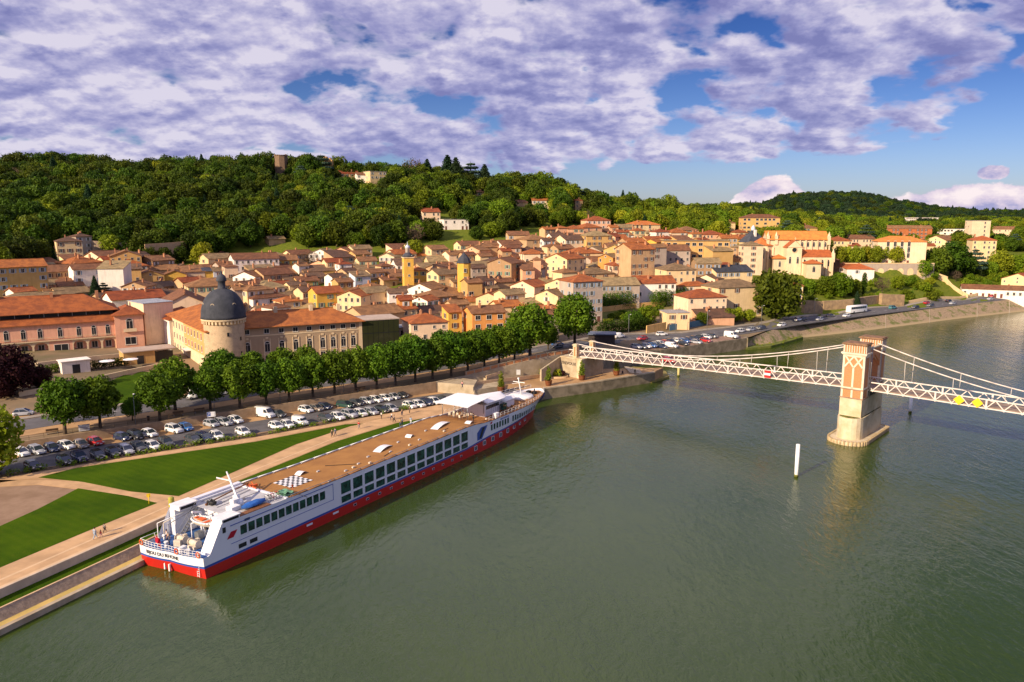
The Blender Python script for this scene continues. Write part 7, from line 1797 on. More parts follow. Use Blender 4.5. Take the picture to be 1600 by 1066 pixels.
# ------------------------------------------------------------------ the wood beyond: one object, instanced on points
def wood(name, pts, kinds, crownk):
    me = bpy.data.meshes.new(name); me.vertices.add(len(pts)); me.vertices.foreach_set('co', np.array([p[:3] for p in pts], dtype=np.float32).reshape(-1))
    at_k = me.attributes.new('kind', 'INT', 'POINT'); at_k.data.foreach_set('value', np.array([p[4] for p in pts], dtype=np.int32))
    at_s = me.attributes.new('size', 'FLOAT_VECTOR', 'POINT'); at_s.data.foreach_set('vector', np.array([(p[3], p[3], p[3] * p[5]) for p in pts], dtype=np.float32).reshape(-1))
    at_r = me.attributes.new('turn', 'FLOAT_VECTOR', 'POINT'); at_r.data.foreach_set('vector', np.array([(0, 0, p[6]) for p in pts], dtype=np.float32).reshape(-1))
    o = link(name, me); ng = bpy.data.node_groups.new(name, 'GeometryNodeTree')
    ng.interface.new_socket('Geometry', in_out='INPUT', socket_type='NodeSocketGeometry'); ng.interface.new_socket('Geometry', in_out='OUTPUT', socket_type='NodeSocketGeometry')
    gi = ng.nodes.new('NodeGroupInput'); go = ng.nodes.new('NodeGroupOutput'); jn = ng.nodes.new('GeometryNodeJoinGeometry')
    def attr(nm, ty):
        a = ng.nodes.new('GeometryNodeInputNamedAttribute'); a.data_type = ty; a.inputs['Name'].default_value = nm
        return [s_ for s_ in a.outputs if s_.enabled and s_.name == 'Attribute'][0]
    ak, as_, ar = attr('kind', 'INT'), attr('size', 'FLOAT_VECTOR'), attr('turn', 'FLOAT_VECTOR')
    for i, src in enumerate(crownk):
        oi = ng.nodes.new('GeometryNodeObjectInfo'); oi.inputs['Object'].default_value = src; oi.transform_space = 'ORIGINAL'
        cmp_ = ng.nodes.new('FunctionNodeCompare'); cmp_.data_type = 'INT'; cmp_.operation = 'EQUAL'; ins = [s_ for s_ in cmp_.inputs if s_.enabled]; ng.links.new(ak, ins[0]); ins[1].default_value = i
        ip = ng.nodes.new('GeometryNodeInstanceOnPoints'); ng.links.new(gi.outputs[0], ip.inputs['Points']); ng.links.new([s_ for s_ in cmp_.outputs if s_.enabled][0], ip.inputs['Selection'])
        ng.links.new(oi.outputs['Geometry'], ip.inputs['Instance']); ng.links.new(as_, ip.inputs['Scale']); ng.links.new(ar, ip.inputs['Rotation']); ng.links.new(ip.outputs[0], jn.inputs[0])
    ng.links.new(jn.outputs[0], go.inputs[0]); md = o.modifiers.new('wood', 'NODES'); md.node_group = ng
    return tag(o, kind='stuff')
# crowns of standing trees serve as the pattern
src = {}
for o in bpy.data.objects:
    if o.name.startswith('crown') and o.data not in src: src[o.data] = o
def S_(k): return src.get(TREES[k][0])
for k in ('oak0', 'oak1', 'oak2', 'oak3', 'spring0', 'spring1', 'fir', 'bare', 'cedar', 'pine', 'fresh0', 'fresh1'):
    if S_(k) is None: tree(k, *cw(1235 if k == 'pine' else -300, 700)[:2], 1.0, 'dark pine like tree standing in the wood behind the church'); src[TREES[k][0]] = [o for o in bpy.data.objects if o.data == TREES[k][0]][0]
KS = ['oak0', 'oak1', 'oak2', 'oak3', 'spring0', 'spring1', 'fir', 'bare', 'cedar', 'pine', 'fresh0', 'fresh1']
pts = [(xx, yy, z - 0.4, s, KS.index(k), rg.uniform(0.85, 1.15), rg.uniform(0, 6.28)) for (xx, yy, z, s, k, c) in rest]
wood('hillside_wood', pts, KS, [S_(k) for k in KS])
# far ridge
RID = [(900, 322), (1050, 325), (1100, 322), (1130, 320), (1180, 318), (1215, 305), (1260, 301), (1330, 301), (1380, 312), (1440, 322), (1500, 329), (1560, 330), (1700, 330), (1900, 328)]
def ridz(c, Y):
    y = float(np.interp(c, [a for a, b_ in RID], [b_ for a, b_ in RID])); rx, ry, rz_ = ray(c, y); top = CAMH + rz_ / ry * 1800 - 12
    if Y < 1800: w = max(0, (Y - 1250) / 550.0); return 26 + (top - 26) * (w * w * (3 - 2 * w))
    return top - (Y - 1800) * 0.03
rows = []
for Y in np.arange(1250, 2600, 60):
    rows.append([((c - 800) / 1190 * Y, Y, ridz(c, Y)) for c in range(850, 2300, 25)])
mb = MB(); mb.grid(rows); tag(mb.build('far_hill', mat('far_wood_ground', (0.035, 0.055, 0.018), 0.97, 0.2, 0.02)), kind='structure')
pts = []; Y = 1300.0
while Y < 1830:
    x = (1000 - 800) / 1190 * Y
    while x < (1900 - 800) / 1190 * Y:
        xx = x + rg.uniform(-6, 6); yy = Y + rg.uniform(-6, 6); x += 14
        pts.append((xx, yy, ridz(cc(xx, yy), yy) - 1.0, rg.uniform(1.1, 1.75), rg.choice([9, 9, 9, 9, 9, 9, 9, 2, 6, 0]), rg.uniform(0.75, 1.0), rg.uniform(0, 6.28)))
    Y += 14
wood('far_wood', pts, KS, [S_(k) for k in KS])
print('far trees', len(pts))
# ------------------------------------------------------------------ vehicles
def carpaint(name, col, rough=0.25):
    m = bpy.data.materials.new('paint_' + name); m.use_nodes = True; t = NT(m.node_tree); b = t.n['Principled BSDF']
    tc = t.add('ShaderNodeTexCoord'); n = t.noise(tc.outputs['Object'], 1.2, 3, 0.6)
    t.l.new(t.mix(t.math('MULTIPLY', t.smooth(n, 0.45, 0.8), 0.35), (*col, 1), (*[0.6 * x + 0.03 for x in col], 1)), b.inputs['Base Color'])
    b.inputs['Roughness'].default_value = rough; b.inputs['Coat Weight'].default_value = 0.6; b.inputs['Coat Roughness'].default_value = 0.08
    return m
PAINT = {'white': carpaint('white', (0.74, 0.74, 0.73)), 'black': carpaint('black', (0.018, 0.019, 0.022)), 'dark grey': carpaint('dark_grey', (0.06, 0.063, 0.07)), 'silver': carpaint('silver', (0.36, 0.37, 0.40)),
         'navy': carpaint('navy', (0.015, 0.025, 0.07)), 'blue': carpaint('blue', (0.03, 0.13, 0.38)), 'red': carpaint('red', (0.42, 0.02, 0.02)), 'taupe': carpaint('taupe', (0.22, 0.18, 0.15)), 'dark green': carpaint('dark_green', (0.02, 0.06, 0.05)), 'teal': carpaint('teal', (0.05, 0.22, 0.24))}
HEADL = mat('headlight_glass', (0.70, 0.70, 0.66), 0.2, 0.02, 4); TAILL = mat('tail_light_red', (0.4, 0.01, 0.01), 0.3, 0.02, 4)
CARG = m = bpy.data.materials.new('car_glass'); m.use_nodes = True; b = m.node_tree.nodes['Principled BSDF']; b.inputs['Base Color'].default_value = (0.03, 0.04, 0.05, 1); b.inputs['Roughness'].default_value = 0.06; b.inputs['Specular IOR Level'].default_value = 0.8
def section_loft(secs, m=9):
    """secs: (x, half width, z low, z top, crown); rounded box sections"""
    P = []
    for x, hw_, z0, z1, rr in secs:
        row = []
        for j in range(m):
            a = math.pi * j / (m - 1); cx_ = math.cos(a); sx_ = math.sin(a)
            e = 0.45
            row.append((x, -hw_ * math.copysign(abs(cx_) ** e, cx_), z0 + (z1 - z0) * (sx_ ** rr if sx_ > 0 else 0)))
        P.append(row)
    return P
def make_vehicle(kind_):
    D = {}
    if kind_ == 'hatchback': L_, W_, H_, secs, cab, c = 4.0, 1.74, 1.48, [(-2.0, .74, .35, .62, .6), (-1.93, .82, .25, .9, .5), (-1.5, .86, .2, .98, .45), (0.2, .87, .2, .98, .45), (1.0, .86, .2, .95, .45), (1.75, .80, .22, .78, .5), (1.97, .68, .3, .6, .6)], None, (-1.85, -1.35, 0.25, 1.15)
    elif kind_ == 'estate': L_, W_, H_, secs, cab, c = 4.6, 1.8, 1.5, [(-2.3, .76, .35, .62, .6), (-2.22, .84, .25, .92, .5), (-1.7, .88, .2, .98, .45), (0.3, .89, .2, .98, .45), (1.2, .87, .2, .95, .45), (2.0, .82, .22, .78, .5), (2.28, .70, .3, .6, .6)], None, (-2.15, -1.75, 0.35, 1.3)
    elif kind_ == 'suv': L_, W_, H_, secs, cab, c = 4.4, 1.84, 1.68, [(-2.2, .78, .4, .7, .6), (-2.12, .86, .3, 1.05, .5), (-1.6, .9, .28, 1.12, .45), (0.3, .91, .28, 1.12, .45), (1.2, .89, .28, 1.08, .45), (1.95, .84, .3, .95, .5), (2.17, .74, .35, .75, .6)], None, (-2.05, -1.75, 0.35, 1.15)
    elif kind_ == 'van': L_, W_, H_, secs, cab, c = 5.2, 1.98, 2.3, [(-2.6, .94, .35, 2.1, .35), (-2.5, .97, .3, 2.28, .3), (0.6, .98, .3, 2.3, .3), (1.1, .97, .3, 2.2, .35), (1.75, .94, .3, 1.25, .45), (2.35, .88, .3, 1.0, .5), (2.58, .75, .35, .75, .6)], None, None
    elif kind_ == 'small_van': L_, W_, H_, secs, cab, c = 4.3, 1.8, 1.85, [(-2.15, .86, .3, 1.65, .35), (-2.08, .89, .25, 1.8, .3), (0.3, .9, .25, 1.82, .3), (0.75, .88, .25, 1.7, .35), (1.25, .86, .25, 1.1, .45), (1.95, .8, .25, .88, .5), (2.13, .68, .3, .65, .6)], None, None
    mb = MB(); P = section_loft(secs); mb.grid(P); mb.face(P[0][::-1]); mb.face(P[-1])
    mb.box((0, 0, 0.32), (L_ * 0.94, W_ * 0.9, 0.18))
    gl = MB()
    belt = secs[2][3] - 0.06
    if c:
        xr0, xr1, xf1, xf0 = c; wb, wt = W_ / 2 - 0.05, W_ / 2 - 0.26; zt_ = H_
        lower = [(xr0, -wb, belt), (xf0, -wb, belt), (xf0, wb, belt), (xr0, wb, belt)]; upper = [(xr1, -wt, zt_ - .06), (xf1, -wt, zt_ - .06), (xf1, wt, zt_ - .06), (xr1, wt, zt_ - .06)]
        gl.add(lower + upper, [(0, 1, 5, 4), (1, 2, 6, 5), (2, 3, 7, 6), (3, 0, 4, 7)])
        rf = [(xr1 - .08, -wt - .02), (xf1 + .02, -wt - .02), (xf1 + .02, wt + .02), (xr1 - .08, wt + .02)]
        mb.prism(rf, zt_ - 0.08, zt_ - 0.02); mb.prism([(a * 0.95, b_ * 0.85) for a, b_ in rf], zt_ - 0.02, zt_ + 0.01)
        for sy in (-1, 1):
            for (xa, xb) in ((xr0, xr1), (xf0, xf1), ((xr0 + xf0) / 2 - 0.2, (xr1 + xf1) / 2 - 0.15)):
                mb.beam((xa, sy * (wb + .005), belt), (xb, sy * (wt + .01), zt_ - .07), 0.07, 0.07)
    else:
        x0_, x1_ = secs[3][0], secs[4][0]; z0_, z1_ = secs[3][3] - .12, secs[4][3] + .03
        gl.add([(x1_ + .02, -.82, z1_ + .03), (x1_ + .02, .82, z1_ + .03), (x0_ + .08, .74, z0_), (x0_ + .08, -.74, z0_)], [(0, 1, 2, 3)])
        for sy in (-1, 1): gl.add([(x0_ - .55, sy * (W_ / 2 + .0), z1_ - .02), (x1_ - .15, sy * (W_ / 2 - .01), z1_ - .02), (x0_ + .02, sy * (W_ / 2 - .05), z0_ - .1), (x0_ - .55, sy * (W_ / 2 - .02), z0_ - .1)], [(0, 1, 2, 3)])
    mb.box((L_ / 2 - .03, 0, .42), (.08, W_ * .7, .2))
    D['body'] = mb.mesh('body', [PAINT['white']]); D['glass'] = gl.mesh('window', [CARG])
    r = 0.31 if kind_ not in ('suv', 'van') else 0.35
    wm = MB(); wm.tube((0, -.11, 0), (0, .11, 0), r, r, 14, 0, sm=True); wm.tube((0, -.115, 0), (0, .115, 0), r * .6, r * .6, 10, 1); D['wheel'] = wm.mesh('wheel', [BLACK, STEEL])
    D['wx'] = (-L_ * 0.31, L_ * 0.31); D['wy'] = W_ / 2 - 0.08; D['r'] = r; D['L'] = L_; D['W'] = W_
    D['hl'] = MB().box((0, 0, 0), (.12, .34, .16)).mesh('headlight', [HEADL]); D['tl'] = MB().box((0, 0, 0), (.08, .22, .22)).mesh('tail_light', [TAILL])
    D['plate'] = MB().box((0, 0, 0), (.03, .5, .11)).mesh('number_plate', [WHITE])
    return D
VEH = {k: make_vehicle(k) for k in ('hatchback', 'estate', 'suv', 'van', 'small_van')}
CATN = {'hatchback': 'car', 'estate': 'car', 'suv': 'car', 'van': 'van', 'small_van': 'van'}
def vehicle(k, x, y, z, head, colr, label, group=None, s=1.0):
    D = VEH[k]; o = thing('parked_car' if CATN[k] == 'car' else 'parked_van', label, CATN[k], (x, y, z), head, group); o.scale = (s, s, s)
    b = link('body', D['body'], o); b.material_slots[0].link = 'OBJECT'; b.material_slots[0].material = PAINT[colr]
    link('window', D['glass'], o)
    for wx in D['wx']:
        for sy in (-1, 1): link('wheel', D['wheel'], o, (wx, sy * D['wy'], D['r']))
    for sy in (-1, 1): link('headlight', D['hl'], o, (D['L'] / 2 - .12, sy * (D['W'] / 2 - .32), .68 if CATN[k] == 'car' else .8)); link('tail_light', D['tl'], o, (-D['L'] / 2 + .04, sy * (D['W'] / 2 - .22), .8))
    link('number_plate', D['plate'], o, (D['L'] / 2 + .02, 0, .45))
    return o
ZA = ZP + 0.045
def pk_(l, scale, x0, y0): return [(x0 + a / scale, y0 + b_ / scale, c_, k) for a, b_, c_, k in l]
rowA = pk_([(135, 606, 'white', 'hatchback'), (230, 592, 'silver', 'estate'), (325, 578, 'navy', 'hatchback'), (415, 562, 'white', 'hatchback'), (508, 555, 'taupe', 'hatchback'), (597, 538, 'red', 'hatchback'), (765, 510, 'navy', 'hatchback'), (848, 500, 'black', 'suv'), (935, 486, 'white', 'hatchback'), (1090, 462, 'white', 'suv'), (1162, 448, 'blue', 'hatchback'), (1322, 425, 'silver', 'hatchback'), (1398, 416, 'silver', 'estate'), (1472, 402, 'white', 'hatchback')], 4.0, 0, 560) + \
       pk_([(242, 408, 'white', 'van'), (334, 405, 'dark grey', 'hatchback'), (525, 374, 'white', 'hatchback'), (598, 364, 'taupe', 'hatchback'), (655, 352, 'navy', 'hatchback'), (797, 340, 'dark green', 'estate'), (875, 326, 'dark grey', 'hatchback'), (945, 314, 'silver', 'hatchback'), (1008, 304, 'white', 'hatchback'), (1075, 294, 'white', 'hatchback'), (1130, 284, 'silver', 'hatchback'), (1185, 274, 'black', 'hatchback')], 4.444, 360, 560)
rowB = pk_([(205, 690, 'black', 'hatchback'), (405, 656, 'black', 'hatchback'), (497, 638, 'navy', 'suv'), (612, 622, 'black', 'hatchback'), (706, 606, 'black', 'hatchback'), (790, 590, 'silver', 'estate'), (868, 576, 'dark grey', 'suv'), (955, 564, 'white', 'hatchback'), (1040, 548, 'dark grey', 'suv'), (1208, 524, 'dark grey', 'hatchback'), (1278, 510, 'navy', 'estate'), (1356, 500, 'white', 'hatchback'), (1520, 476, 'white', 'hatchback')], 4.0, 0, 560) + \
       pk_([(320, 488, 'white', 'hatchback'), (398, 478, 'white', 'hatchback'), (487, 460, 'white', 'small_van'), (665, 432, 'dark grey', 'hatchback'), (748, 422, 'white', 'hatchback'), (828, 408, 'silver', 'suv'), (905, 398, 'white', 'hatchback'), (978, 388, 'silver', 'hatchback'), (1050, 376, 'black', 'hatchback'), (1115, 366, 'silver', 'hatchback'), (1245, 344, 'white', 'hatchback'), (1308, 336, 'white', 'hatchback'), (1362, 324, 'navy', 'hatchback'), (1415, 316, 'white', 'hatchback'), (1485, 308, 'dark grey', 'hatchback')], 4.444, 360, 560)
rg = random.Random(9)
for nm, row, hd in (('rear', rowA, -33), ('front', rowB, -40)):
    cnt = {}
    for i, (px, py, c_, k) in enumerate(row):
        x, y = PZ(px, py - 2.5, ZA + 0.3)
        key = (c_, CATN[k]); cnt[key] = cnt.get(key, 0) + 1
        tot = sum(1 for r_ in row if (r_[2], CATN[r_[3]]) == key)
        if tot == 1: lab = 'only %s %s in the %s row of the riverside car park' % (c_, CATN[k], nm)
        else: lab = '%s %s, %s such from the left in the %s row, riverside car park' % (c_, CATN[k], ordinal(cnt[key] - 1), nm)
        vehicle(k, x, y, ZA, R(hd + rg.uniform(-5, 5)), c_, lab, 'cars in the riverside car park', 1.0)
# crowded car park behind the bridge
P2 = pk_([(632, 305, 'silver', 'hatchback'), (672, 306, 'dark grey', 'hatchback'), (706, 300, 'white', 'hatchback'), (745, 296, 'blue', 'hatchback'), (778, 290, 'silver', 'hatchback'), (808, 282, 'white', 'hatchback'), (850, 276, 'red', 'hatchback'), (882, 266, 'black', 'hatchback'), (938, 262, 'white', 'hatchback'), (985, 262, 'blue', 'hatchback'), (1018, 254, 'navy', 'hatchback'), (1058, 246, 'black', 'hatchback'), (1102, 240, 'black', 'hatchback'), (1146, 232, 'white', 'hatchback'), (1188, 226, 'dark grey', 'hatchback'), (820, 304, 'navy', 'hatchback'), (893, 298, 'white', 'small_van'), (975, 282, 'black', 'hatchback'), (1075, 270, 'silver', 'hatchback'), (1145, 258, 'red', 'hatchback'), (1330, 226, 'white', 'van')], 4.706, 860, 480)
cnt = {}
P2.sort()
for (px, py, c_, k) in P2:
    q = at(px, py - 0.5, 0.07) or at(px, py); key = (c_, CATN[k]); cnt[key] = cnt.get(key, 0) + 1; tot = sum(1 for r_ in P2 if (r_[2], CATN[r_[3]]) == key)
    lab = ('only %s %s in the crowded car park behind the bridge' % (c_, CATN[k])) if tot == 1 else '%s %s, %s such from the left in the car park behind the bridge' % (c_, CATN[k], ordinal(cnt[key] - 1))
    vehicle(k, q[0], q[1], G(q[0], q[1]) + 0.08, R(-50 + rg.uniform(-6, 6)), c_, lab, 'cars behind the bridge')
# on and beside the road
def near_road(px, py, off=0.0):
    best = None
    for i in range(1, len(road_pts) - 1):
        p = road_pts[i]; s_ = PX(p.x, p.y, p.z); d = abs(s_[0] - px)
        if best is None or d < best[0]: best = (d, i)
    i = best[1]; a = road_pts[i]; d = (road_pts[i + 1] - road_pts[i - 1]); d.z = 0; d.normalize(); nrm = Vector((-d.y, d.x, 0)); q = a + nrm * off
    return q.x, q.y, G(q.x, q.y) + 0.11, math.atan2(d.y, d.x)
RD = [(571, 1.8, 'black', 'hatchback', 'black car driving under the plane trees in front of the museum'), (664, -1.8, 'dark grey', 'hatchback', 'dark grey car on the road under the plane trees'), (729, -1.9, 'dark grey', 'suv', 'dark grey suv on the road near the brick balustrade'), (744, 2.0, 'silver', 'hatchback', 'silver car just behind the dark grey suv near the balustrade'),
      (810, -1.8, 'navy', 'hatchback', 'navy car on the road under the broad green tree'), (862, -1.8, 'black', 'hatchback', 'black car on the road left of the bridge pillars'), (882, 2.0, 'blue', 'hatchback', 'blue car on the road behind the bridge pillars'), (975, 2.0, 'white', 'small_van', 'white van on the road just right of the dark shelter'), (1000, -1.8, 'red', 'hatchback', 'dark red car right of the white van near the dark shelter'), (1044, 2.2, 'white', 'hatchback', 'white car on the road beside the blue grey fence'),
      (1153, -1.8, 'white', 'hatchback', 'white car, leftmost of three where the embankment starts'), (1169, -1.8, 'silver', 'hatchback', 'silver car, middle of three where the embankment starts'), (1187, -1.8, 'dark grey', 'hatchback', 'dark grey car, rightmost of three where the embankment starts'), (1217, -1.8, 'white', 'hatchback', 'white car alone on the road below the big dark tree'),
      (1250, 1.8, 'white', 'hatchback', 'white car next to a dark car below the rampart'), (1261, 1.8, 'dark grey', 'hatchback', 'dark grey car next to a white car below the rampart'), (1278, -1.8, 'silver', 'hatchback', 'silver car on the road below the rampart'), (1303, 1.8, 'dark grey', 'hatchback', 'dark grey car left of the white coach'), (1314, -1.8, 'white', 'hatchback', 'white car directly left of the white coach'),
      (1400, 1.8, 'teal', 'suv', 'teal car right of the white coach'), (1427, -1.8, 'black', 'hatchback', 'black car on the road below the rampart corner'), (1448, -1.8, 'dark grey', 'hatchback', 'dark grey car in front of a red car on the bank road'), (1456, 1.8, 'red', 'hatchback', 'red car beside the dark grey car on the bank road'), (1482, -1.8, 'silver', 'hatchback', 'silver car nose to tail with a black one on the bank road'), (1490, 1.8, 'black', 'hatchback', 'black car nose to tail with a silver one on the bank road'),
      (1539, -1.8, 'silver', 'hatchback', 'silver car in front of the long low white building'), (1557, 1.8, 'red', 'hatchback', 'red car in front of the long low white building'), (1566, -1.8, 'silver', 'hatchback', 'silver car directly right of the red one at the far right'), (1592, -1.8, 'dark grey', 'hatchback', 'dark grey car at the right edge of the bank road'), (362, 2.0, 'white', 'van', 'white van parked under the planes right of the camper')]
for px, off, c_, k, lab in RD:
    x, y, z, a = near_road(px, 0, off); vehicle(k, x, y, z, a + (math.pi if off < 0 else 0), c_, lab)
for px, py, c_, lab in ((1410, 412.5, 'white', 'white car on the terrace under the pollarded trees, right one'), (1347, 412.5, 'silver', 'silver car on the terrace under the pollarded trees, left one'), (37, 649, 'silver', 'silver car in the yard at the left edge'), (47, 413, 'blue', 'blue car parked above the brown roof, upper left'), (54, 414, 'red', 'red car parked above the brown roof, upper left'), (61, 414, 'white', 'white car parked above the brown roof, upper left'), (795, 352, 'blue', 'blue car in the hillside car park above the town'), (803, 351, 'white', 'white car, left of two in the hillside car park'), (811, 350.5, 'white', 'white car, right of two in the hillside car park')):
    q = at(px, py)
    if q: vehicle('hatchback', q[0], q[1], q[2] + .05, R(20), c_, lab)
# coach
x, y, z, a = near_road(1344, 0, 1.6); o = thing('coach', 'white coach with dark windows on the bank road', 'coach', (x, y, z), a)
mb = MB(); P = section_loft([(-6.0, 1.15, .4, 3.1, .25), (-5.8, 1.25, .35, 3.3, .22), (5.6, 1.25, .35, 3.3, .22), (6.0, 1.15, .4, 2.9, .3)], 11); mb.grid(P); mb.face(P[0][::-1]); mb.face(P[-1]); mb.build('body', PAINT['white'], o)
for sy in (-1, 1):
    for k in range(7): MB().box((-4.9 + k * 1.55, sy * 1.245, 2.25), (1.4, .05, .95)).build('side_window', CARG, o)
MB().box((5.97, 0, 2.0), (.08, 2.0, 1.3)).build('windscreen', CARG, o)
for wx in (-3.6, 3.9):
    for sy in (-1, 1): link('wheel', VEH['van']['wheel'], o, (wx, sy * 1.12, .48)).scale = (1.35, 1.2, 1.35)
x, y, z, a = near_road(316, 0, 2.2); o = thing('camper', 'white camper parked under the planes at the left of the road', 'camper', (x, y, z), a + math.pi)
mb = MB(); mb.box((-1.0, 0, 1.75), (4.6, 2.1, 2.3)); mb.box((1.6, 0, 2.35), (1.4, 2.0, 1.0)); P = section_loft([(1.2, .98, .4, 1.9, .35), (1.9, .96, .4, 1.6, .4), (2.4, .9, .4, 1.1, .5), (3.0, .75, .45, .85, .6)]); mb.grid(P); mb.face(P[-1]); mb.build('body', PAINT['white'], o)
gl = MB(); gl.add([(2.35, -.8, 1.2), (2.35, .8, 1.2), (1.9, .75, 1.8), (1.9, -.75, 1.8)], [(0, 1, 2, 3)]); gl.box((-1.4, -1.06, 2.1), (1.0, .04, .5)); gl.build('window', CARG, o)
for wx in (-1.9, 2.2):
    for sy in (-1, 1): link('wheel', VEH['van']['wheel'], o, (wx, sy * .95, .35))
# red car on the bridge deck
x, y = bw(-48, 0.3); vehicle('hatchback', x, y, zdeck(-48) + .24, BR_RZ, 'red', 'small red car crossing the bridge')
# ------------------------------------------------------------------ people
SKIN = mat('skin', (0.50, 0.30, 0.20), 0.7, 0.05, 3)
CL = {'red': (0.5, 0.02, 0.02), 'black': (0.02, 0.02, 0.025), 'white': (0.7, 0.7, 0.68), 'pale blue': (0.32, 0.42, 0.55), 'navy': (0.02, 0.03, 0.09), 'grey': (0.2, 0.2, 0.21), 'yellow': (0.6, 0.5, 0.05), 'denim': (0.06, 0.10, 0.2), 'beige': (0.42, 0.33, 0.22), 'pink': (0.6, 0.3, 0.3)}
CLM = {k: mat('cloth_' + k.replace(' ', '_'), v, 0.9, 0.1, 4) for k, v in CL.items()}
HAIR = mat('hair_dark', (0.04, 0.025, 0.015), 0.8, 0.1, 4)
def lerp(a, b_, t_): return tuple(a[i] + (b_[i] - a[i]) * t_ for i in range(3))
_pm = {}
def person_meshes(pose):
    """one continuous body grown with the Skin modifier; clothes are the faces of chest, hips and legs grown a little further"""
    if pose in _pm: return _pm[pose]
    st_ = {'walk': 0.24, 'stand': 0.05, 'kneel': 0.0}[pose]
    J = {'pelvis': ((0, 0, .95), .145), 'waist': ((0, 0, 1.08), .125), 'chest': ((0.01, 0, 1.30), .155), 'neck': ((0.0, 0, 1.48), .055), 'head0': ((0.02, 0, 1.56), .085), 'head1': ((0.02, 0, 1.68), .095), 'head2': ((0.015, 0, 1.75), .06),
         'nose': ((0.115, 0, 1.64), .02)}
    E_ = [('pelvis', 'waist'), ('waist', 'chest'), ('chest', 'neck'), ('neck', 'head0'), ('head0', 'head1'), ('head1', 'head2'), ('head0', 'nose')]
    for s_, n_ in ((-1, 'r'), (1, 'l')):
        f_ = st_ * s_
        J['sh' + n_] = ((0.0, s_ * .19, 1.42), .065); J['el' + n_] = ((-.03 - f_ * .5, s_ * .25, 1.14), .045); J['wr' + n_] = ((.06 - f_, s_ * .25, .90), .03); J['ha' + n_] = ((.09 - f_, s_ * .245, .82), .035)
        J['hi' + n_] = ((0.0, s_ * .10, .90), .105); J['kn' + n_] = ((f_ * .9 + .03, s_ * .10, .50), .065); J['an' + n_] = ((f_ * 1.5 - .04, s_ * .10, .09), .042); J['to' + n_] = ((f_ * 1.5 + .15, s_ * .11, .04), .04)
        for k in range(4): J['f%d%s' % (k, n_)] = ((.105 - f_ + .012 * k, s_ * (.232 + .012 * k), .745 - .008 * (1.5 - abs(k - 1.5))), .009)
        J['th' + n_] = ((.135 - f_, s_ * .225, .80), .011)
        E_ += [('chest', 'sh' + n_), ('sh' + n_, 'el' + n_), ('el' + n_, 'wr' + n_), ('wr' + n_, 'ha' + n_), ('pelvis', 'hi' + n_), ('hi' + n_, 'kn' + n_), ('kn' + n_, 'an' + n_), ('an' + n_, 'to' + n_), ('ha' + n_, 'th' + n_)] + [('ha' + n_, 'f%d%s' % (k, n_)) for k in range(4)]
    if pose == 'kneel':
        for k in J:
            (x, y, z), r = J[k]; 
            if k[:2] in ('kn',): J[k] = ((.42 if k[2] == 'r' else .1, y, .42 if k[2] == 'r' else .1), r)
            elif k[:2] == 'an': J[k] = ((.36 if k[2] == 'r' else -.35, y, .09), r)
            elif k[:2] == 'to': J[k] = ((.52 if k[2] == 'r' else -.5, y, .05), r)
            else: J[k] = ((x + .12 * (z - .8), y, z - .45), r)
    def skin(keys, grow, nm):
        idx = {k: i for i, k in enumerate(keys)}; me = bpy.data.meshes.new(nm); me.from_pydata([J[k][0] for k in keys], [(idx[a], idx[b_]) for a, b_ in E_ if a in idx and b_ in idx], [])
        o = bpy.data.objects.new(nm, me); COL.objects.link(o); md = o.modifiers.new('s', 'SKIN'); 
        sv = me.skin_vertices[0].data
        for k, i in idx.items(): r = J[k][1] + grow; sv[i].radius = (r, r)
        sv[0].use_root = True
        sb = o.modifiers.new('b', 'SUBSURF'); sb.levels = 1; sb.render_levels = 1
        dg = bpy.context.evaluated_depsgraph_get(); m2 = bpy.data.meshes.new_from_object(o.evaluated_get(dg)); bpy.data.objects.remove(o); m2.name = nm
        for p in m2.polygons: p.use_smooth = True
        return m2
    body = skin(list(J), 0, 'body')
    top = skin(['chest', 'waist', 'pelvis', 'shl', 'ell', 'shr', 'elr'], .022, 'shirt'); leg = skin(['pelvis', 'hil', 'knl', 'anl', 'hir', 'knr', 'anr'], .018, 'trousers')
    hz = 0 if pose != 'kneel' else -.45; hx = 0 if pose != 'kneel' else .1
    hair = MB().lathe([(.098, 1.62 + hz), (.115, 1.68 + hz), (.10, 1.76 + hz), (.05, 1.81 + hz), (.01, 1.82 + hz)], (0.0 + hx, 0, 0), 12).mesh('hair', [HAIR])
    _pm[pose] = (body, top, leg, hair); return _pm[pose]
def person(px, py, z, top, leg, pose, label, head=0.0, h=1.72, xy=None):
    x, y = xy if xy else PZ(px, py, z); body, tp, lg, hr = person_meshes(pose)
    o = thing('person', label, 'person', (x, y, z), head); s = h / 1.8; o.scale = (s, s, s)
    for nm, me, mt in (('body', body, SKIN), ('shirt', tp, CLM[top]), ('trousers', lg, CLM[leg]), ('hair', hr, HAIR)):
        ob = link(nm, me, o)
        if len(me.materials) == 0: me.materials.append(None)
        ob.material_slots[0].link = 'OBJECT'; ob.material_slots[0].material = mt
    return o
zp = ZP + 0.03
person(149, 842, zp, 'pale blue', 'pale blue', 'walk', 'adult in pale blue clothes walking on the riverside path, lower left', R(60))
person(158, 840, zp, 'red', 'pink', 'walk', 'small child in red beside the adult in pale blue', R(50), 1.15)
person(164, 832, zp, 'grey', 'black', 'walk', 'child in grey and black ahead of the child in red', R(60), 1.4)
person(519, 683, zp, 'black', 'black', 'walk', 'person in black on the path beside one in blue', R(235)); person(524, 681, zp, 'denim', 'grey', 'walk', 'person in blue walking beside the one in black', R(235))
person(561, 670, zp, 'red', 'grey', 'walk', 'person in a red jacket alone on the path', R(60))
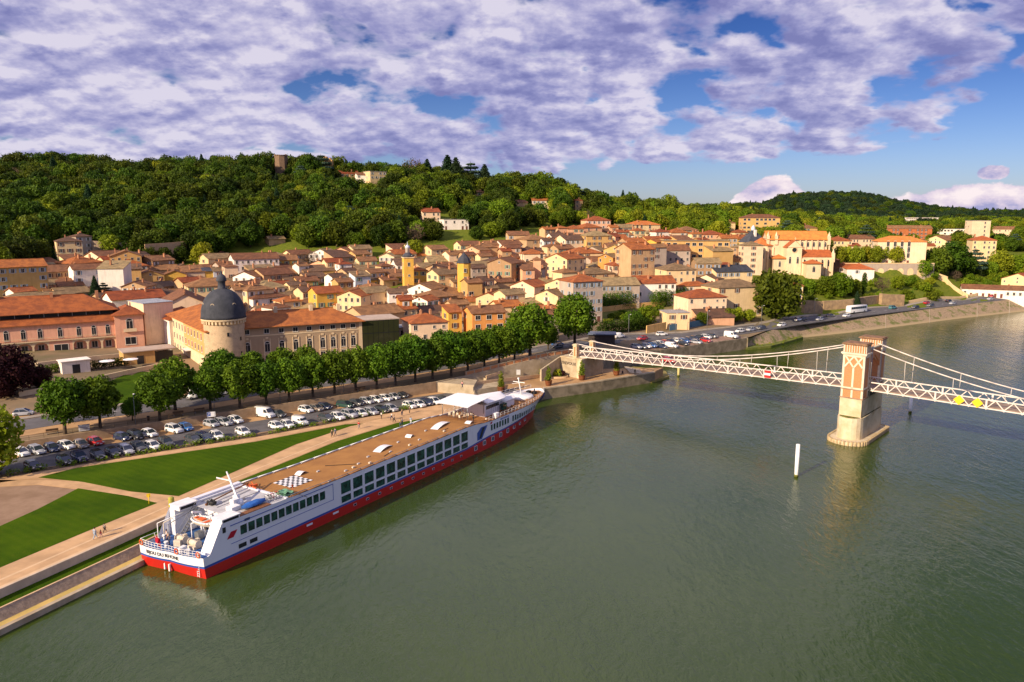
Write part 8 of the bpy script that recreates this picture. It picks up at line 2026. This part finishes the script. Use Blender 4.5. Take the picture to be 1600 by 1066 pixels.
person(612, 656, zp, 'white', 'navy', 'walk', 'person in a white top and navy trousers by the parked cars', R(200)); person(616, 660, zp, 'grey', 'black', 'walk', 'person in grey just right of the one in the white top', R(200))
person(625.5, 666, zp + .03, 'yellow', 'denim', 'stand', 'person in yellow on the grass beside the ship', R(0)); person(628.5, 665, zp + .03, 'pale blue', 'denim', 'stand', 'person in light blue standing next to the one in yellow', R(180))
person(642, 663, zp + .03, 'pale blue', 'white', 'stand', 'person in pale blue standing alone on the grass near the ship', R(90)); person(628, 650, zp, 'black', 'navy', 'stand', 'person in black standing beside the white parked car', R(-60)); person(640, 646, zp, 'black', 'black', 'stand', 'person all in black between parked cars and path', R(200)); person(596, 655, zp, 'white', 'black', 'stand', 'person in white shirt between two parked cars', R(30))
person(992, 586, ZP + .01, 'black', 'grey', 'stand', 'person in dark clothes standing on the quay under the bridge', R(40)); person(973, 585, ZP + .01, 'navy', 'black', 'kneel', 'person crouching on the quay beside a potted tree', R(220)); person(722.5, 606, 4.4, 'pink', 'navy', 'walk', 'person in pink climbing the pale stone stairs', R(60), xy=PZ(722.5, 606, 5.6)).location.z = 5.6
sx_, sy_ = ship_w(67.5, -2.8); person(0, 0, zt(67.5) - .1, 'black', 'black', 'stand', 'person in black standing at the edge of the ship awning', R(40), xy=(sx_, sy_))
person(0, 0, 2.72, 'white', 'navy', 'stand', 'crew member in white shirt on the stern deck of the ship', R(220), xy=ship_w(1.6, 4.0)); person(0, 0, 2.72, 'navy', 'navy', 'stand', 'crew member in navy on the stern deck of the ship', R(260), xy=ship_w(1.2, 3.0))
for i, (px, lab) in enumerate([(205, 'person in grey walking under the plane trees'), (395, 'person in navy walking under the plane trees')]):
    pass
# ------------------------------------------------------------------ potted trees, flower bed
POT = mat('rusty_pot', (0.26, 0.09, 0.035), 0.8, 0.25, 2)
pot_me = MB().lathe([(0.75, 0), (0.95, 0.5), (1.05, 1.35), (1.12, 1.4), (1.1, 1.5), (0.95, 1.5), (0.93, 1.3), (0.01, 1.3)], n=20).mesh('pot', [POT])
pl_me = leaf_mesh('foliage', 81, [(0.25 * math.sin(2.3 * k), 0.25 * math.cos(1.9 * k), 2.0 + 0.5 * k, 0.95 - 0.09 * k) for k in range(8)], 190, 0.14, F_SHRUB)
for i, (px, py, lab) in enumerate([(783, 612.5, 'potted slim tree in a rusty tub just beyond the bow of the ship'), (857, 602.5, 'potted slim tree in a rusty tub in front of the flower bed'), (909, 594, 'potted slim tree in a rusty tub beneath the bridge abutment'), (963, 586.5, 'potted slim tree in a rusty tub on the quay right of the abutment')]):
    x, y = PZ(px, py, ZP); o = thing('potted_tree', lab, 'potted tree', (x, y, ZP), i * 1.3); link('pot', pot_me, o); link('foliage', pl_me, o); o.scale = (.9, .9, .95)
cx_, cy_ = PZ(862, 589, ZP); o = thing('flower_bed', 'oval bed of yellow and red shrubs in front of the abutment', 'flower bed', (cx_, cy_, ZP), R(-10))
mb = MB(); ring = [(4.6 * math.cos(a), 2.2 * math.sin(a)) for a in np.linspace(0, 2 * math.pi, 28, endpoint=False)]; mb.prism(ring, -0.2, 0.45); mb.build('kerb', PATHEDGE, o); mb = MB(); mb.prism([(a * .93, b_ * .9) for a, b_ in ring], 0.45, 0.5); mb.build('soil', mat('bed_soil', (0.1, 0.1, 0.1)), o)
for i, (x, y, r, mt) in enumerate([(-2.8, 0, 1.0, F_YEL), (-1.4, .6, 1.25, F_YEL), (0.2, .2, 1.1, F_SHRUB), (1.6, .5, 1.2, F_YEL), (3.0, 0, .9, F_RED), (0.9, -.9, .7, F_YEL), (-1.2, -1.0, .7, F_SHRUB), (2.3, -.9, .6, F_SHRUB)]):
    link('shrub', leaf_mesh('shrub', 90 + i, [(x, y, .7 + r * .4, r), (x + .3, y - .2, .6 + r * .8, r * .6)], 110, 0.16, mt), o)
# planting in the bed along the car park
cl_ = []; rg = random.Random(31)
bl = [(20, 741.5), (250, 704.5), (400, 681), (540, 656), (600, 645), (690, 630)]
for (a, b_), (c_, d_) in zip(bl, bl[1:]):
    p = Vector(PZ(a, b_, ZP)); q = Vector(PZ(c_, d_, ZP)); n_ = int((q - p).length / 0.8)
    for k in range(n_):
        w = p.lerp(q, k / n_)
        if 405 < a + (c_ - a) * k / n_ < 420: continue
        if rg.random() < .8: cl_.append((w.x + rg.uniform(-.5, .5), w.y + rg.uniform(-.6, .6), ZP + .35, rg.uniform(.4, .85)))
me = leaf_mesh('bed_planting', 95, cl_, 110, 0.13, F_SHRUB); tag(link('bed_planting', me), kind='stuff')
# grass tufts and ragged edges on the lawns
# ------------------------------------------------------------------ street furniture
LAMPM = mat('lamp_grey', (0.25, 0.26, 0.27), 0.5, 0.1, 2)
def lamp(x, y, z, h, label, rz=0.0):
    o = thing('street_lamp', label, 'street lamp', (x, y, z), rz, 'street lamps'); MB().tube((0, 0, 0), (0, 0, h), .07, .05, 8).build('post', LAMPM, o); MB().tube((0, 0, h), (0, -.9, h + .15), .04, .03, 6).build('arm', LAMPM, o); MB().lathe([(.05, .1), (.22, .05), (.2, -.05), (.05, -.08)], (0, -.9, h + .12), 10).build('lamp_head', WHITE, o)
for i, (px, py) in enumerate([(212, 665), (335, 641), (438, 629), (537, 613), (617, 603)]):
    q = at(px, py); lamp(q[0], q[1], q[2], 6.5, 'grey street lamp on the promenade, %s from the left' % ordinal(i), R(35))
for i, (px, off) in enumerate([(945, 5.2), (1000, 5.2), (1060, 5.2), (1120, 5.2), (1205, 5.2), (1290, 5.2)]):
    x, y, z, a = near_road(px, 0, off); lamp(x, y, z, 7.0, 'grey street lamp on the far side of the bank road, %s from the bridge' % ordinal(i), a)
BEN = mat('bench_wood', (0.13, 0.075, 0.04), 0.8, 0.2, 3)
for i, (px, py, lab) in enumerate([(82, 678, 'dark slatted bench under the leftmost plane trees'), (279, 650, 'dark slatted bench, left of two near the third plane trees'), (312, 645, 'dark slatted bench, right of two near the third plane trees'), (565, 611, 'dark slatted bench under the middle of the plane row')]):
    q = at(px, py); o = thing('park_bench', lab, 'bench', q, R(33), 'benches on the promenade')
    for nm, y, z, sz in (('seat', 0, .45, (2.2, .5, .06)), ('backrest', .26, .78, (2.2, .06, .45))): MB().box((0, y, z), sz).build(nm, BEN, o)
    for x in (-.9, .9): MB().box((x, 0.05, .22), (.08, .5, .44)).build('leg', LAMPM, o)
q = at(232, 657); o = thing('litter_bin', 'dark litter bin on the promenade near a lamp post', 'litter bin', q); MB().lathe([(.25, 0), (.28, .85)], n=12).build('bin', BEN, o); MB().lathe([(.32, .85), (.3, .95), (.02, 1.0)], n=12).build('lid', BLACK, o)
q = at(132, 676); o = thing('notice_board', 'white box shaped notice board on the promenade wall, left', 'notice board', (q[0], q[1], q[2]), R(31)); MB().box((0, 0, .75), (1.9, .5, 1.1)).build('cabinet', WHITE, o); MB().box((0, -.26, .75), (1.6, .02, .8)).build('panel', SH_GREY, o); MB().box((0, 0, 1.34), (2.1, .7, .08)).build('lid', SH_GREY, o)
x, y = PZ(331, 664, ZP); o = thing('parking_sign', 'blue and white parking sign board among the parked cars', 'sign', (x, y, ZP), R(20))
for s_ in (-.7, .7): MB().tube((s_, 0, 0), (s_, 0, 2.9), .05, n=6).build('post', LAMPM, o)
MB().box((0, 0, 2.35), (1.7, .06, 1.1)).build('board', WHITE, o); MB().box((-.45, -.05, 2.4), (.6, .03, .75)).build('blue_panel', SH_BLUE, o); text_mesh('letter', 'P', .6, lambda u_, v_: (-.45 + u_, -.08, 2.2 + v_), WHITE, o)
x, y = PZ(233, 788, ZP); o = thing('path_marker', 'yellow marker post with a small board at the path crossing', 'sign', (x, y, ZP), R(30)); MB().tube((0, 0, 0), (0, 0, 1.7), .06, n=8).build('post', YEL, o); MB().box((0, 0, 1.45), (.55, .05, .55)).build('board', YEL, o)
x, y = PZ(269, 801, ZP); o = thing('mooring_dolphin', 'stout yellow green mooring column beside the ship with a dark square sign', 'mooring post', (x, y, 0), R(20)); MB().lathe([(.42, -1), (.42, 5.3), (.36, 5.45), (.01, 5.5)], n=18).build('column', mat('mooring_yellow', (0.42, 0.40, 0.06), 0.6, 0.15, 1), o)
MB().box((.95, -.2, 4.3), (.9, .05, .9)).build('board', BLACK, o); text_mesh('lettering', 'R', .6, lambda u_, v_: (.95 + u_, -.235, 4.1 + v_), WHITE, o); MB().box((.95, -.19, 4.3), (1.0, .03, 1.0)).build('board_rim', WHITE, o)
x, y = PZ(810, 594, ZP); o = thing('info_board', 'grey information board on two posts at the back of the esplanade', 'sign', (x, y, ZP), R(-5)); MB().box((0, 0, 2.2), (1.1, .08, 1.4)).build('board', SH_GREY, o); MB().tube((-.5, .08, 0), (-.5, .08, 3.0), .05, n=6).build('post', LAMPM, o); MB().tube((.5, .08, 0), (.5, .08, 3.0), .05, n=6).build('post', LAMPM, o)
# railing on the promenade wall
pp = []; 
for i in range(2, 5):
    a = Vector(FW[i]); b_ = Vector(FW[i + 1]); n_ = int((b_ - a).length / 2.4)
    for k in range(n_): pp.append(a.lerp(b_, k / n_) + Vector((0, 0, .12)))
a0 = pp[0].copy(); o = thing('railing', 'thin dark railing on top of the long promenade wall', 'railing', a0); mb = MB()
for hh_ in (.95, .5): mb.path([(p.x - a0.x, p.y - a0.y, p.z - a0.z + hh_) for p in pp], .025, 4)
mb.build('rail', BEN, o); mb = MB()
for p in pp: mb.tube((p.x - a0.x, p.y - a0.y, p.z - a0.z - .1), (p.x - a0.x, p.y - a0.y, p.z - a0.z + .97), .03, n=4)
mb.build('post', BEN, o)['kind'] = 'stuff'
# ------------------------------------------------------------------ vegetation of the right bank and the town
T('oak1', 1213, 499, 1.72, 'very large dark green tree beside the bank road left of the cream house', name='broad_tree')
for i, px in enumerate([1303, 1317, 1332, 1347, 1362, 1377, 1391, 1405]):
    q = cw(px, 411 + (i % 2) * 3); tree('spring%d' % (i % 2), q.x, q.y, .82, 'pollarded yellow green tree on the arcaded terrace, %s from the left' % ordinal(i), group='pollarded trees on the terrace', name='pollarded_tree', sz=.95)
for k, px, py, s, lab in [('fresh0', 1238, 462, .75, 'green tree directly below the church chapel'), ('fresh1', 1262, 458, .62, 'small green tree below the church aisle'), ('fresh0', 1290, 462, .85, 'green tree below the right end of the church'), ('fresh1', 1312, 464, 1.0, 'tall green tree left of the small white orange roofed house'), ('fresh0', 1331, 462, .75, 'green tree below the small white orange roofed house'), ('poplar', 1349, 462, .8, 'dark rounded conical tree below the terrace wall'), ('bare', 1378, 458, .9, 'olive brown tree on the slope below the terrace wall'), ('fresh1', 1402, 452, .6, 'small green tree under the right end of the terrace wall'), ('fir', 1338, 481, .55, 'small dark conifer by the rampart above the coach'), ('fresh0', 1443, 432, .8, 'round green tree at the end of the terrace wall'),
    ('oak1', 1463, 430, 1.3, 'broad dark tree, left one of the big group on the right'), ('oak2', 1484, 430, 1.55, 'tall dark tree in the middle of the big group on the right'), ('bare', 1493, 440, .7, 'pale forked bare tree in front of the big dark group'), ('oak3', 1503, 432, 1.2, 'dark tree right of the middle of the big group'), ('cedar', 1521, 430, 1.35, 'spreading blue green cedar right of the big dark group'), ('spring0', 1561, 430, 1.35, 'large yellow green tree near the right edge'), ('fresh0', 1545, 432, .8, 'green tree between the cedar and the yellow green tree'), ('fresh1', 1590, 434, 1.2, 'dark green tree at the right edge above the white house'), ('spring1', 1610, 440, 1.1, 'yellow green tree cut by the right edge'), ('spring1', 1452, 448, .5, 'low yellow green tree on the green slope'),
    ('fresh0', 1140, 505, .55, 'small tree right of the pink house'), ('spring0', 1152, 503, .55, 'yellow leaved tree in front of the tall cream house'), ('spring1', 1170, 503, .5, 'second yellow leaved tree in front of the tall cream house'), ('fresh1', 1097, 508, .45, 'round shrub like tree at the corner of the pink house'), ('bare', 1062, 507, .7, 'bare brown tree left of the pink house'), ('fresh0', 1010, 508, .7, 'green tree in the garden below the long white house'), ('oak1', 990, 512, .55, 'small green tree left in the garden below the long white house'),
    ('fir', 150, 470, .72, 'broad green conifer in front of the white house, upper left'), ('cedar', 163, 468, .62, 'spreading conifer beside the broad one, upper left'), ('fir', 66, 452, .62, 'dark conifer in front of the brown roofed house, upper left'), ('fir', 84, 412, .5, 'light green conical tree at the hill foot, upper left'),
    ('oak0', 234, 413, .72, 'clipped round tree, left one in front of the high tan wall'), ('oak1', 258, 412, .72, 'clipped round tree, middle one in front of the high tan wall'), ('oak2', 284, 411, .72, 'clipped round tree, right one in front of the high tan wall'), ('spring0', 318, 415, 1.1, 'tall yellow green tree right of the high tan wall'), ('copper', 348, 412, .5, 'dark purple round tree left of the long white house'), ('bare', 483, 416, .95, 'large pinkish brown bare tree right of the yellow house'), ('spring1', 648, 405, 1.0, 'bright yellow green tree above the bell tower'), ('oak3', 165, 412, .55, 'bright green round tree above the white blank wall'),
    ('oak1', 1082, 358, .95, 'big round green tree above the upper right houses'), ('oak0', 1062, 352, .9, 'green tree left of the big round one above the town'), ('spring0', 1108, 352, .8, 'yellow green tree right of the big round one above the town'), ('oak2', 970, 358, .6, 'round green tree beside the upper pink house'), ('poplar', 380, 545, .4, 'tiny tree by the domed tower')]:
    T(k, px, py, s, lab, name={'fre': 'broadleaf_tree', 'oak': 'broadleaf_tree', 'spr': 'broadleaf_tree', 'fir': 'fir_tree', 'bar': 'bare_tree', 'ced': 'cedar_tree', 'cop': 'copper_beech', 'pop': 'poplar_tree'}[k[:3]])
hedge('big dark rounded hedge in front of the stone row left of the long white house', [(942, 484), (985, 481)], 4.5, 4.5)
hedge('big dark rounded hedge in front of the long white house', [(1022, 480), (1070, 474)], 4.5, 4.5)
hedge('long green hedge beside the road above the bridge head', [(938, 522), (1008, 514)], 4.0, 3.0)
rg = random.Random(77); n_b = 0
SL_ = [(1225, 446), (1290, 446), (1345, 445), (1440, 440), (1470, 452), (1490, 468), (1420, 472), (1330, 472), (1230, 474)]; SL2 = [(1440, 436), (1480, 440), (1520, 452), (1600, 452), (1600, 430), (1520, 428)]
SL3 = [(1040, 496), (1000, 500), (930, 508), (960, 494), (1030, 486)]
NAMES_ = ['below the church', 'on the slope under the terrace', 'by the garden wall at the far right', 'in the gardens below the long white house']
for P_, n_, lab in ((SL_, 46, 'on the green slope between church and terrace'), (SL2, 44, 'among the gardens at the far right'), (SL3, 14, 'in the gardens below the long white house')):
    k = 0
    while k < n_:
        px = rg.uniform(min(a for a, b_ in P_), max(a for a, b_ in P_)); py = rg.uniform(min(b_ for a, b_ in P_), max(b_ for a, b_ in P_))
        if not inpoly(px, py, P_): continue
        k += 1; q = at(px, py)
        if q: tree('bush' if rg.random() < .5 else 'shrub', q[0], q[1], rg.uniform(.5, 1.15), 'green bush ' + lab, cat='bush', group='bushes ' + lab, name='bush')
# weeds on the embankment and spit
cl_ = []
for k in range(90):
    px = rg.uniform(1170, 1250); py = rg.uniform(519, 541)
    if inpoly(px, py, sp_px): x, y = PZ(px, py, .7); cl_.append((x, y, .8, rg.uniform(.3, .9)))
tag(link('bank_weeds', leaf_mesh('bank_weeds', 97, cl_, 70, .16, F_SHRUB)), kind='stuff')
# ------------------------------------------------------------------ labels of the houses: look, then place against a landmark
LM = [('the domed tower', 350, 470), ('the yellow bell tower', 637, 415), ('the slate coned tower', 725, 430), ('the church', 1240, 395), ('the pink arcade', 90, 510), ('the glass building', 590, 520), ('the bridge head', 905, 550), ('the arcaded terrace', 1390, 420), ('the waterfront tree', 1213, 460), ('the tall ochre block', 1090, 385), ('the long white house', 1026, 450), ('the castle keep', 439, 255), ('the tall hillside house', 108, 380), ('the pink hilltop houses', 930, 352), ('the large orange house', 764, 495), ('the white coach', 1344, 492)]
SPECIAL = {(764, 488): 'the large orange house', (1090, 377): 'x'}
buck = {}
TN = {'g': 'gabled', 'G': 'gabled', 'h': 'hipped', 'p': 'pointed', 's': 'sloping', 'f': 'flat'}
for hrec in HOUSES:
    o, px, py, wc, rk, rt, st, lab = hrec
    if lab: continue
    if (px, py) == (764, 488): o['label'] = 'large bright orange house with dark red roof behind the plane trees'; continue
    if (px, py) == (1090, 377): o['label'] = 'tall broad ochre block with rows of windows under a flat tan roof'; continue
    if (px, py) == (1026, 442): o['label'] = 'long white three storey house with red roof above the garden hedges'; continue
    if (px, py) == (108, 376.5): o['label'] = 'tall cream house with dark roof standing alone on the lower hillside'; continue
    d = min(LM, key=lambda l: math.hypot(l[1] - px, (l[2] - py) * 1.8)); ax, ay = px - d[1], (py - d[2]) * 1.8
    sec = int(((math.degrees(math.atan2(-ay, ax)) + 360 + 22.5) % 360) // 45); word = ['right of', 'up right of', 'above', 'up left of', 'left of', 'down left of', 'below', 'down right of'][sec]
    buck.setdefault((WALLC[wc][0], ROOFC[rk][0], word, d[0]), []).append((math.hypot(ax, ay), o, rt))
for (w_, r_, word, lm), L_ in buck.items():
    L_.sort(key=lambda q: q[0])
    for i, (d, o, rt) in enumerate(L_):
        o['label'] = ('%s%s house with %s %s roof %s %s' % ((ordinal(i) + ' nearest ') if len(L_) > 1 else '', w_, r_, TN[rt], word, lm))
        if len(L_) > 1: o['label'] = '%s house, %s %s roof, %s nearest %s %s' % (w_, r_, TN[rt], ordinal(i), word, lm.replace('the row of ', ''))
seen = {}
for o in bpy.data.objects:
    if o.name.startswith('house') and o.parent is None: o['group'] = 'houses of the old town'
